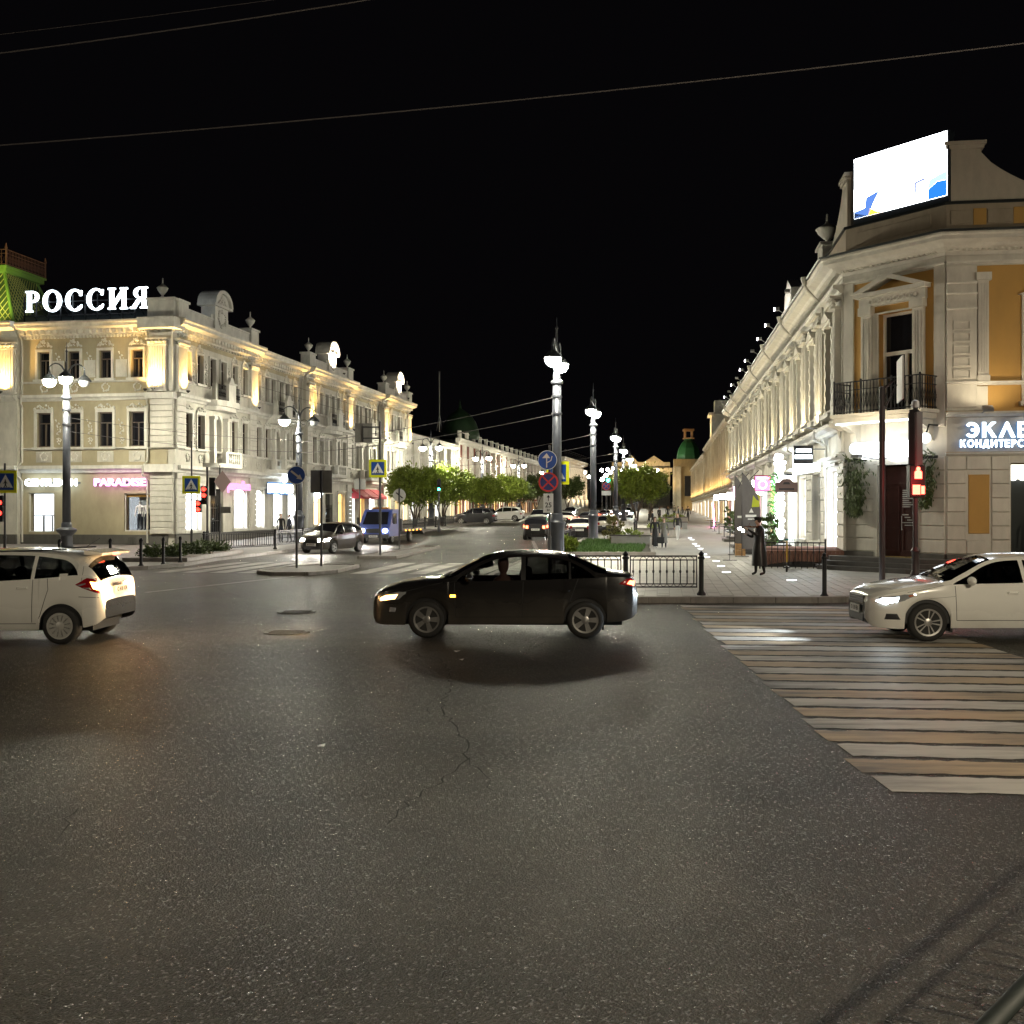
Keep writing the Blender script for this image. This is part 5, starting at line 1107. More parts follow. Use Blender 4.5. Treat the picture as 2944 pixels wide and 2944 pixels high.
# foreground railing, bottom right corner
FG = thing('foreground_railing', 'grey-green metal railing at the bottom right corner', 'railing', (0.665,1.985,0), atan2(.74,.67))
M_gg = mat('grey_green_paint', (.022,.03,.028), .65, var=.3, vs=14)
q = MB(); q.tube([(-2.0,0,1.0),(6.5,0,1.0)], .024, 10); q.tube([(-2.0,0,.14),(6.5,0,.14)], .018, 8); q.tube([(-2.0,0,.86),(6.5,0,.86)], .014, 8); q.out('rail', M_gg, FG, smooth=True)
bl = MB().lathe([(.015,.14),(.015,.86)], 6).mesh('baluster', M_gg)
for i in range(56): put('baluster', bl, FG, (-1.95+i*.15,0,0))
sc_me = MB(); sc_me.tube([(.22*cos(u)*(1-u/8),0,.5+.26*sin(u)*(1-u/8)) for u in [i*.5 for i in range(13)]], .011, 5); sc_me.tube([(-.22*cos(u)*(1-u/8),0,.5-.26*sin(u)*(1-u/8)) for u in [i*.5 for i in range(13)]], .011, 5); sc_me = sc_me.mesh('scroll', M_gg)
for i in range(12): put('scroll', sc_me, FG, (-1.7+i*.7,0,0))
pm = MB().lathe([(.045,0),(.045,1.08),(.06,1.1),(.005,1.2)], 10).mesh('post', M_gg)
for x in (6.0,): put('post', pm, FG, (x,0,0))
# ------------------------------------------------------------------ vehicles
def car_paint(name, col, metal=.0, rough=.28):
    if name in MATS: return MATS[name]
    m = mat(name, col, rough, metal, coat=.9 if col[0] > .2 else .6); nt = m.node_tree; N = nt.nodes; L = nt.links; p = N['Principled BSDF']
    g = N.new('ShaderNodeNewGeometry'); sx = N.new('ShaderNodeSeparateXYZ'); L.new(g.outputs['Position'], sx.inputs[0])
    n = N.new('ShaderNodeTexNoise'); n.inputs['Scale'].default_value = 2.5; n.inputs['Detail'].default_value = 6; L.new(g.outputs['Position'], n.inputs['Vector'])
    mr = N.new('ShaderNodeMapRange'); mr.inputs[1].default_value = .2; mr.inputs[2].default_value = .85 if col[0] < .2 else .7; mr.inputs[3].default_value = 0.75 if col[0] < .2 else .6; mr.inputs[4].default_value = 0
    L.new(sx.outputs['Z'], mr.inputs[0]); mu = N.new('ShaderNodeMath'); mu.operation = 'MULTIPLY'; L.new(mr.outputs[0], mu.inputs[0]); L.new(n.outputs[0], mu.inputs[1])
    mx = N.new('ShaderNodeMixRGB'); mx.inputs[1].default_value = (*col,1); mx.inputs[2].default_value = (.11,.095,.075,1) if col[0] < .2 else (.13,.11,.085,1); L.new(mu.outputs[0], mx.inputs[0])   # browner and rougher towards the sills, broken up by noise
    m2 = N.new('ShaderNodeMixRGB'); m2.inputs[2].default_value = (.012,.012,.012,1); L.new(g.outputs['Backfacing'], m2.inputs[0]); L.new(mx.outputs[0], m2.inputs[1]); L.new(m2.outputs[0], p.inputs['Base Color'])
    r2 = N.new('ShaderNodeMapRange'); r2.inputs[3].default_value = rough; r2.inputs[4].default_value = .65; L.new(mu.outputs[0], r2.inputs[0]); L.new(r2.outputs[0], p.inputs['Roughness'])
    return m
def tint_glass(name, tr):
    m = bpy.data.materials.new(name); m.use_nodes = True; nt = m.node_tree; nt.nodes.clear(); N = nt.nodes; L = nt.links
    o = N.new('ShaderNodeOutputMaterial'); t = N.new('ShaderNodeBsdfTransparent'); t.inputs[0].default_value = (tr,tr*1.02,tr,1); g = N.new('ShaderNodeBsdfGlossy'); g.inputs['Roughness'].default_value = .02; g.inputs[0].default_value = (.9,.9,.9,1)
    f = N.new('ShaderNodeFresnel'); f.inputs[0].default_value = 1.5; x = N.new('ShaderNodeMixShader'); L.new(f.outputs[0], x.inputs[0]); L.new(t.outputs[0], x.inputs[1]); L.new(g.outputs[0], x.inputs[2]); L.new(x.outputs[0], o.inputs[0]); return m
M_clear = tint_glass('clear_car_glass', .78); M_tint = tint_glass('tinted_car_glass', .16)
M_tyre = mat('tyre_rubber', (.018,.017,.016), .8, var=.3, vs=9); M_alloy = mat('alloy_wheel', (.42,.41,.40), .35, .8, var=.2, vs=8); M_hub = mat('silver_hubcap', (.50,.49,.46), .4, .3, var=.15)
M_trimk = mat('black_trim', (.012,.012,.013), .5); M_chrome = mat('chrome', (.7,.7,.7), .12, 1.0); M_cabin = mat('dark_cabin', (.015,.015,.016), .8)
M_platew = mat('number_plate_white', (.72,.72,.70), .5); M_lens = mat('clear_lens', (.35,.36,.38), .1, .3); M_redl = mat('red_lens', (.28,.008,.012), .15)
E_head = emis('headlight_white', (1.0,.93,.80), 110); E_headc = emis('headlight_cool', (.80,.93,1.0), 26); E_amberl = emis('headlight_amber', (1.0,.50,.13), 7); E_tail = emis('tail_red', (1.0,.10,.04), 9); E_tailo = emis('tail_orange', (1.0,.55,.12), 9); E_ind = emis('indicator_amber', (1.0,.36,.03), 8)
def itp(tab, u):
    if u <= tab[0][0]: return tab[0][1]
    for i in range(len(tab)-1):
        (a, va), (b, vb) = tab[i], tab[i+1]
        if u <= b:
            t = (u-a)/(b-a)
            m0 = (vb-(tab[i-1][1] if i else va))/(b-(tab[i-1][0] if i else a)) if i else (vb-va)/(b-a)
            m1 = ((tab[i+2][1] if i+2 < len(tab) else vb)-va)/((tab[i+2][0] if i+2 < len(tab) else b)-a)
            d = b-a; s0 = (vb-va)/d
            if s0 == 0: m0 = m1 = 0
            else:
                m0 = 0 if m0*s0 < 0 else math.copysign(min(abs(m0), 2.5*abs(s0)), s0); m1 = 0 if m1*s0 < 0 else math.copysign(min(abs(m1), 2.5*abs(s0)), s0)
            return va*(2*t**3-3*t*t+1)+vb*(-2*t**3+3*t*t)+m0*d*(t**3-2*t*t+t)+m1*d*(t**3-t*t)
    return tab[-1][1]
class Car:
    NR = 13
    def __init__(s, sp): s.sp = sp; s.L = sp['L']; s.R = sp['r']; s.ax = sp['ax']; s.ar = s.R+.055
    def sec(s, u):
        sp = s.sp; zl = itp(sp['low'], u)
        for a in s.ax:
            if abs(u-a) < s.ar: zl = max(zl, s.R+sqrt(s.ar**2-(u-a)**2))
        zb = itp(sp['belt'], u); zt = max(zb+.004, itp(sp['dlo'], u)); zc = max(zt+.012, itp(sp['top'], u)); w = itp(sp['w'], u)
        wb = w*.965; k = min(1, max(0, (zt-zb)/.30)); wt = wb*(1-.02)+(sp['wt']*w-wb*.98)*k
        zl = min(zl, zb-.03); P = []
        for t, q in ((0,.962),(.12,.985),(.3,.998),(.55,1.0),(.8,.99),(1,.965)): P.append((w*q, zl+(zb-zl)*t))
        P.append((wb+(wt-wb)*.52+.012*k, zb+(zt-zb)*.52)); P.append((wt, zt))
        rw = wt-.05; zr = zt+(zc-zt)*.48; P.append((rw+.012, zr))
        for q in (.90,.62,.32,0): P.append((rw*q, zc-(zc-zr)*(q**2.6)*.9 if q else zc))
        return P
    def y_at(s, u, z):
        P = s.sec(u)
        for (y0,z0),(y1,z1) in zip(P[:-1],P[1:]):
            if z0 <= z <= z1 and z1 > z0: return y0+(y1-y0)*(z-z0)/(z1-z0)
        return P[0][0] if z < P[0][1] else P[7][0]
    def stations(s, step):
        us = {0.0, s.L}; u = 0
        while u < s.L: us.add(round(u,4)); u += step
        for a in s.ax:
            k = -s.ar
            while k <= s.ar: us.add(round(a+k,4)); k += step*.45
            us.add(round(a+s.ar,4)); us.add(round(a-s.ar-.002,4)); us.add(round(a+s.ar+.002,4))
        for k in (.02,.05,.09,.15): us.add(k); us.add(s.L-k)
        for g in s.sp['side']: us.add(g[0]); us.add(g[1])
        for g in ('ws','rw'): us.add(s.sp[g][0]); us.add(s.sp[g][1])
        r = sorted(us); o = [r[0]]
        for a in r[1:]:
            if a-o[-1] > .0012: o.append(a)
        return o
    def build(s, t, paint, glass, step=.055):
        sp = s.sp; U = s.stations(step); N = s.NR; secs = [s.sec(u) for u in U]; L2 = s.L/2
        parts = {'body': MB(), 'windscreen': MB(), 'rear_window': MB()}
        sidem = {}
        def vid(i, j, sg): y, z = secs[i][j]; return (L2-U[i], sg*y, z)
        def fc(mb, i, j, sg):
            q = [vid(i,j,sg), vid(i+1,j,sg), vid(i+1,j+1,sg), vid(i,j+1,sg)]
            if sg < 0: q = q[::-1]
            return q
        bodyv = []; idx = {}
        body = MB()
        for sg in (1,-1):
            for i in range(len(U)):
                for j in range(N): idx[(i,j,sg)] = len(body.v); body.v.append(vid(i,j,sg))
        for sg in (1,-1):
            for i in range(len(U)-1):
                um = (U[i]+U[i+1])/2
                for j in range(N-1):
                    tgt = None
                    if j in (5,6):
                        for k, g in enumerate(sp['side']):
                            if g[0] < um < g[1] and secs[i][7][1]-secs[i][5][1]+secs[i+1][7][1]-secs[i+1][5][1] > .02: tgt = (k, sg)
                    if j >= 8:
                        if sp['ws'][0] < um < sp['ws'][1]: tgt = 'windscreen'
                        if sp['rw'][0] < um < sp['rw'][1] and sp.get('rwrow', 8) <= j: tgt = 'rear_window'
                    if tgt is None:
                        f = (idx[(i,j,sg)], idx[(i+1,j,sg)], idx[(i+1,j+1,sg)], idx[(i,j+1,sg)]); body.f.append(f if sg > 0 else f[::-1]); body.mi.append(1 if (j in (5,6) and sp['g0'] < um < sp['g1'] and sp.get('bp',1)) else 0)
                    else:
                        mb = parts[tgt] if isinstance(tgt, str) else sidem.setdefault(tgt, MB()); q = fc(mb,i,j,sg); mb.quad(*q)
        for e in (0, len(U)-1):
            f = [idx[(e,j,1)] for j in range(N)]+[idx[(e,j,-1)] for j in range(N-2,-1,-1)]; body.f.append(tuple(f[::-1] if e == 0 else f)); body.mi.append(0)
        s.body = body.out('body', [paint, M_trimk], t, smooth=38)
        parts['windscreen'].out('windscreen', glass.get('ws', M_glass), t, smooth=True); parts['rear_window'].out('rear_window', glass.get('rw', M_glass), t, smooth=True)
        for (k, sg), mb in sidem.items(): mb.out('side_window', glass.get(k, M_glass), t, smooth=True)
        fl = MB(); fl.box(-L2+.25,L2-.25,-.55,.55,.20,.34)
        for a in s.ax: fl.box(L2-a-s.ar-.02,L2-a+s.ar+.02,-itp(sp['w'],a)*.93,-.3,.30,s.R*2+.10); fl.box(L2-a-s.ar-.02,L2-a+s.ar+.02,.3,itp(sp['w'],a)*.93,.30,s.R*2+.10)
        fl.box(-L2+.35, L2-.35, -.68,.68,.32,.46); fl.out('underbody', M_trimk, t)
        return s
    def patch(s, t, poly, name, m, off=.006, sg=(1,-1), parent=None, ring_n=4, sub=5):
        n = len(poly); cx = sum(p[0] for p in poly)/n; cz = sum(p[1] for p in poly)/n; B = []
        for i in range(n):
            a, b = poly[i], poly[(i+1)%n]
            for k in range(sub): B.append((a[0]+(b[0]-a[0])*k/sub, a[1]+(b[1]-a[1])*k/sub))
        for q in sg:
            mb = MB(); vs = []; M = len(B)
            for r in range(ring_n+1):
                f = 1-r/(ring_n+.0) if r < ring_n else .0
                for u, z in B:
                    uu = cx+(u-cx)*f; z2 = cz+(z-cz)*f; o = off if r else -.004
                    vs.append((s.L/2-uu, q*(s.y_at(min(max(uu,0),s.L),z2)+o), z2))
            fs = [(r*M+i, r*M+(i+1)%M, (r+1)*M+(i+1)%M, (r+1)*M+i) for r in range(ring_n) for i in range(M)]
            if q < 0: fs = [f[::-1] for f in fs]
            mb.add(vs, fs); o = mb.out(name, m, parent or t, smooth=40)
        return o
    def seam(s, t, pts, wd=.009, name='panel_seam', m=None, sg=(1,-1), off=.0025):
        Q = []
        for (u0,z0),(u1,z1) in zip(pts[:-1],pts[1:]):
            n = max(2, int(sqrt((u1-u0)**2+(z1-z0)**2)/.06)); Q += [(u0+(u1-u0)*k/n, z0+(z1-z0)*k/n) for k in range(n)]
        Q.append(pts[-1])
        for q in sg:
            mb = MB(); vs = []
            for i, (u, z) in enumerate(Q):
                a = Q[max(0,i-1)]; b = Q[min(len(Q)-1,i+1)]; dx, dz = b[0]-a[0], b[1]-a[1]; l = sqrt(dx*dx+dz*dz) or 1; nx, nz = -dz/l*wd/2, dx/l*wd/2
                for k in (1,-1): vs.append((s.L/2-(u+k*nx), q*(s.y_at(u+k*nx,z+k*nz)+off), z+k*nz))
            mb.add(vs, [(2*i,2*i+1,2*i+3,2*i+2) for i in range(len(Q)-1)]); mb.out(name, m or M_trimk, t)
_wheel = {}
def wheel_meshes(r, style):
    k = (r, style)
    if k in _wheel: return _wheel[k]
    ty = MB(); ty.M = Matrix.Rotation(R(90),4,'X'); w_ = .105; ri = r*.66
    ty.lathe([(ri,-w_),(r*.8,-w_-.012),(r*.94,-w_+.005),(r,-w_+.035),(r,w_-.035),(r*.94,w_-.005),(r*.8,w_+.012),(ri,w_)], 40)
    rm = MB(); rm.M = Matrix.Rotation(R(90),4,'X')
    rm.lathe([(ri+.012,w_-.01),(ri+.015,w_+.012),(ri-.012,w_+.008),(ri-.03,w_-.06),(ri-.03,-w_)], 40); rm.M = None
    bk = MB(); bk.M = Matrix.Rotation(R(90),4,'X'); bk.lathe([(ri*.96,.0),(ri*.96,.01),(.01,.012)], 24); bk.M = None
    y = -w_-.004
    n = {'five':5,'ten':10,'cover':12}[style]
    for i in range(n):
        a = 2*pi*i/n+pi/2; rm.M = Matrix.Rotation(a,4,'Y')
        if style == 'five': rm.prismy([(-.028,.03),(.028,.03),(.047,ri-.01),(-.047,ri-.01)], y, y+.05)
        elif style == 'ten':
            for q in (-1,1): rm.prismy([(q*.012-.009,.04),(q*.012+.009,.04),(q*.042+.012,ri-.01),(q*.042-.012,ri-.01)], y, y+.04) if i%2 == 0 else None
        else: rm.prismy([(-.013,.05),(.013,.05),(.021,ri*.6),(.040,ri*.93),(-.040,ri*.93),(-.021,ri*.6)], y, y+.03)
    rm.M = Matrix.Rotation(R(90),4,'X'); rm.lathe([(.065,w_-.04),(.065,w_+.006),(.05,w_+.012),(.002,w_+.013)], 20)
    if style == 'cover': rm.lathe([(ri-.005,w_),(ri-.005,w_+.012),(ri*.90,w_+.014),(ri*.89,w_-.01)], 40)
    _wheel[k] = (ty.mesh('tyre', M_tyre, 40), rm.mesh('rim', M_hub if style == 'cover' else M_alloy, 30), bk.mesh('brake_disc', M_trimk)); return _wheel[k]
def add_wheels(c, t, style, track):
    ty, rm, bk = wheel_meshes(c.R, style)
    for a in c.ax:
        for sg in (-1,1):
            e = put('wheel', ty, t, (c.L/2-a, sg*track, c.R), 0 if sg < 0 else pi)
            put('rim', rm, e); put('brake_disc', bk, e)
def mirror_part(c, t, u, z, m, sg=(1,-1)):
    for q in sg:
        mb = MB(); y = c.y_at(u, z-.05); mb.ball((0,0,0), .1, 12, 8, .75); mb.v = [(v[0]*.7, v[1]*1.15, v[2]) for v in mb.v]
        o = mb.out('mirror', m, t, (c.L/2-u, q*(y+.10), z), 0, True)
        k = MB(); k.box(-.03,.03,-.12,.02,-.05,-.01); k.out('mirror_arm', M_trimk, o)
def driver(t, x, y, z, label=None):
    mb = MB(); mb.lathe([(.09,0),(.17,.1),(.2,.3),(.17,.44),(.07,.50),(.055,.54),(.085,.6),(.10,.70),(.085,.80),(.03,.83)], 14, (0,0,0), .8)
    mb.out('driver_figure', [mat('driver_dark_clothes', (.05,.022,.018), .8)], t, (x,y,z), 0, True)
def seats(t, xs, y, z):
    for x in xs:
        for sg in (-1,1):
            mb = MB(); mb.bbox(-.25,.25,-.24,.24,0,.16,.04); mb.prismx([(-.22,0),(.22,0),(.22,.55),(-.22,.55)], -.30, -.20); mb.ball((-.27,0,.66), .11, 10, 6); mb.out('seat', M_cabin, t, (x,sg*y,z))
def plate(t, x, y, z, rz, name='number_plate', chars='M 274 OY'):
    mb = MB(); mb.box(-.27,.27,-.012,.012,-.065,.065); o = mb.out(name, M_platew, t, (x,y,z), rz)
    me = text_mesh(chars, .10, .001, .002); me.materials.append(M_signk); put('plate_print', me, o, (0,-.0145,0))
    return o
SED = dict(L=4.6, r=.318, ax=(.98,3.70), wt=.70, g0=1.3, g1=4.0,
  top=[(0,.66),(.03,.74),(.12,.82),(.4,.925),(.8,.99),(1.22,1.035),(1.6,1.235),(1.98,1.40),(2.3,1.468),(2.8,1.49),(3.2,1.47),(3.45,1.42),(3.8,1.27),(4.08,1.15),(4.3,1.11),(4.5,1.085),(4.57,1.03),(4.6,.88)],
  belt=[(0,.60),(.05,.70),(.3,.80),(.8,.895),(1.3,.955),(2.5,.99),(3.7,1.03),(4.2,1.05),(4.5,1.03),(4.6,.84)],
  dlo=[(0,0),(1.45,.95),(1.62,1.08),(1.95,1.26),(2.25,1.355),(2.8,1.385),(3.25,1.35),(3.55,1.25),(3.85,1.06),(3.95,.9),(4.6,0)],
  low=[(0,.36),(.05,.26),(.2,.22),(.6,.22),(1.4,.24),(3.2,.25),(4.2,.28),(4.5,.34),(4.6,.42)],
  w=[(0,.52),(.03,.60),(.1,.70),(.22,.79),(.42,.845),(.7,.865),(1.2,.872),(3.4,.872),(4.0,.86),(4.35,.825),(4.52,.76),(4.6,.68)],
  ws=(1.26,2.06), rw=(3.42,4.10), side=[(1.5,2.60),(2.68,3.42),(3.46,3.88)])
HAT = dict(L=3.95, r=.305, ax=(.78,3.28), wt=.76, g0=.7, g1=3.75, bp=0,
  top=[(0,.70),(.05,.80),(.3,.95),(.7,1.07),(.95,1.14),(1.4,1.40),(1.7,1.51),(2.2,1.56),(2.9,1.545),(3.4,1.50),(3.62,1.46),(3.72,1.40),(3.86,1.12),(3.92,.98),(3.95,.72)],
  belt=[(0,.62),(.1,.74),(.6,.90),(1.2,.985),(2.2,1.03),(3.1,1.09),(3.5,1.13),(3.75,1.12),(3.9,.95),(3.95,.68)],
  dlo=[(0,0),(.95,.96),(1.2,1.12),(1.6,1.38),(2.0,1.455),(2.7,1.445),(3.1,1.40),(3.35,1.35),(3.52,1.20),(3.58,1.0),(3.95,0)],
  low=[(0,.34),(.1,.25),(.5,.22),(2.5,.23),(3.6,.27),(3.85,.33),(3.95,.42)],
  w=[(0,.50),(.05,.62),(.15,.72),(.35,.80),(.7,.835),(1.2,.845),(3.2,.845),(3.6,.83),(3.82,.79),(3.92,.72),(3.95,.66)],
  ws=(.92,1.66), rw=(3.70,3.885), side=[(1.0,1.85),(1.92,2.78),(2.84,3.56)])
KIA = dict(SED); KIA.update(L=4.5, ax=(.93,3.6), r=.325,
  top=[(0,.68),(.03,.76),(.12,.83),(.4,.92),(.8,.985),(1.15,1.03),(1.6,1.24),(1.98,1.39),(2.3,1.45),(2.75,1.465),(3.15,1.445),(3.4,1.39),(3.75,1.24),(4.0,1.13),(4.2,1.09),(4.4,1.065),(4.47,1.0),(4.5,.86)],
  belt=[(0,.62),(.05,.70),(.3,.79),(.8,.885),(1.3,.95),(2.5,.985),(3.6,1.02),(4.1,1.03),(4.4,1.0),(4.5,.82)],
  dlo=[(0,0),(1.32,.94),(1.62,1.09),(1.95,1.26),(2.25,1.34),(2.8,1.36),(3.2,1.32),(3.45,1.24),(3.75,1.05),(3.85,.9),(4.5,0)], bp=0,
  w=[(0,.50),(.03,.58),(.1,.69),(.22,.78),(.42,.84),(.7,.87),(1.2,.88),(3.4,.88),(4.0,.86),(4.3,.825),(4.45,.76),(4.5,.68)],
  low=[(0,.36),(.05,.26),(.2,.22),(.6,.21),(1.4,.23),(3.2,.24),(4.2,.28),(4.4,.34),(4.5,.42)], ws=(1.18,2.06), rw=(3.38,4.02), side=[(1.36,2.5),(2.57,3.38),(3.42,3.8)])
# --- black sedan, centre
P_blk = car_paint('black_car_paint', (.013,.012,.012), 0, .22)
t = thing('sedan_car', 'black sedan crossing the junction with glowing amber headlight and red tail lamp', 'car', (-.12,19.1,0), R(178.2))
c = Car(SED).build(t, P_blk, {'ws':M_clear, 'rw':M_tint, 0:M_clear, 1:M_tint, 2:M_tint}, .05); add_wheels(c, t, 'five', .77); seats(t, (-.1,-1.05), .37, .42); driver(t, .02, .37, .55)
o = c.patch(t, [(.10,.60),(.52,.66),(.66,.79),(.5,.80),(.2,.74),(.09,.67)], 'headlight', M_lens); o = c.patch(t, [(.13,.615),(.46,.665),(.52,.76),(.26,.735),(.14,.68)], 'headlight_bulb', E_amberl, .010)
c.patch(t, [(1.38,.70),(1.48,.70),(1.48,.745),(1.38,.745)], 'side_indicator', E_ind, .008); c.patch(t, [(4.26,.93),(4.52,.88),(4.56,.98),(4.5,1.03),(4.40,1.02)], 'tail_light', M_redl, .008); c.patch(t, [(4.40,.93),(4.545,.895),(4.565,.985),(4.46,1.0)], 'tail_bulb', E_tail, .013)
c.seam(t, [(1.48,.36),(1.46,.95)]); c.seam(t, [(2.62,.36),(2.64,.97)]); c.seam(t, [(1.48,.36),(3.28,.37)]); c.seam(t, [(3.30,.37),(3.42,.6),(3.58,1.02)]); c.seam(t, [(1.05,.42),(1.48,.40)], .006)
for u in (2.36,3.26): c.patch(t, [(u,.80),(u+.18,.80),(u+.18,.835),(u,.835)], 'door_handle', P_blk, .03)
mirror_part(c, t, 1.72, 1.03, P_blk); c.patch(t, [(.32,.44),(.44,.44),(.46,.52),(.34,.53)], 'fog_lamp', mat('fog_lens', (.6,.6,.65), .1, .6), .006); plate(t, 2.31, 0, .46, R(90)); plate(t, -2.31, 0, .72, R(-90))
g = MB(); g.box(2.28,2.31,-.42,.42,.36,.62); g.out('grille', M_trimk, t)
wp = MB(); wp.tube([(1.1,.1,1.03),(.95,.5,1.1)], .012, 4); wp.tube([(1.1,-.3,1.03),(.95,.1,1.1)], .012, 4); wp.out('wiper', M_trimk, t)
for u in (1.2,): c.seam(t, [(.62,.80),(1.25,.955)], .006)
mf = MB(); mf.box(-1.72,-1.69,.55,.80,.14,.34); mf.box(-1.72,-1.69,-.80,-.55,.14,.34); mf.out('mud_flap', M_trimk, t)
for sg in (-1,1): lamp('headlight_beam', 'SPOT', t, (2.42,sg*.62,.68), 260, (1.0,.70,.36), .06, 75, .6, (1,0,-.06))
# --- white hatchback, left edge
P_wht = car_paint('white_car_paint', (.80,.785,.74), 0, .25)
t = thing('hatchback_car', 'white hatchback leaving the left edge with lit brake lights and roof spoiler', 'car', (-8.66,18.25,0), R(178.5))
c = Car(HAT).build(t, P_wht, {'ws':M_tint, 'rw':M_tint, 0:M_tint, 1:M_tint, 2:M_tint}, .05); add_wheels(c, t, 'cover', .745); seats(t, (.2,-.8), .36, .46)
c.patch(t, [(3.50,.98),(3.70,1.10),(3.87,1.07),(3.935,.80),(3.78,.86),(3.62,.92)], 'tail_light', M_redl, .008)
c.patch(t, [(3.74,1.04),(3.86,1.02),(3.915,.86),(3.80,.90)], 'tail_bulb', E_tailo, .013); c.patch(t, [(3.53,.97),(3.70,1.01),(3.70,.985),(3.60,.95)], 'reverse_lens', M_lens, .013); c.patch(t, [(3.62,.93),(3.76,.93),(3.79,.89),(3.70,.91)], 'reverse_lens', M_lens, .013)
c.seam(t, [(2.81,.36),(2.82,1.06)]); c.seam(t, [(2.92,.42),(3.02,.72),(3.08,.9),(3.06,1.08)]); c.seam(t, [(1.85,.36),(1.87,1.0)]); c.seam(t, [(1.2,.33),(2.93,.34)]); c.seam(t, [(3.62,1.02),(3.64,1.46)], .006); c.seam(t, [(3.58,.78),(3.94,.76)], .008)
for u in (2.55,): c.patch(t, [(u,.90),(u+.2,.91),(u+.2,.945),(u,.935)], 'door_handle', P_wht, .03)
c.patch(t, [(3.24,1.02),(3.40,1.03),(3.40,1.17),(3.24,1.16)], 'fuel_flap', P_wht, .003)
sp = MB(); sp.add([(-1.60,-.62,1.53),(-1.60,.62,1.53),(-1.90,.58,1.485),(-1.90,-.58,1.485),(-1.60,-.62,1.46),(-1.60,.62,1.46),(-1.88,.58,1.45),(-1.88,-.58,1.45)], [(0,1,2,3),(7,6,5,4),(3,2,6,7),(0,3,7,4),(1,5,6,2),(0,4,5,1)]); sp.out('roof_spoiler', P_wht, t, smooth=40)
bl = MB(); bl.box(-1.905,-1.885,-.13,.13,1.44,1.47); bl.out('brake_light', E_tail, t)
hb = MB(); hb.box(-1.985,-1.955,-.36,.36,.93,.98); hb.out('chrome_strip', M_chrome, t); plate(t, -1.985, 0, .86, R(-90), chars='C 418 KM')
mirror_part(c, t, 1.18, 1.06, P_wht)
rb = MB(); rb.tube([(-.1,.6,1.50),(-1.3,.58,1.55)], .014, 6); rb.tube([(-.1,-.6,1.50),(-1.3,-.58,1.55)], .014, 6); rb.tube([(-1.35,0,1.55),(-1.62,0,1.72)], .006, 4); rb.out('roof_trim', M_trimk, t)
l = lamp('brake_light_glow', 'POINT', t, (-2.10,.62,.93), 10, (1,.62,.25), .06); l = lamp('brake_light_glow', 'POINT', t, (-2.10,-.62,.93), 10, (1,.5,.2), .06)
# --- white sedan, right edge
t = thing('sedan_car', 'white sedan entering from the right edge over the zebra stripes', 'car', (8.28,18.55,0), R(178.0))
c = Car(KIA).build(t, car_paint('pearl_white_paint', (.82,.81,.77), 0, .22), {'ws':M_tint, 'rw':M_tint, 0:M_tint, 1:M_tint, 2:M_tint}, .05); P_w2 = MATS['pearl_white_paint']; add_wheels(c, t, 'ten', .77); seats(t, (-.1,-1.05), .37, .42); driver(t, .0, .37, .52)
c.patch(t, [(.10,.66),(.25,.60),(.50,.66),(.80,.79),(.75,.815),(.42,.77),(.10,.73)], 'headlight', M_lens); c.patch(t, [(.10,.665),(.25,.612),(.47,.665),(.5,.75),(.2,.73)], 'headlight_bulb', E_headc, .010); c.patch(t, [(.62,.74),(.70,.76),(.68,.79),(.60,.775)], 'indicator_lens', mat('amber_lens', (.5,.12,.03), .2), .012)
g = MB(); g.bbox(2.19,2.26,-.42,.42,.60,.73,.01); o = g.out('grille', M_trimk, t); k = MB()
for z in (.60,.72): k.box(2.255,2.268,-.43,.43,z,z+.016)
for z in (.64,.68): k.box(2.255,2.264,-.4,.4,z,z+.006)
k.out('chrome_strip', M_chrome, o); plate(t, 2.275, 0, .50, R(90), chars='O 159 EB')
c.patch(t, [(.22,.36),(.50,.36),(.44,.47),(.25,.47)], 'fog_lamp_recess', M_trimk, .005); g = MB(); g.box(2.24,2.262,-.40,.40,.30,.42); g.out('lower_grille', M_trimk, t)
c.seam(t, [(1.40,.36),(1.38,.93)]); c.seam(t, [(2.54,.36),(2.56,.97)]); c.seam(t, [(1.4,.36),(3.2,.37)]); c.seam(t, [(.60,.82),(1.2,.94)], .006); c.seam(t, [(.95,.72),(1.38,.76)], .004)
for u in (2.22,): c.patch(t, [(u,.80),(u+.2,.80),(u+.2,.84),(u,.84)], 'door_handle', P_w2, .03)
mirror_part(c, t, 1.62, 1.02, P_w2); wp = MB(); wp.tube([(1.08,.5,1.02),(.98,-.1,1.07)], .012, 4); wp.out('wiper', M_trimk, t); mf = MB(); mf.box(.90,.93,.56,.82,.16,.42); mf.out('mud_flap', M_trimk, t)
lamp('headlight_beam', 'SPOT', t, (2.36,.62,.68), 190, (.8,.92,1.0), .05, 70, .6, (1,0,-.10)); lamp('headlight_beam', 'SPOT', t, (2.36,-.62,.68), 190, (.8,.92,1.0), .05, 70, .6, (1,0,-.10))
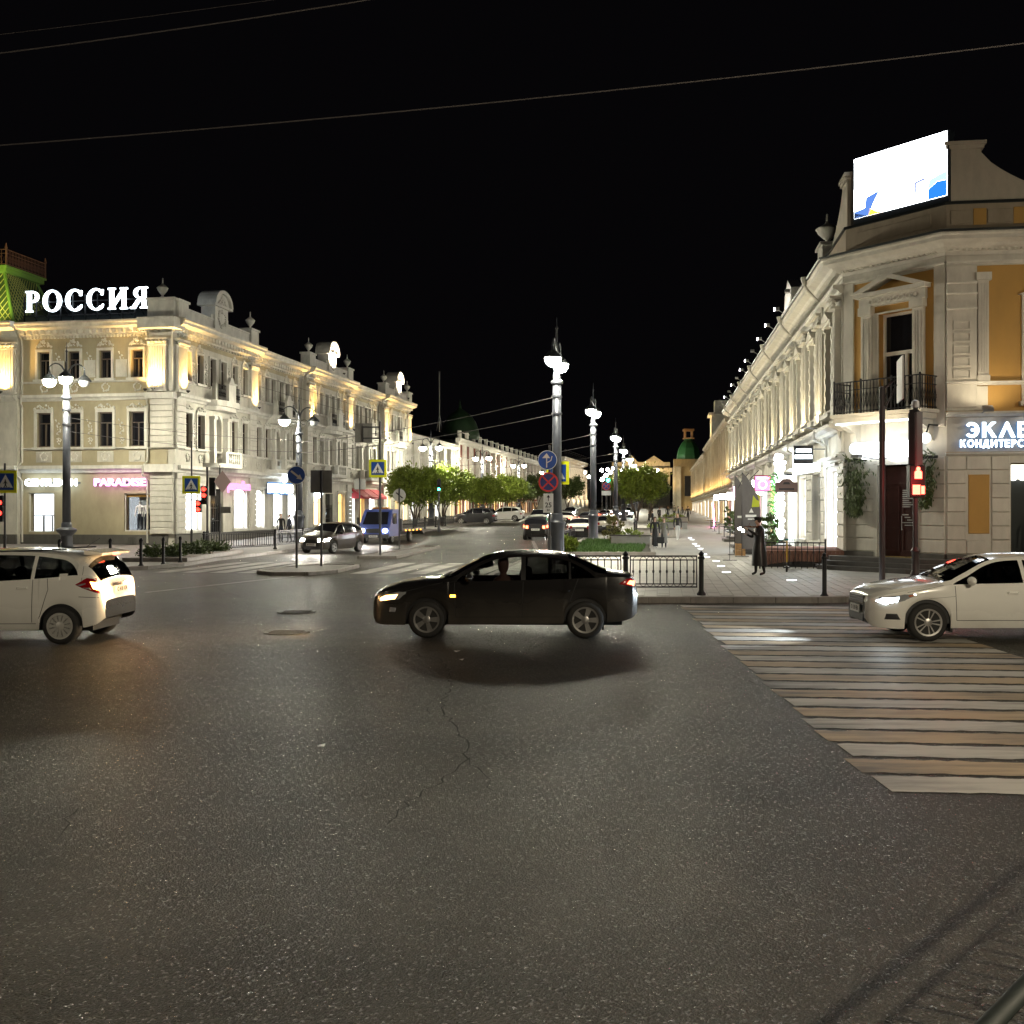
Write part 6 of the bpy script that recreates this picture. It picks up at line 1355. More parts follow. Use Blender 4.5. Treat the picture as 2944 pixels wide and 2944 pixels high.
# --- smaller vehicles up the street
def small_car(sp, px, py, rz, paint, label, lights='', Y=None, step=.11, hd=E_head):
    g = G(px, py) if Y is None else Vector((X(px,Y), Y, gz(Y)))
    t = thing('parked_car' if lights == '' else 'car', label, 'car', (g.x,g.y,g.z+.005), rz)
    c = Car(sp).build(t, paint, {}, step); add_wheels(c, t, 'five', .76); mirror_part(c, t, sp['ws'][0]+.45, 1.02, paint); L = sp['L']
    h = sp['belt'][1][1]
    c.patch(t, [(.08,.60),(.35,.64),(.5,.78),(.1,.72)], 'headlight', hd if 'h' in lights else M_lens, .01)
    zt = .9; c.patch(t, [(L-.30,zt-.06),(L-.05,zt-.1),(L-.04,zt+.08),(L-.22,zt+.1)], 'tail_light', E_tail if 't' in lights else M_redl, .01)
    for sg in (-1,1):
        mb = MB(); mb.box(-.02,.012,-.10,.10,-.07,.07)
        if 'h' in lights: mb.out('headlight_front', hd, t, (L/2+.005, sg*.50, .68))
        mb = MB(); mb.box(-.012,.02,-.08,.08,-.09,.09); mb.out('tail_lamp', E_tail if 't' in lights else M_redl, t, (-L/2-.005, sg*.56, .86))
    plate(t, L/2+.02, 0, .45, R(90)); plate(t, -L/2-.02, 0, .70, R(-90)); g2 = MB(); g2.box(L/2-.02,L/2+.015,-.4,.4,.54,.66); g2.out('grille', M_trimk, t)
    if 'b' in lights:
        for sg in (-1,1): lamp('headlight_beam', 'SPOT', t, (L/2+.1,sg*.5,.66), 130, (1,.93,.82), .05, 80, .6, (1,0,-.12))
    return t
P_dk = car_paint('dark_brown_paint', (.04,.032,.027), .2); P_gr = car_paint('dark_grey_paint', (.03,.03,.034), .2)
small_car(HAT, 955, 1588, R(-112), P_dk, 'dark hatchback facing the crossing with headlights on, left of the tow truck', 'hb', hd=E_head)
small_car(HAT, 1549, 1549, R(82), P_gr, 'dark hatchback driving away, its red tail lamps beside the first boulevard lamp', 't', Y=72)
SUV = dict(HAT); SUV.update(L=4.5, ax=(.9,3.6)); k = 4.5/3.95
for kk in ('top','belt','dlo','low','w'): SUV[kk] = [(u*k, v*(1.12 if kk in ('top','belt','dlo') else 1.08)) for u, v in HAT[kk]]
SUV['ws'] = (.92*k,1.66*k); SUV['rw'] = (3.7*k,3.885*k); SUV['side'] = [(1.0*k,1.85*k),(1.92*k,2.78*k),(2.84*k,3.56*k)]; SUV['g1'] = 4.3; SUV['r'] = .35
small_car(SUV, 1366, 1505, R(172), P_gr, 'black parked SUV under the round trees on the far kerb', '', Y=112)
small_car(SUV, 1452, 1490, R(168), P_w2, 'white parked SUV behind the black one on the far kerb', '', Y=126)
small_car(SUV, 1553, 1478, R(-97), P_w2, 'oncoming car with dazzling cool headlights in the far lane', 'hb', Y=100, hd=emis('headlight_dazzle', (.72,.92,1.0), 60))
small_car(KIA, 1628, 1490, R(80), P_w2, 'white sedan driving away beyond the first boulevard lamp', 't', Y=104)
small_car(SED, 1672, 1530, R(83), P_w2, 'white parked sedan behind the low bed railing, rear bumper visible', '', Y=71.5)
small_car(HAT, 1745, 1515, R(83), car_paint('beige_paint', (.5,.46,.36)), 'beige parked hatchback beyond the second boulevard lamp', '', Y=81)
small_car(SED, 1692, 1500, R(82), P_gr, 'dark car with red tail lamps beside the parked row', 't', Y=100)
small_car(SED, 1745, 1490, R(82), car_paint('dark_red_paint', (.12,.02,.02)), 'red car braking far along the boulevard', 't', Y=118)
small_car(KIA, 1640, 1480, R(-97), P_gr, 'far oncoming car with bright white headlights', 'h', Y=150, hd=E_headc)
small_car(HAT, 1800, 1478, R(-97), P_gr, 'far oncoming car showing cool headlights by the tree', 'h', Y=140, hd=MATS['headlight_dazzle'])
# --- blue tow truck
g = G(1112, 1560); TT = thing('tow_truck', 'blue cab-over tow truck with low flatbed and headlights on', 'truck', (g.x,g.y,g.z), R(-101))
P_bl = mat('blue_truck_paint', (.05,.075,.28), .35, .1, coat=.4)
prof = [(2.55,.45),(2.62,.62),(2.60,.95),(2.35,1.12),(1.75,1.95),(1.55,2.08),(.35,2.10),(.30,.45)]
cb = MB(); n = len(prof)
ys_ = (-.98,-.90,.90,.98); ins = (.94,1,1,.94)
vs = []
for yv, k in zip(ys_, ins): vs += [(x if x > 1 else x, yv*(1-.10*max(0,(z-1.1))/1.0), z) for x, z in prof]
fs = [(i+j*n, (i+1)%n+j*n, (i+1)%n+(j+1)*n, i+(j+1)*n) for j in range(3) for i in range(n)]+[tuple(range(n-1,-1,-1)), tuple(range(3*n,4*n))]
cb.add(vs, fs); cb.out('cab', P_bl, TT, smooth=35)
ws = MB(); ws.quad((2.32,-.78,1.17),(2.32,.78,1.17),(1.79,.70,1.92),(1.79,-.70,1.92)); ws.v = [(v[0]+.02,v[1],v[2]+.015) for v in ws.v]; ws.out('windscreen', M_glass, TT)
for sg in (-1,1):
    w_ = MB(); w_.prismy([(1.95,1.2),(1.0,1.2),(1.0,1.85),(1.62,1.85)], -.01, .01); w_.out('side_window', M_glass, TT, (0,sg*.945,0)); 
    w_ = MB(); w_.ball((0,0,0), .13, 12, 8, .8); w_.out('headlight', E_head, TT, (2.60,sg*.72,.80), 0, True); w_ = MB(); w_.box(-.08,.08,-.05,.05,-.2,.2); w_.out('mirror', M_trimk, TT, (2.1,sg*1.15,1.4))
    lamp('headlight_beam', 'SPOT', TT, (2.78,sg*.72,.8), 110, (1,.92,.8), .05, 80, .6, (1,0,-.12))
b = MB(); b.box(2.45,2.68,-.95,.95,.35,.58); b.out('bumper', mat('grey_bumper', (.05,.05,.06), .6), TT); b = MB(); b.box(2.615,2.63,-.45,.45,.66,.92); b.out('grille', M_trimk, TT); plate(TT, 2.70, 0, .46, R(90))
ty, rm, bk = wheel_meshes(.36, 'five')
for x in (1.75,-2.2):
    for sg in (-1,1): e = put('wheel', ty, TT, (x,sg*.82,.36), 0 if sg < 0 else pi); put('rim', rm, e)
fb_ = MB(); fb_.box(-4.2,.25,-1.05,1.05,.72,.82); fb_.box(-4.2,.25,-.40,.40,.5,.72); fb_.box(.05,.25,-1.05,1.05,.82,1.5); fb_.prismy([(-4.2,.72),(-4.2,.82),(-5.0,.50),(-5.0,.42)], -1.05, 1.05); fb_.out('flatbed', mat('steel_bed', (.10,.10,.11), .5, .5, var=.3), TT)
for i in range(5):
    s_ = MB(); s_.box(-.04,.04,-.015,.015,-.03,.03); s_.out('marker_lamp', E_ind, TT, (-.6-i*.85,1.06,.76))
bc = MB(); bc.box(1.0,1.3,-.5,.5,2.10,2.22); bc.out('roof_beacon', mat('beacon', (.3,.12,.02), .3), TT)
# ------------------------------------------------------------------ people
M_skin = mat('skin', (.48,.30,.22), .55); M_hair = mat('brown_hair', (.05,.028,.016), .6)
def cloth(n, c): return mat('cloth_'+n, c, .85, var=.25, vs=9)
def skin_body(J, E, rad, root=0):
    me = bpy.data.meshes.new('figure'); me.from_pydata(J, E, []); me.update()
    o = bpy.data.objects.new('figure', me); COL.objects.link(o)
    m = o.modifiers.new('skin', 'SKIN'); m.use_smooth_shade = True; m.branch_smoothing = .6
    sv = me.skin_vertices[0].data if me.skin_vertices else None
    if sv is None:
        bm = bmesh.new(); bm.from_mesh(me); bm.verts.layers.skin.verify(); bm.to_mesh(me); bm.free(); sv = me.skin_vertices[0].data
    for i, r in enumerate(rad): sv[i].radius = r if isinstance(r, tuple) else (r, r)
    for i in range(len(J)): sv[i].use_root = (i == root)
    s = o.modifiers.new('sub', 'SUBSURF'); s.levels = 1; s.render_levels = 1
    dg = bpy.context.evaluated_depsgraph_get(); dg.update(); out = bpy.data.meshes.new_from_object(o.evaluated_get(dg))
    bpy.data.objects.remove(o, do_unlink=True); return out
def person(label, loc, rz, h, top, legs, shoe, hair=None, stride=.10, arms=((-.02,-.02),(.02,.02)), skirt=None, coat=None, bend=0.0, group='pedestrians on the boulevard', elbows=None, wrists=None, fingers=True, longhair=True, cat='person', skin=None, hat=None):
    """local forward is -y; sizes in body heights"""
    t = thing('person', label, cat, loc, rz, group); J = []; E = []; Rr = []; reg = []
    def v(p, r, k, frm=None):
        J.append(tuple(c*h for c in p)); Rr.append(tuple(x*h for x in r) if isinstance(r, tuple) else r*h); reg.append(k)
        if frm is not None: E.append((frm, len(J)-1))
        return len(J)-1
    pel = v((0,0,.53), (.075,.055), 1); wa = v((0,-.01-bend*.3,.62), (.066,.05), 0, pel); ch = v((0,-.01-bend*.8,.74), (.082,.058), 0, wa); nb = v((0,-bend*1.1,.825), (.05,.042), 0, ch)
    nk = v((0,-.004-bend*1.2,.865), .026, 2, nb); hd = v((0,-.012-bend*1.3,.905), (.040,.046), 2, nk); hm = v((0,-.01-bend*1.35,.945), (.042,.050), 2, hd); ht = v((0,-.004-bend*1.35,.978), (.028,.034), 2, hm)
    no = v((0,-.066-bend*1.35,.922), .008, 2, hd)
    for sg, st in ((-1,stride),(1,-stride)):
        hp = v((sg*.05,0,.50), .055, 1, pel); kn = v((sg*.055,-st*.55-.012,.275), .038, 1, hp); an = v((sg*.055,-st*.9+(.02 if st < 0 else 0),.05), .024, 1, kn); to = v((sg*.06,-st*.9-.075,.022), (.024,.018), 3, an)
    for i, sg in enumerate((-1,1)):
        sh = v((sg*.112,-bend,.80), .038, 0, nb); e = elbows[i] if elbows else (sg*.145, arms[i][0], .635); w_ = wrists[i] if wrists else (sg*.142, arms[i][0]+arms[i][1]-.03, .485)
        el = v(e, .028, 0, sh); wr = v(w_, .019, 0, el)
        d = Vector(w_)-Vector(e); d.normalize(); pm = Vector(w_)+d*.035; p0 = v(tuple(pm), (.020,.012), 2, wr)
        if fingers:
            a = d.cross(Vector((0,1,0.2))).normalized(); b = d.cross(a).normalized()
            for q, L in zip((-1.5,-.5,.5,1.5), (.034,.042,.040,.030)):
                f1 = v(tuple(pm+a*q*.010+d*L*.55), .0052, 2, p0); v(tuple(pm+a*q*.011+d*L+b*.012), .0045, 2, f1)
            th = v(tuple(Vector(w_)+d*.018+a*.024+b*.006), .006, 2, wr); v(tuple(Vector(w_)+d*.036+a*.034+b*.012), .005, 2, th)
    me = skin_body(J, E, Rr); mats = [top, legs, skin or M_skin, shoe]
    for m in mats: me.materials.append(m)
    JV = [Vector(j) for j in J]
    for f in me.polygons:
        best = 9; k = 0
        for a, b in E:
            p = JV[a]; q = JV[b]; ab = q-p; tt = max(0, min(1, (f.center-p).dot(ab)/max(1e-9, ab.length_squared))); dd = (f.center-(p+ab*tt)).length
            if dd < best: best = dd; k = reg[b] if tt > .35 else reg[a]
        f.material_index = k
    put('body', me, t)
    by = -bend*1.35*h
    if hair:
        mb = MB(); mb.ball((0,by+.004*h,.952*h), .054*h, 12, 8, 1.0); mb.v = [(x*.92, y*1.05 if y > by-.02*h else by-.02*h+(y-by+.02*h)*.35, z) for x, y, z in mb.v]
        if longhair: mb.lathe([(.03*h,.80*h),(.05*h,.83*h),(.052*h,.90*h),(.045*h,.96*h)], 10, (0,by+.026*h,0), .6)
        mb.out('hair', hair, t, smooth=True)
    if hat:
        mb = MB(); mb.lathe([(.052*h,.95*h),(.058*h,.965*h),(.075*h,.985*h),(.072*h,1.0*h),(.04*h,1.012*h),(.002*h,1.014*h)], 14, (0,by-.005*h,0)); mb.prism([(-.045*h,by-.04*h),(.045*h,by-.04*h),(.035*h,by-.095*h),(-.035*h,by-.095*h)], .952*h, .962*h); mb.out('cap', hat, t, smooth=40)
    for prof, m, nm in ([(skirt[0],skirt[1],'skirt')] if skirt else [])+([(coat[0],coat[1],'coat')] if coat else []):
        mb = MB(); n = 20; vs = []
        for r, z, sy in prof:
            for j in range(n): a = 2*pi*j/n; k = 1+.05*sin(a*5+z*9)*(1-z); vs.append((r*h*cos(a)*k, -.008*h+sy*r*h*sin(a)*k, z*h))
        mb.add(vs, [(i*n+j, i*n+(j+1)%n, (i+1)*n+(j+1)%n, (i+1)*n+j) for i in range(len(prof)-1) for j in range(n)]); mb.out(nm, m, t, smooth=True)
    for sg in (-1,1):
        mb = MB(); mb.ball((sg*.016*h, by-.058*h, .938*h), .0055*h, 6, 4); mb.out('eye', M_signk, t)
    return t
KB, KG, KW, KN = cloth('black', (.014,.013,.013)), cloth('grey_coat', (.17,.16,.14)), cloth('white', (.62,.62,.60)), cloth('navy', (.02,.025,.04))
SHO = cloth('shoe', (.02,.02,.02)); SHW = cloth('white_shoe', (.6,.6,.58))
def at(px, py, up=.13): g = G(px, py, up); return (g.x, g.y, g.z)
lc = [(.075,.19,.75),(.078,.3,.72),(.075,.45,.7),(.07,.55,.68),(.068,.62,.68)]
person('woman in loose black clothes walking beside the grey coat', at(1883,1576), R(4), 1.68, KB, KB, SHW, M_hair, .10, skirt=([(.098,.06,.6),(.095,.3,.62),(.086,.5,.7),(.075,.62,.7)], KB))
person('woman in a long grey belted coat carrying a dark bag', at(1909,1575), R(-10), 1.62, KG, KN, SHO, mat('dark_blond_hair', (.13,.08,.04), .6), .11, coat=([(.115,.17,.7),(.10,.35,.7),(.09,.5,.7),(.074,.60,.72),(.088,.72,.66),(.085,.80,.6)], KG))
g = at(1898,1577); bg_ = MB(); bg_.bbox(-.19,.19,-.06,.06,0,.34,.04); bg_.tube([(-.12,0,.32),(-.1,0,.55),(.1,0,.55),(.12,0,.32)], .012, 5); tag(bg_.out('shopping_bag', KB, None, (g[0],g[1]-.25,g[2]+.28)), 'dark shopping bag hanging between the two walking women', 'bag')
person('woman in white trousers and black top walking alone', at(1948,1554), R(6), 1.70, KB, KW, SHW, mat('fair_hair', (.22,.13,.06), .6), .12)
for i, (px, py, h, lb, a, b) in enumerate([(1920,1497,1.72,'distant dark figure walking mid-boulevard',KB,KN), (1895,1506,1.74,'distant man standing by the tree planter',KB,KB), (1950,1498,1.7,'distant figure near the lit shops, leftmost of a cluster',KN,KB), (1962,1501,1.68,'distant figure in light trousers among the cluster by the shops',KG,KW), (1978,1499,1.72,'distant dark figure nearest the shop fronts',KB,KB), (1938,1490,1.7,'farthest small figure at the end of the boulevard',KG,KN), (1866,1507,1.3,'dark seated-height figure by the planter under the trees',KB,KB), (1876,1508,1.35,'second dark figure beside the planter under the trees',KN,KB)]):
    person(lb, at(px,py), R(40*i), h, a, b, SHO, M_hair, .08*(1 if i%2 else -1), fingers=False, longhair=bool(i%3 == 0))
gl = G(826,1545,.12); person('dark figure before the bright shop window, left of the pair', (-13.9,64.0,gz(64)+.12), R(30), 1.75, KB, KN, SHO, M_hair, .04, fingers=False, longhair=False, group='pair by the lamp post')
person('dark figure before the bright shop window, right of the pair', (-13.3,63.6,gz(64)+.12), R(-60), 1.72, KN, KB, SHO, M_hair, .04, fingers=False, longhair=False, group='pair by the lamp post')
p = FR.p(2.62,-.55); person('man in black with his back turned outside the pastry shop window', (p.x,p.y,.43), R(172), 1.76, KB, KB, SHO, M_hair, .03, longhair=False, group='people by the corner building')
# musician with cap, long coat, violin and lit stand
mp = at(2184,1655); MUS = person('street musician in flat cap and long dark coat on the paved corner', mp, R(-78), 1.84, KB, KB, mat('shiny_shoe', (.03,.03,.03), .2), M_hair, .05, bend=.02, group='people by the corner building', elbows=[(-.19,-.05,.655),(.17,-.12,.68)], wrists=[(-.13,-.17,.70),(.10,-.25,.79)], coat=([(.150,.17,.85),(.142,.30,.85),(.132,.42,.85),(.122,.52,.82),(.108,.61,.80),(.120,.72,.74),(.122,.79,.66),(.07,.845,.7)], mat('black_leather_coat', (.014,.013,.013), .32)), longhair=False, hat=KB)
V = thing('string_instrument', 'dark string instrument held up by the musician in the flat cap', 'instrument', (mp[0],mp[1],mp[2]), R(-78)); hh = 1.84
mb = MB(); mb.M = Matrix.Translation((.05*hh,-.14*hh,.835*hh)) @ Matrix.Rotation(R(-70),4,'Z') @ Matrix.Scale(1.0,4)
M_vio = mat('violin_varnish', (.10,.035,.012), .25, coat=.5)
mb.prism([(-.17+.0,.0)]+[(-.17+.34*k/10, .10*(1-.35*(1-abs(k-5)/5)) if k < 7 else .085*(1-(k-7)/3.2)) for k in range(1,10)]+[(.17,0)]+[(-.17+.34*k/10, -(.10*(1-.35*(1-abs(k-5)/5)) if k < 7 else .085*(1-(k-7)/3.2))) for k in range(9,0,-1)], -.02, .025); mb.out('violin_body', M_vio, V)
mb = MB(); mb.M = Matrix.Translation((.05*hh,-.14*hh,.835*hh)) @ Matrix.Rotation(R(-70),4,'Z'); mb.box(.10,.40,-.014,.014,.01,.035); mb.out('neck', M_vio, V)
mb = MB(); mb.tube([(-.14*hh,-.19*hh,.70*hh),(.17*hh,-.26*hh,.90*hh)], .006, 5); mb.out('bow', M_vio, V)
g = at(2098,1612); S = thing('music_stand', 'thin black music stand with dazzling clip lamp beside the musician', 'music stand', g)
mb = MB(); mb.tube([(0,0,.02),(0,0,1.1)], .012, 6); mb.tube([(-.28,0,.02),(.30,0,.02)], .014, 6); mb.tube([(0,-.25,.02),(0,.2,.02)], .014, 6); mb.out('stand', M_black, S)
mb = MB(); mb.M = Matrix.Translation((0,0,1.15)) @ Matrix.Rotation(R(20),4,'Y'); mb.box(-.26,.26,-.16,.16,-.01,.01); mb.out('desk', M_black, S)
mb = MB(); mb.tube([(.1,0,1.15),(.25,-.06,1.35),(.36,-.1,1.36)], .014, 6); mb.out('lamp_arm', M_black, S)
mb = MB(); mb.ball((.38,-.1,1.30), .065, 10, 8); mb.ball((.52,-.12,1.22), .055, 10, 8); mb.out('clip_lamp', emis('clip_lamp', (1,.90,.74), 60), S)
# shop mannequins behind the PARADISE glass
for dx, lb in ((-1.95,'left mannequin with draped jacket in the PARADISE window'), (-1.5,'right mannequin with hand on hip in the PARADISE window')):
    p = F2.p(dx, .36, 1.03); person(lb, p, R(-10), 1.72, cloth('mannequin_white', (.8,.8,.8)), KN, KN, None, .02, fingers=False, longhair=False, cat='mannequin', group='mannequins in the shop window', skin=mat('mannequin_white_plastic', (.8,.8,.82), .35))
# ------------------------------------------------------------------ trees, beds, plants
def leafmat(n, c): return mat(n, c, .55, var=.45, vs=2.2)
M_leaf = leafmat('leaf_green', (.20,.27,.03)); M_leafd = leafmat('leaf_dark', (.07,.105,.025)); M_bark = mat('bark', (.085,.065,.05), .85, var=.4, vs=10)
def crown_mesh(seed, rx, rz, n_cl, n_lf, size, m, flat=.0):
    rr = random.Random(seed); vs = []; fs = []
    cl = []
    for i in range(n_cl):
        while True:
            p = Vector((rr.uniform(-1,1), rr.uniform(-1,1), rr.uniform(-1,1)))
            if .25 < p.length < 1: break
        p *= 1/max(p.length,.01)*(p.length**.45); bump = .86+.22*sin(3*atan2(p.y,p.x)+seed)*.6+rr.uniform(-.12,.14)
        cl.append(Vector((p.x*rx*bump, p.y*rx*bump, p.z*rz*bump)))
    for c in cl:
        out = c.normalized(); cr = rx*rr.uniform(.10,.22)
        for k in range(n_lf):
            q = c+Vector((rr.gauss(0,1),rr.gauss(0,1),rr.gauss(0,.8)))*cr*.6
            d = (Vector((rr.uniform(-1,1),rr.uniform(-1,1),rr.uniform(-.2,1.2)))+out*.8).normalized(); s = d.cross(Vector((rr.uniform(-1,1),rr.uniform(-1,1),rr.uniform(-1,1)))).normalized()
            L = size*rr.uniform(.7,1.5); w_ = L*.26; b = len(vs)
            vs += [q-s*w_*.3, q+d*L*.45-s*w_, q+d*L, q+d*L*.45+s*w_]; fs.append((b,b+1,b+2,b+3))
    me = bpy.data.meshes.new('crown'); me.from_pydata([tuple(v) for v in vs], [], fs); me.materials.append(m); me.update(); return me
CR = [crown_mesh(s, 2.7, 1.5, 170, 95, .22, M_leaf) for s in (1,2,3)]; CRD = [crown_mesh(s, 2.25, 1.6, 110, 80, .24, M_leafd) for s in (4,5)]
def stems(seed, h, spread, n):
    rr = random.Random(seed); mb = MB()
    for i in range(n):
        a = 2*pi*i/n+rr.uniform(-.4,.4); s = spread*rr.uniform(.6,1.1); pts = []
        for k in range(7):
            f = k/6; pts.append((cos(a)*(.07+s*f**1.7)+rr.uniform(-.03,.03), sin(a)*(.07+s*f**1.7)+rr.uniform(-.03,.03), h*f))
        mb.tube(pts, [.085*(1-.62*k/6) for k in range(7)], 7)
        for b in range(3):
            p = Vector(pts[4+b%3]); q = p+Vector((rr.uniform(-.7,.7),rr.uniform(-.7,.7),rr.uniform(.5,1.1))); mb.tube([p,(p+q)/2+Vector((0,0,.1)),q], [.035,.028,.015], 5)
    return mb.mesh('trunk', M_bark, True)
SM = [stems(s, 2.6, .95, 5) for s in (1,2,3)]
def tree(x, y, label, k, s=1.0, dark=False, hz=1.0, group='round-crowned street trees'):
    t = thing('tree', label, 'tree', (x,y,gz(y)+.1), k*1.3, group); t.scale = (s,s,s*hz)
    put('trunk', SM[k%3], t); put('crown', (CRD if dark else CR)[k%(2 if dark else 3)], t, (0,0,3.75), k*.9); return t
tree(-8.6, 94.5, 'round green tree behind the blue tow truck', 0, 1.0); tree(-6.7, 102.5, 'round green tree right of the lamp globe', 1, 1.02); tree(-3.6, 122, 'light green tree before the brick building, nearest of two', 2, .95); tree(-1.0, 137, 'darker green tree before the brick building, farther of two', 4, 1.0)
tree(14.3, 122, 'light green multi-stemmed tree on the boulevard planter', 5, 1.15, group='boulevard trees'); tree(18.3, 141, 'darker tree behind the light boulevard tree', 6, 1.1, True, group='boulevard trees'); tree(21.5, 165, 'dark tree farther along the boulevard beds', 7, 1.1, True, group='boulevard trees')
tree(4.2, 186, 'dark tree in front of the columned building, leftmost', 8, 1.2, True, group='dark trees before the columned building'); tree(10.5, 200, 'dark tree in front of the columned building, rightmost', 9, 1.25, True, group='dark trees before the columned building'); tree(1.2, 166, 'dark tree at the end of the brick building', 10, 1.0, True, group='dark trees before the columned building')
def blades(seed, poly_rows, n, h, m, z0=.0):
    rr = random.Random(seed); vs = []; fs = []
    for i in range(n):
        k = rr.random(); f = k*(len(poly_rows)-1); i0 = min(int(f), len(poly_rows)-2); u = f-i0; a = poly_rows[i0]; b = poly_rows[i0+1]
        y = a[0]+(b[0]-a[0])*u; xl = a[1]+(b[1]-a[1])*u; xr = a[2]+(b[2]-a[2])*u; x = rr.uniform(xl,xr); z = gz(y)+z0; hh = h*rr.uniform(.5,1.2); dx, dy = rr.uniform(-.06,.06), rr.uniform(-.06,.06); an = rr.uniform(0,pi); wx, wy = .018*cos(an), .018*sin(an); b0 = len(vs)
        vs += [(x-wx,y-wy,z),(x+wx,y+wy,z),(x+dx,y+dy,z+hh)]; fs.append((b0,b0+1,b0+2))
    me = bpy.data.meshes.new('grass'); me.from_pydata(vs, [], fs); me.materials.append(m); me.update(); return me
bedr = [(48.2,2.2,6.4),(50,2.3,6.75),(56,3.0,7.2),(66,4.4,8.6)]
BED = tag(rows_sheet(MB(), bedr, .20).out('flower_bed', M_soil), kind='structure')
tag(put('grass', blades(1, [(48.9,2.5,5.9),(56,3.2,7.0),(66,4.6,8.4)], 9000, .17, M_grassm, .20)), 'bright green lawn in the bed behind the black sedan roof', 'grass', kind='stuff')
kerb_run([(2.2,66),(1.95,50),(2.0,48.05),(6.45,48.05),(7.4,56),(8.7,66)], 1.5, BED, h=.30, wd=.15)
gr = MB(); rr = random.Random(4)
for i in range(420):
    x = rr.uniform(2.4,6.2); y = 48.25+rr.random()*.75*(.5+.5*sin(x*1.7)); gr.ball((x,y,.22+rr.random()*.03), rr.uniform(.03,.075), 6, 4, .7)
tag(gr.out('gravel', mat('white_pebbles', (.55,.53,.48), .7)), 'strip of pale pebbles along the front of the lawn', 'gravel', kind='stuff')
def shrub(x, y, label, r, h, m, seed, n=60):
    t = thing('shrub', label, 'shrub', (x,y,gz(y)+.2)); me = crown_mesh(seed, r, h/2, n, 26, .13, m); put('foliage', me, t, (0,0,h*.55)); mb = MB()
    for i in range(4): a = i*1.6; mb.tube([(0,0,0),(r*.4*cos(a),r*.4*sin(a),h*.6)], .015, 5)
    mb.out('stem', M_bark, t); return t
shrub(2.55,49.2,'small bush at the corner of the lawn by the first lamp',.45,.7,M_leaf,21); shrub(5.9,63,'sparse leafy bush beside the second lamp base',.65,1.5,leafmat('leaf_olive',(.14,.13,.03)),22,40)
# short iron fence by the bed, concrete seats and planters
FB = thing('bed_fence', 'short black iron fence with pointed posts beside the lawn', 'fence', (0,0,0)); pts = [(1.9+.139*(y-48),y) for y in (48.6,52.4,56.2,60)]
for (x0,y0),(x1,y1) in zip(pts[:-1],pts[1:]):
    d = sqrt((x1-x0)**2+(y1-y0)**2); an = atan2(y1-y0,x1-x0); put('post', post, FB, (x0,y0,gz(y0)+.2)); fence_panel(d-.1).out('railing_panel', M_black, FB, (x0,y0,gz(y0)+.2), an)
M_conc = mat('concrete_planter', (.30,.28,.25), .7, var=.25)
def planter(x, y, w_, d, h, label, rz=R(-8), green=True):
    t = thing('planter', label, 'planter', (x,y,gz(y)+.13), rz); b = MB(); b.bbox(-w_/2,w_/2,-d/2,d/2,0,h,.03); b.out('box', M_conc, t); s = MB(); s.box(-w_/2-.05,w_/2+.05,-d/2-.05,-d/2+.5,h,h+.07); s.out('seat', mat('bench_slat', (.08,.07,.06), .6), t)
    if green: me = crown_mesh(int(y), w_*.35, .18, 18, 22, .14, M_leaf); put('foliage', me, t, (0,.1,h+.12))
planter(6.7,60,2.2,1.2,.55,'concrete planter seat at the end of the lawn'); planter(9.9,72.5,2.6,1.4,.55,'concrete planter seat beside the black fence'); planter(13.6,92,3.0,1.6,.55,'farther concrete planter seat under the boulevard tree'); planter(17.0,112,3.0,1.8,.6,'farthest planter seat with dark figures beside it')
FE = thing('bed_fence', 'tall dark iron fence behind the planter seats', 'fence', (8.4,73,gz(73)+.13), R(82)); fence_panel(6.5,1.15,.1).out('railing_panel', M_black, FE); put('post', post, FE); put('post', post, FE, (6.5,0,0))
# left corner bed
cbd = [(42.6,-15.6,-13.0),(46,-15.8,-13.05),(52,-15.4,-13.1)]; rows_sheet(MB(), cbd, .28).out('corner_bed', M_kerb); tag(bpy.data.objects['corner_bed'], kind='structure')
sh_ = crown_mesh(31, 1.0, .22, 60, 26, .12, M_leafd)
for x, y, lb in ((-14.4,44,'low clipped shrub at the front of the left corner bed'), (-14.3,47,'low clipped shrub in the middle of the left corner bed'), (-14.2,50,'low clipped shrub at the back of the left corner bed')):
    tag(put('low_shrub', sh_, None, (x,y,.42), y), lb, 'shrub', 'low shrubs of the corner bed')
# hanging greenery beside the corner door
def hanging(xc, label, seed, w_, drop):
    rr = random.Random(seed); t = thing('hanging_plant', label, 'plant', FC.p(xc,-.18,3.95), FC.a); vs = []; fs = []
    for i in range(900):
        f = rr.random()**.8; x = rr.gauss(0,w_*(1-.65*f)); z = -drop*f+(.25*rr.random() if f < .15 else 0); y = rr.uniform(-.25,.1); L = rr.uniform(.10,.24); d = Vector((rr.uniform(-.8,.8),rr.uniform(-.8,.2),-1.0 if f > .12 else rr.uniform(-.5,.9))).normalized(); s = d.cross(Vector((rr.uniform(-1,1),1,0))).normalized()*.018; q = Vector((x,y,z)); b = len(vs); vs += [tuple(q-s), tuple(q+d*L*.5-s*1.5), tuple(q+d*L), tuple(q+d*L*.5+s*1.5)]; fs.append((b,b+1,b+2,b+3))
    me = bpy.data.meshes.new('foliage'); me.from_pydata(vs, [], fs); me.materials.append(M_leafd); me.update(); put('foliage', me, t); mb = MB(); mb.box(-.4,.4,-.12,.02,-.05,.05); mb.out('trough', M_black, t)
hanging(.62, 'dark trailing plant hanging left of the corner door', 1, .30, 1.9); hanging(3.38, 'dark trailing plant hanging right of the corner door behind the signal', 2, .22, 1.6)
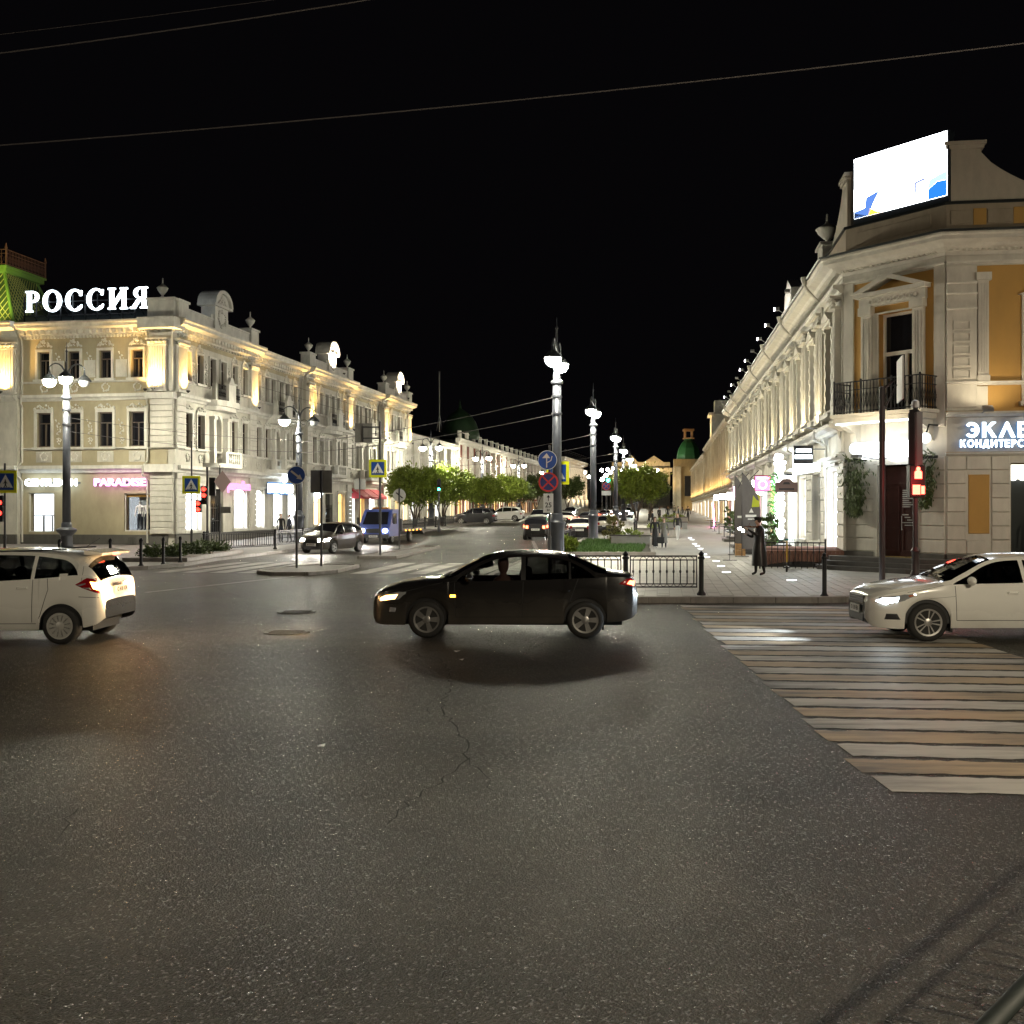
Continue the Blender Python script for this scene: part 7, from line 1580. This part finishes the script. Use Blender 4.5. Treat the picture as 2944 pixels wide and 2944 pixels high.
# ------------------------------------------------------------------ things on the boulevard pavement
E_inl = emis('inground_light', (.95,.98,1.0), 7)
il = MB().lathe([(.14,.0),(.14,.012),(.11,.014),(.005,.014)], 18).mesh('inground_light', E_inl)
il_r = MB().lathe([(.17,0),(.17,.008),(.14,.010),(.14,.0)], 18).mesh('rim', M_zinc)
spots = [(2088,1646),(2073,1628),(2059,1613.6),(2032,1602),(2024,1594),(2014,1578),(2005,1570),(1997,1564),(2276,1668.7),(2497,1680),(1990,1552),(1984,1547)]
ords = ['nearest glowing disc of the left-hand line set in the paving','second glowing disc of the line set in the paving','third glowing disc of the line set in the paving','fourth glowing disc of the line set in the paving','fifth glowing disc of the line set in the paving','sixth glowing disc of the line set in the paving','seventh glowing disc of the line set in the paving','eighth glowing disc of the line set in the paving','glowing paving disc right of the musician','glowing paving disc in front of the corner steps','ninth, faint disc of the line set in the paving','last, faint disc of the line set in the paving']
for (px, py), lb in zip(spots, ords):
    g = at(px, py, .14); o = tag(put('inground_light', il, None, (g[0],g[1],g[2])), lb, 'ground light', 'lights set in the paving'); put('rim', il_r, o)
# kick scooter
g = at(2262,1643); S = thing('kick_scooter', 'kick scooter with yellow stem parked before the slatted ramp', 'scooter', g, R(75))
for x in (-.42,.48):
    mb = MB(); mb.M = Matrix.Translation((x,0,.11)) @ Matrix.Rotation(R(90),4,'X'); mb.lathe([(.05,-.03),(.11,-.03),(.115,0),(.11,.03),(.05,.03)], 18); mb.out('wheel', M_tyre, S)
mb = MB(); mb.bbox(-.40,.32,-.085,.085,.13,.17,.02); mb.out('deck', M_trimk, S); mb = MB(); mb.tube([(.32,0,.16),(.46,0,.28)], .03, 6); mb.box(.36,.58,-.035,.035,.20,.25); mb.out('fork', M_trimk, S)
mb = MB(); mb.tube([(.46,0,.28),(.40,0,1.02)], .026, 8); mb.out('stem', mat('scooter_yellow', (.62,.36,.02), .4), S); mb = MB(); mb.tube([(.39,-.24,1.05),(.39,.24,1.05)], .018, 8); mb.box(.34,.46,-.05,.05,1.03,1.09); mb.out('handlebar', mat('teal_grip', (.02,.20,.17), .5), S)
# slatted ramp with railing at the first shop door
RP = thing('slatted_ramp', 'curved reddish slatted ramp with dark side before the first shop door', 'ramp', (10.45,38.3,.13), R(-7.9))
M_rw = mat('reddish_decking', (.26,.12,.085), .6, var=.3, vs=5)
for k in range(16):
    zf = .60+.10*sin(pi*(k+.5)/16); sl = MB(); sl.bbox(-1.45,1.45,.02+k*.20,.20+k*.20,zf-.05,zf,.01); sl.out('slat', M_rw, RP)
for k in range(20):
    x0 = -1.45+k*.145; f = (k+.5)/20; zb = .06+.16*sin(pi*f); mb = MB(); mb.box(x0+.006,x0+.139,-.04,0,zb,.60); mb.out('side_board', M_rw, RP)
mb = MB(); mb.box(-1.4,1.4,.02,3.2,.02,.50); mb.out('dark_base', M_trimk, RP)
RR = thing('ramp_railing', 'black ornamental railing in front of the slatted ramp', 'railing', (10.85,37.2,.13), R(-5)); iron = MB(); iron_rail(iron, -2.15, .1, 0, .02, .92, .2); iron.out('railing_panel', M_black, RR)
for x in (-2.15,.1): mb = MB(); mb.lathe([(.03,0),(.03,1.0),(.045,1.02),(.005,1.07)], 8, (x,0,0)); mb.out('post', M_black, RR)
g = at(2368,1617); B = thing('litter_bin', 'black litter bin with pale liner next to the corner steps', 'bin', g); mb = MB(); mb.lathe([(.20,0),(.22,.03),(.25,.55),(.27,.57),(.27,.60),(.24,.60),(.22,.2)], 16); mb.out('bin_body', M_trimk, B); mb = MB(); mb.lathe([(.24,.52),(.285,.59),(.29,.64),(.25,.66)], 16); mb.out('liner', mat('bin_liner', (.4,.4,.42), .4), B)
def feather_flag(px, Y, label, w_, h, fc, seed):
    t = thing('feather_flag', label, 'flag', (X(px,Y),Y,gz(Y)+.13), R(-6)); mb = MB(); n = 14; L = []; Rr = []
    for k in range(n+1):
        f = k/n; z = .35+(h-.35)*f; bow = w_*(1-max(0,(f-.45)/.55)**2.2); y = .04*sin(f*5+seed); L.append((0,y,z)); Rr.append((bow,y+.03*sin(f*7),z))
    mb.add(L+Rr+[(x,y+.012,z) for x,y,z in L]+[(x,y+.012,z) for x,y,z in Rr], [(k,n+1+k,n+2+k,k+1) for k in range(n)]+[(2*n+2+k+1,3*n+3+k+1,3*n+3+k,2*n+2+k) for k in range(n)]); mb.out('flag_cloth', fc, t, smooth=True)
    mb = MB(); mb.tube([(0,0,0),(0,0,h*.6)]+[(w_*.02+w_*.9*(max(0,(f-.0)))**2.6,0,h*.6+h*.42*f) for f in (.25,.5,.75,1)], .016, 6); mb.out('mast', M_black, t); mb = MB(); mb.box(-.3,.3,-.03,.03,0,.03); mb.box(-.03,.03,-.3,.3,0,.03); mb.out('foot', M_black, t); return t
M_flag = mat('grey_flag_cloth', (.13,.12,.12), .8, var=.2)
t = feather_flag(2133, 47, 'dark grey feather flag with white print, right one of two', .80, 3.75, M_flag, 1)
mb = MB(); mb.box(.15,.62,-.06,-.052,1.75,1.86); mb.box(.25,.62,-.06,-.052,1.64,1.69); mb.prismy([(.3,1.95),(.5,1.95),(.4,2.15)], -.06, -.052); mb.out('white_print', M_signw, t); mb = MB(); mb.prismy([(.42,2.2),(.75,2.2),(.78,2.7),(.5,2.9)], -.06, -.052); mb.out('yellow_print', mat('lime_print', (.45,.5,.02), .6), t)
t = feather_flag(2112, 49, 'dark grey feather flag with white print, left one of two', .70, 3.7, M_flag, 2); mb = MB(); mb.box(.12,.5,-.06,-.052,1.7,1.8); mb.out('white_print', M_signw, t)
# entrance platforms
def platform(x, y, w_, d, n, label):
    t = thing('shop_steps', label, 'steps', (x,y,gz(y)+.13), R(-7.9))
    for k in range(n): mb = MB(); mb.bbox(-w_/2+.3*k,w_/2,-d/2+.3*k,d/2,k*.15,(k+1)*.15-.002,.015); mb.out('step', M_step, t)
platform(11.9,50.6,2.6,2.4,3,'dark stone entrance steps nearest the feather flags'); platform(13.2,57.5,2.6,2.6,3,'dark stone entrance steps one shop farther along'); platform(14.3,66,2.4,2.6,2,'low entrance platform beyond the flags')
def crate(x, y, label):
    t = thing('wooden_crate', label, 'crate', (x,y,.13), R(-8)); m = mat('crate_wood', (.42,.24,.10), .7, var=.3, vs=9)
    for k in range(5): mb = MB(); mb.box(-.22,.22,-.16,-.14,.02+k*.11,.11+k*.11); mb.box(-.22,.22,.14,.16,.02+k*.11,.11+k*.11); mb.box(-.22,-.20,-.14,.14,.02+k*.11,.11+k*.11); mb.box(.20,.22,-.14,.14,.02+k*.11,.11+k*.11); mb.out('slat', m, t)
    for sx in (-.2,.2): mb = MB(); mb.box(sx-.02,sx+.02,-.18,-.16,0,.58); mb.out('corner_post', m, t)
g = at(2128,1598); crate(g[0], g[1], 'orange-brown slatted crate behind the musician')
# ------------------------------------------------------------------ signs along the boulevard shops
box_sign(FS, -2.2, -1.15, 3.95, .72, .70, 'dark square hanging sign with two white lit lines', [(-.38,.40,.62,.82),(-.44,.44,.28,.50)])
t = thing('light_panel', 'overexposed white slanted light panel behind the square sign', 'sign', FS.p(-3.2,-.9,3.55), R(-7.9)); mb = MB(); mb.prismy([(-.5,0),(.5,.18),(.5,.5),(.1,.45),(.0,1.0),(-.5,.95)], -.06, .06); mb.out('panel', emis('panel_white_blue', (.8,.92,1.0), 9), t)
t = thing('hanging_board', 'brown arched board sign hanging from a black bracket', 'sign', FS.p(-7.2,-1.2,2.95), R(-7.9)); mb = MB(); mb.prismy([(-.47,0),(.47,0),(.47,.42),(.28,.45),(.15,.58),(-.15,.58),(-.28,.45),(-.47,.42)], -.03, .03); o = mb.out('board', mat('brown_board', (.13,.075,.06), .6), t); mb = MB(); mb.prismy([(-.16,.34),(.16,.34),(.1,.44),(-.1,.44)], -.036, -.031); mb.box(-.32,.32,-.036,-.031,.10,.18); mb.out('board_print', mat('board_dark_print', (.02,.012,.01), .6), o)
mb = MB(); mb.tube([(-.6,0,.78),(1.15,0,.78)], .02, 6); mb.tube([(.6,0,.78),(1.15,0,1.1)], .016, 6); mb.tube([(-.3,0,.5),(-.3,0,.78)], .008, 4); mb.tube([(.3,0,.5),(.3,0,.78)], .008, 4); mb.out('bracket', M_black, t)
# floral light display
FD = thing('flower_display', 'glowing white giant flowers with long green leaves round a shop entrance', 'display', FS.p(-13.5,-.7,.13), FS.a); rr = random.Random(11); E_fl = emis('flower_glow', (.93,1.0,.97), 6.0)
for i, (x, z, r) in enumerate([(0,3.9,.42),(-.5,4.5,.38),(.3,3.2,.45),(-.2,2.5,.40),(.5,2.2,.33),(-.7,1.7,.42),(.1,1.4,.38),(.8,4.2,.3),(-.9,3.5,.3),(.4,.9,.3)]):
    mb = MB()
    for k in range(7): a = 2*pi*k/7; mb.ball((x+r*.55*cos(a), -.1+.1*sin(a*2), z+r*.55*sin(a)), r*.36, 8, 6)
    mb.ball((x,-.15,z), r*.34, 8, 6); mb.out('flower', E_fl, FD)
for i in range(46):
    a = rr.uniform(-1,1); z0 = rr.uniform(.3,3.6); x0 = rr.uniform(-1.0,1.1); pts = [(x0+a*.9*f, -.25-.35*f, z0+.9*f-.75*f*f) for f in [k/5 for k in range(6)]]; mb = MB(); mb.tube(pts, [.035,.04,.035,.03,.02,.006], 4); mb.out('leaf', mat('display_leaf', (.08,.30,.06), .5), FD)
for i, (x, y, z, w_, h, col, st, lb) in enumerate([(-20,-1.0,3.2,.9,.9,(1.0,.10,.22),3.0,'small red lit shop sign with white ring'), (-24,-.9,3.0,.8,1.0,(.95,.95,1.0),5,'white lit projecting sign above the feather flags'), (-30,-1.0,2.9,1.0,.8,(1.0,.9,.8),5,'cream lit projecting sign mid-boulevard'), (-36,-1.0,3.0,1.1,.9,(1.0,.55,.8),4,'pink lit projecting sign mid-boulevard'), (-43,-1.1,2.9,.9,.7,(1,.95,.9),4,'white lit projecting sign farther along the shops'), (-50,-1.2,3.0,1.1,.6,(1,.85,.65),4,'larger white lit awning sign near the far shops'), (-57,-1.3,3.0,1.1,.6,(.9,1.0,.95),3,'greenish white lit awning at the end of the long building')]):
    t = thing('shop_sign', lb, 'sign', FS.p(x,y,z), R(-7.9)); mb = MB(); mb.bbox(-w_/2,w_/2,-.06,.06,0,h,.02); o = mb.out('sign_case', M_signcase, t); mb = MB(); mb.box(-w_/2+.05,w_/2-.05,-.072,-.062,.06,h-.06); mb.out('lit_face', emis('boulevard_sign_%d' % i, col, st), o); mb = MB(); mb.tube([(w_/2,0,h*.7),(w_/2+.5,0,h*.7)], .02, 5); mb.out('bracket', M_black, o)
    if i == 0: mb = MB(); ring(mb, 0, .38, .24, .24, .06, .06, 0, 2*pi, -.08, -.074, 18); mb.box(-.3,.3,-.08,-.074,.70,.78); mb.out('white_ring', SIGNW, o)
t = thing('neon_tube', 'upright pink neon tube glowing on the far pavement', 'neon light', (18.6,98,gz(98)+.13)); mb = MB(); mb.tube([(.05,0,.05),(-.12,0,2.2)], .05, 8); mb.out('tube', emis('pink_neon', (1.0,.15,.45), 30), t); mb = MB(); mb.lathe([(.3,0),(.3,.05),(.05,.06)], 12); mb.out('foot', M_black, t)
for i in range(6):
    x = -22-i*6.3; t = thing('cafe_table', ('nearest','second','third','fourth','fifth','farthest')[i]+' small cafe table in the row before the shops', 'table', FS.p(x,-2.2,gz(FS.p(x).y)+.13), i); mb = MB(); mb.lathe([(.35,.70),(.35,.74),(.02,.745)], 14); mb.out('table_top', M_trimk, t); mb = MB(); mb.lathe([(.22,0),(.22,.02),(.03,.04),(.03,.70)], 10); mb.out('pedestal', M_black, t)
# ------------------------------------------------------------------ pink script sign and white sign on the street side of the letters building
shop_name('paradise', F1, 7.9, -.75, 3.75, .85, emis('sign_dim_pink', (1.0,.30,.62), 1.1, False), 'dim pink script shop name on the street front', .016, None, .04, w=3.4)
t = thing('shop_sign', 'blazing white blurred shop name beside the blue arrow sign', 'sign', F1.p(15.9,-.35,3.72), F1.a); E_bl = emis('blazing_sign', (.85,.95,1.0), 7)
for k in range(8): mb = MB(); xx = -2.0+k*.56; mb.bbox(xx-.25,xx+.25,-.08,.06,-.3+.04*(k%2),.32+.05*((k*3)%3),.10); mb.out('blurred_letter', E_bl, t)
mb = MB(); mb.box(-2.35,2.35,.07,.10,-.42,.46); mb.out('backing_panel', mat('blue_panel', (.05,.16,.40), .5), t)
t = thing('shop_sign', 'white lit oval emblem above the blazing shop name', 'sign', F1.p(16.5,-.35,4.55), F1.a); mb = MB(); disc(mb, 0, .1, .5, -.06, .06); mb.out('emblem', SIGNW, t)
rw_ = MB(); 
t = thing('shop_sign', 'small round white sign with two dark marks', 'sign', F1.p(22.3,-.75,3.5), R(-10)); mb = MB(); disc(mb, 0, 0, .38, -.06, .06); o = mb.out('lit_disc', SIGNW, t); mb = MB(); mb.box(-.18,-.05,-.07,-.062,.02,.08); mb.box(.06,.19,-.07,-.062,.02,.08); mb.out('dark_marks', M_signk, o)
t = thing('awning', 'red fabric awnings over the shop windows', 'awning', F1.p(36.0,-.1,3.2), F1.a)
for k in range(3): mb = MB(); mb.prismx([(0,.9),(-1.0,.2),(-1.0,.0),(0,.0)], -3.6+k*2.5, -1.3+k*2.5); mb.out('awning_panel', mat('red_awning', (.35,.03,.04), .7), t)
# ------------------------------------------------------------------ overhead wires
M_wire = mat('wire', (.10,.09,.09), .6, .2)
def wire(a, b, label, r=.009, sag=.12, group='overhead wires'):
    a, b = Vector(a), Vector(b); mb = MB(); mb.tube([a.lerp(b, k/16)-Vector((0,0,sag*4*(k/16)*(1-k/16))) for k in range(17)], r, 5); o = mb.out('overhead_wire', M_wire); return tag(o, label, 'wire', group)
wire((X(-300,12),12,Z(440,12)), (X(3200,12),12,Z(92,12)), 'long overhead wire crossing the whole night sky', .007, .10)
wire((X(-200,10),10,Z(178,10)), (X(1300,10),10,Z(-40,10)), 'overhead wire cutting the upper left corner', .006, .03)
wire((X(-200,14),14,Z(122,14)), (X(1200,14),14,Z(-60,14)), 'faintest overhead wire in the upper left corner', .004, .03)
def ring_z(s, z): return z*s+.1
for (a, sa, b, sb, w1) in (((-12.9,64.5),.90,(1.84,43.7),1.0,'first'), ((-7.75,101.7),.92,(5.15,67.5),1.0,'second'), ((-3.6,129),.92,(9.45,97),1.0,'third')):
    for z, w2 in ((6.75,'upper'), (6.05,'lower')): wire((a[0],a[1],gz(a[1])+ring_z(sa,z)), (b[0],b[1],gz(b[1])+ring_z(1,z)), '%s span wire from the %s boulevard lamp across the street' % (w2, w1), .014, .25)
wire((-22.6,54,6.9), (-12.9,64.5,gz(64)+6.3), 'upper span wire from the ornate left lamp post', .012, .2); wire((-22.6,54,6.2), (-12.9,64.5,gz(64)+5.6), 'lower span wire from the ornate left lamp post', .012, .2)
wire(F2.p(-6.6,-.3,14.1), (-9.9,80,9.5), 'slanting wire from the rooftop letters down the street front', .012, .2); wire(F2.p(-7.2,-.3,13.3), (-9.9,80,8.9), 'second slanting wire across the letters building', .012, .2)
# lit fascias and awnings along the boulevard shops, potted shrubs between them
FCOL = [(1.0,.95,.85),(.75,.9,1.0),(1.0,.35,.3),(.95,1.0,.95),(1.0,.8,.5),(1.0,.5,.75),(.85,.95,1.0),(1.0,.9,.7),(1.0,.7,.4)]
FNAM = ['cream','pale blue','red','greenish white','amber','pink','bluish white','warm white','orange']
for i in range(9):
    k = i+3; c = -(k+.5)*BP; t = thing('shop_fascia', '%s lit fascia strip over a boulevard shop window, number %s from the corner' % (FNAM[i], ('four','five','six','seven','eight','nine','ten','eleven','twelve')[i]), 'sign', FS.p(c,-.35,3.5), FS.a, 'lit fascias over the boulevard shops')
    mb = MB(); mb.bbox(-1.5,1.5,-.12,.30,0,.42,.02); o = mb.out('fascia_case', M_signcase, t); mb = MB(); mb.box(-1.4,1.4,-.135,-.122,.07,.35); mb.out('lit_face', emis('fascia_%d' % i, FCOL[i], 4.0), o); mb = MB(); mb.box(-1.515,-1.502,-.08,.26,.06,.36); mb.out('lit_end', MATS['fascia_%d' % i], o); mb = MB(); mb.box(1.502,1.515,-.08,.26,.06,.36); mb.out('lit_end', MATS['fascia_%d' % i], o)
for i, (x, lb) in enumerate(((-10.5,'dark potted shrub by the brown board sign'), (-27,'tall dark potted shrub beyond the feather flags'), (-38,'tall dark potted shrub near the pink sign'))):
    p = FS.p(x,-1.6); shrub(p.x, p.y, lb, .42, 1.9, M_leafd, 60+i, 45)
# ------------------------------------------------------------------ farther buildings
def far_block(name, label, F, x0, x1, h, cols, floors, wallm, trimm, warm, depth=14, litg=None, pil=None, roofz=1.2, near=None):
    t = thing(name, label, 'building', F.p(x0 if x0 > x1 else x0,0,0)); O = Vector(t.location)
    holes = []; n = cols; pw = (x1-x0)/n; wins = []
    for z0, z1, ww in floors:
        for k in range(n): c = x0+(k+.5)*pw; holes.append((c-ww/2,c+ww/2,z0,z1)); wins.append((c,z0,z1,ww,floors.index((z0,z1,ww)),k))
    mb = MB(); wallgrid(mb, x0, x1, 0, h, holes, 0, .35); put('wall', mb.mesh('wall', wallm), t, F.o-O, F.a)
    mb = MB(); mb.box(x0,x1,.4,depth,0,h); mb.add([(x0-.3,-.5,h+.3),(x1+.3,-.5,h+.3),(x1+.3,depth,h+.3),(x0-.3,depth,h+.3),(x0+3,4,h+.3+roofz),(x1-3,4,h+.3+roofz),(x1-3,depth-4,h+.3+roofz),(x0+3,depth-4,h+.3+roofz)], [(0,1,5,4),(1,2,6,5),(2,3,7,6),(3,0,4,7),(4,5,6,7)]); put('roof', mb.mesh('roof', M_roof), t, F.o-O, F.a)
    for c, z0, z1, ww, fl, k in wins:
        f, p, s = window_meshes(round(ww,2), round(z1-z0,2), .14, 1, M_lead, 1); o = put('window', f, t, F.p(c,0,z0)-O, F.a); po = put('pane', p, o); put('surround', s, o)
        if fl == 0 and litg:
            e = litg[k%len(litg)]
            if e: me = p.copy(); me.materials.clear(); me.materials.append(e); po.data = me
    for z, o_, hh in ((floors[0][1]+.5,.3,.3),(h-.5,.6,.7)): mb = MB(); mb.prismx(ledge_prof(z,o_,hh), x0, x1); put('cornice', mb.mesh('cornice', trimm), t, F.o-O, F.a)
    pm = MB().box(-.3,.3,-.5,.02,floors[0][1]+.8,h-.5).mesh('pilaster', trimm)
    for k in range(n+1):
        put('pilaster', pm, t, F.p(x0+k*pw,0,0)-O, F.a)
    nl = max(2, n//2)
    for k in range(nl):
        c = x0+(k+.5)*(x1-x0)/nl
        if warm and not near: lamp('facade_uplight', 'SPOT', t, F.p(c,-2.2,floors[0][1]+.6)-O, warm[0], warm[1], .3, 130, .8, Vector((-sin(F.a)*.55, cos(F.a)*.55, .85)))
    if near:
        for k in range(1, n+1): lamp('pilaster_uplight', 'SPOT', t, F.p(x0+k*pw+.95,-.75,floors[0][1]+.85)-O, near, warm[1], .1, 110, .9, Vector((-.5*cos(F.a)-sin(F.a)*.1, -.5*sin(F.a)+cos(F.a)*.1, 1)))
    return t
# left row: low white house, then brick and white arcade
far_block('white_house', 'plain white two-storey house adjoining the letters building', F1, 50.0, 72.5, 10.0, 6, [(1.0,3.4,1.5),(5.4,7.8,1.1)], M_stucco, M_trim, (80,(1,.9,.7)), litg=[E_white,None,E_warm])
M_farw = mat('far_ochre_wall', (.26,.19,.09), .8, var=.3, vs=1.5); M_fart = mat('far_cream_trim', (.36,.32,.24), .8, var=.35, vs=1.2)
M_brick = mat('red_brick_wall', (.22,.06,.04), .8, var=.3, vs=3)
t = far_block('brick_arcade_building', 'long red brick building with white pilasters down the street', F1, 73.0, 141, 11.0, 17, [(.9,3.6,2.0),(5.4,8.6,1.5)], M_brick, M_trim, (170,(1,.82,.55)), litg=[E_amber,E_warm,None])
dm = MB(); dm.lathe([(2.6,0),(2.65,.4),(2.5,1.2),(2.1,2.3),(1.5,3.2),(.7,3.8),(.22,4.1),(.1,4.8),(.01,5.4)], 20); put('dome', dm.mesh('dome', mat('green_dome', (.012,.030,.012), .5), True), t, F1.p(82,1.5,11.6)-Vector(t.location)); 
pr_ = MB()
for k in range(16): pr_.box(74+k*4.2,74.5+k*4.2,-.4,0,11,12.2); pr_.box(74+k*4.2,78.2+k*4.2,-.22,-.18,12.0,12.08)
put('roof_balustrade', pr_.mesh('roof_balustrade', M_trim), t, F1.o-Vector(t.location), F1.a)
lamp('dome_floodlight', 'SPOT', t, F1.p(85,-1.8,12.5)-Vector(t.location), 70, (.8,1,.5), .3, 100, .8, Vector((-.6,.1,.7)))
# columned building far down the street
FT = Frame(10.2,232,R(78)); t = thing('columned_building', 'floodlit building with a row of tall columns far down the street', 'building', (10.2,232,0)); O = Vector(t.location)
mb = MB(); mb.box(0,34,0,20,0,13.0); put('wall', mb.mesh('wall', M_stucco), t, FT.o-O, FT.a); mb = MB(); mb.prismx(cornice_prof(12.2,1.6,1.6), -1, 35); put('cornice', mb.mesh('cornice', M_trim), t, FT.o-O, FT.a)
mb = MB(); mb.box(-.5,34,-1.8,0,0,4.6); put('podium', mb.mesh('podium', M_trim), t, FT.o-O, FT.a); cm = MB().lathe([(.55,0),(.55,.3),(.46,.4),(.42,6.6),(.6,6.9),(.62,7.4)], 10).mesh('column', M_trim, 40)
for k in range(14): put('column', cm, t, FT.p(1+k*2.5,-1.1,4.6)-O, FT.a)
mb = MB(); iron_rail(mb, 0, 34, -1.3, 13.8, 1.6, .8); put('roof_cresting', mb.mesh('roof_cresting', M_black), t, FT.o-O, FT.a)
for k in range(5): lamp('column_uplight', 'SPOT', t, FT.p(3+k*7,-5.0,3.5)-O, 900, (1,.72,.42), .3, 120, .8, Vector((-sin(FT.a)*.7, cos(FT.a)*.7, .8)))
# palace closing the view
t = thing('palace_building', 'warm floodlit palace with low gables closing the street', 'building', (40,330,0)); mb = MB(); mb.box(-9,9,0,14,0,17); mb.prismy([(-5,17),(-1,17),(-3,19.2)], -.3, 6); mb.prismy([(1,17),(7,17),(4,19.0)], -.3, 6); mb.out('wall', M_stucco, t); mb = MB(); mb.box(-9.5,9.5,-1,0,14,15.2); mb.box(-9.5,9.5,-.6,0,9,9.5); mb.out('cornice', M_trim, t)
for k in range(8): mb = MB(); mb.box(-8.2+k*2.2,-7.2+k*2.2,-.05,0,10,13); mb.out('window', M_glass, t)
for k in range(3): lamp('palace_floodlight', 'SPOT', t, (-6+k*6,-6,12), 1000, (1,.66,.28), .3, 130, .8, Vector((0,.8,.45)))
# boulevard row beyond the corner building
t = far_block('golden_lit_building', 'two-storey building glowing gold beyond the long corner building', FS, -112, -61, 10.6, 12, [(.9,3.5,2.0),(5.4,8.6,1.3)], M_farw, M_fart, (230,(1,.62,.22)), litg=[E_warm,E_white,E_amber], near=130); O = Vector(t.location)
mb = MB(); mb.box(-90,-86,-.6,3,10.6,13.2); mb.box(-90.3,-85.7,-.9,3.3,13.2,13.5); mb.box(-89,-87,-.2,1.5,13.5,15.0); put('roof_turret', mb.mesh('roof_turret', M_stucco), t, FS.o-O, FS.a); lamp('turret_uplight', 'SPOT', t, FS.p(-88,-3.2,10.0)-O, 600, (1,.66,.22), .3, 100, .8, Vector((.8,-.1,1)))
t = far_block('domed_tower_building', 'distant building ending in a green-domed tower lit gold', FS, -178, -113, 10.0, 14, [(.9,3.5,2.2),(5.4,8.2,1.4)], M_farw, M_fart, (200,(1,.62,.24)), litg=[E_warm,E_white,E_amber], near=130); O = Vector(t.location)
mb = MB(); mb.box(-182,-177,-3.4,2,0,12.2); mb.box(-182.4,-176.6,-3.8,2.4,11.0,12.4); put('tower', mb.mesh('tower', M_farw), t, FS.o-O, FS.a)
for xx in (-181.6,-177.4):
    mb = MB(); mb.box(xx-.5,xx+.5,-3.9,-3.4,.5,10.9); put('tower_pilaster', mb.mesh('tower_pilaster', M_fart), t, FS.o-O, FS.a)
for yy in (-2.8,1.2):
    mb = MB(); mb.box(-177.0,-176.5,yy-.5,yy+.5,.5,10.9); put('tower_pilaster', mb.mesh('tower_pilaster', M_fart), t, FS.o-O, FS.a)
mb = MB(); mb.box(-176.98,-176.9,-1.6,.0,5.0,9.0); put('tower_window', mb.mesh('tower_window', M_glass), t, FS.o-O, FS.a); c = FS.p(-179.5,-.8,12.4)-O
mb = MB(); mb.lathe([(2.5,0),(2.45,.8),(2.1,2.2),(1.4,3.4),(.9,3.9),(.9,4.2)], 8); put('dome', mb.mesh('dome', mat('green_dome_bright', (.03,.11,.035), .45)), t, c, R(20)); mb = MB(); mb.box(-1.0,1.0,-1,1,4.2,4.4); mb.box(-.8,-.6,-.8,.8,4.4,5.8); mb.box(.6,.8,-.8,.8,4.4,5.8); mb.box(-1,1,-1,1,5.8,6.2); put('lantern', mb.mesh('lantern', mat('orange_lantern', (.45,.22,.08), .6)), t, c, 0)
lamp('tower_uplight', 'SPOT', t, FS.p(-175,-6.5,6)-O, 700, (1,.64,.2), .3, 120, .8, Vector((.55,.55,.8))); lamp('dome_floodlight', 'SPOT', t, c+Vector((-4.5,-3,1.0)), 110, (.9,1,.7), .3, 90, .8, Vector((.8,.5,.3)))
# strings of distant lights and a faint mast
E_far = emis('distant_lamp', (.97,1.0,.96), 40, False)
rr = random.Random(8)
for i, (px, py, Y) in enumerate([(1730,1352,210),(1747,1350,230),(1755,1358,190),(1742,1367,180),(1732,1378,170),(1762,1347,250),(1785,1352,240),(1850,1345,260),(1868,1362,230),(1890,1352,260),(1875,1368,220),(1889,1360,240),(1682,1358,260),(1693,1371,220)]):
    t = thing('distant_lamp', 'tiny far-off street light in the cluster over the street end', 'street lamp', (X(px,Y),Y,gz(Y)), 0, 'far-off street lights'); z = Z(py,Y)-gz(Y); mb = MB(); mb.tube([(0,0,0),(0,0,z)], .05, 5); mb.out('shaft', M_pole, t); mb = MB(); mb.ball((0,0,z), .32, 8, 6); mb.out('globe', E_far, t)
t = thing('radio_mast', 'thin dark lattice mast behind the white house roof', 'mast', (X(1263,150),150,0)); mb = MB(); mb.tube([(0,0,10),(0,0,Z(1068,150))], .12, 5); mb.tube([(-.8,0,10),(0,0,16)], .06, 4); mb.tube([(.8,0,10),(0,0,16)], .06, 4); mb.out('mast', M_zinc, t)

# litter on the road
for px, py, lb in ((1327,1897,'scrap of pale paper on the road below the black sedan'), (922,2145,'small pale scrap lying on the empty asphalt'), (1314,1873,'tiny pale scrap nearest the black sedan shadow')):
    g = G(px, py, .006); mb = MB(); mb.add([(-.05,-.03,0),(.06,-.02,.012),(.04,.04,.004),(-.04,.035,.016)], [(0,1,2,3)]); tag(mb.out('paper_scrap', M_signw, None, (g.x,g.y,g.z), px), lb, 'litter', 'scraps on the road')
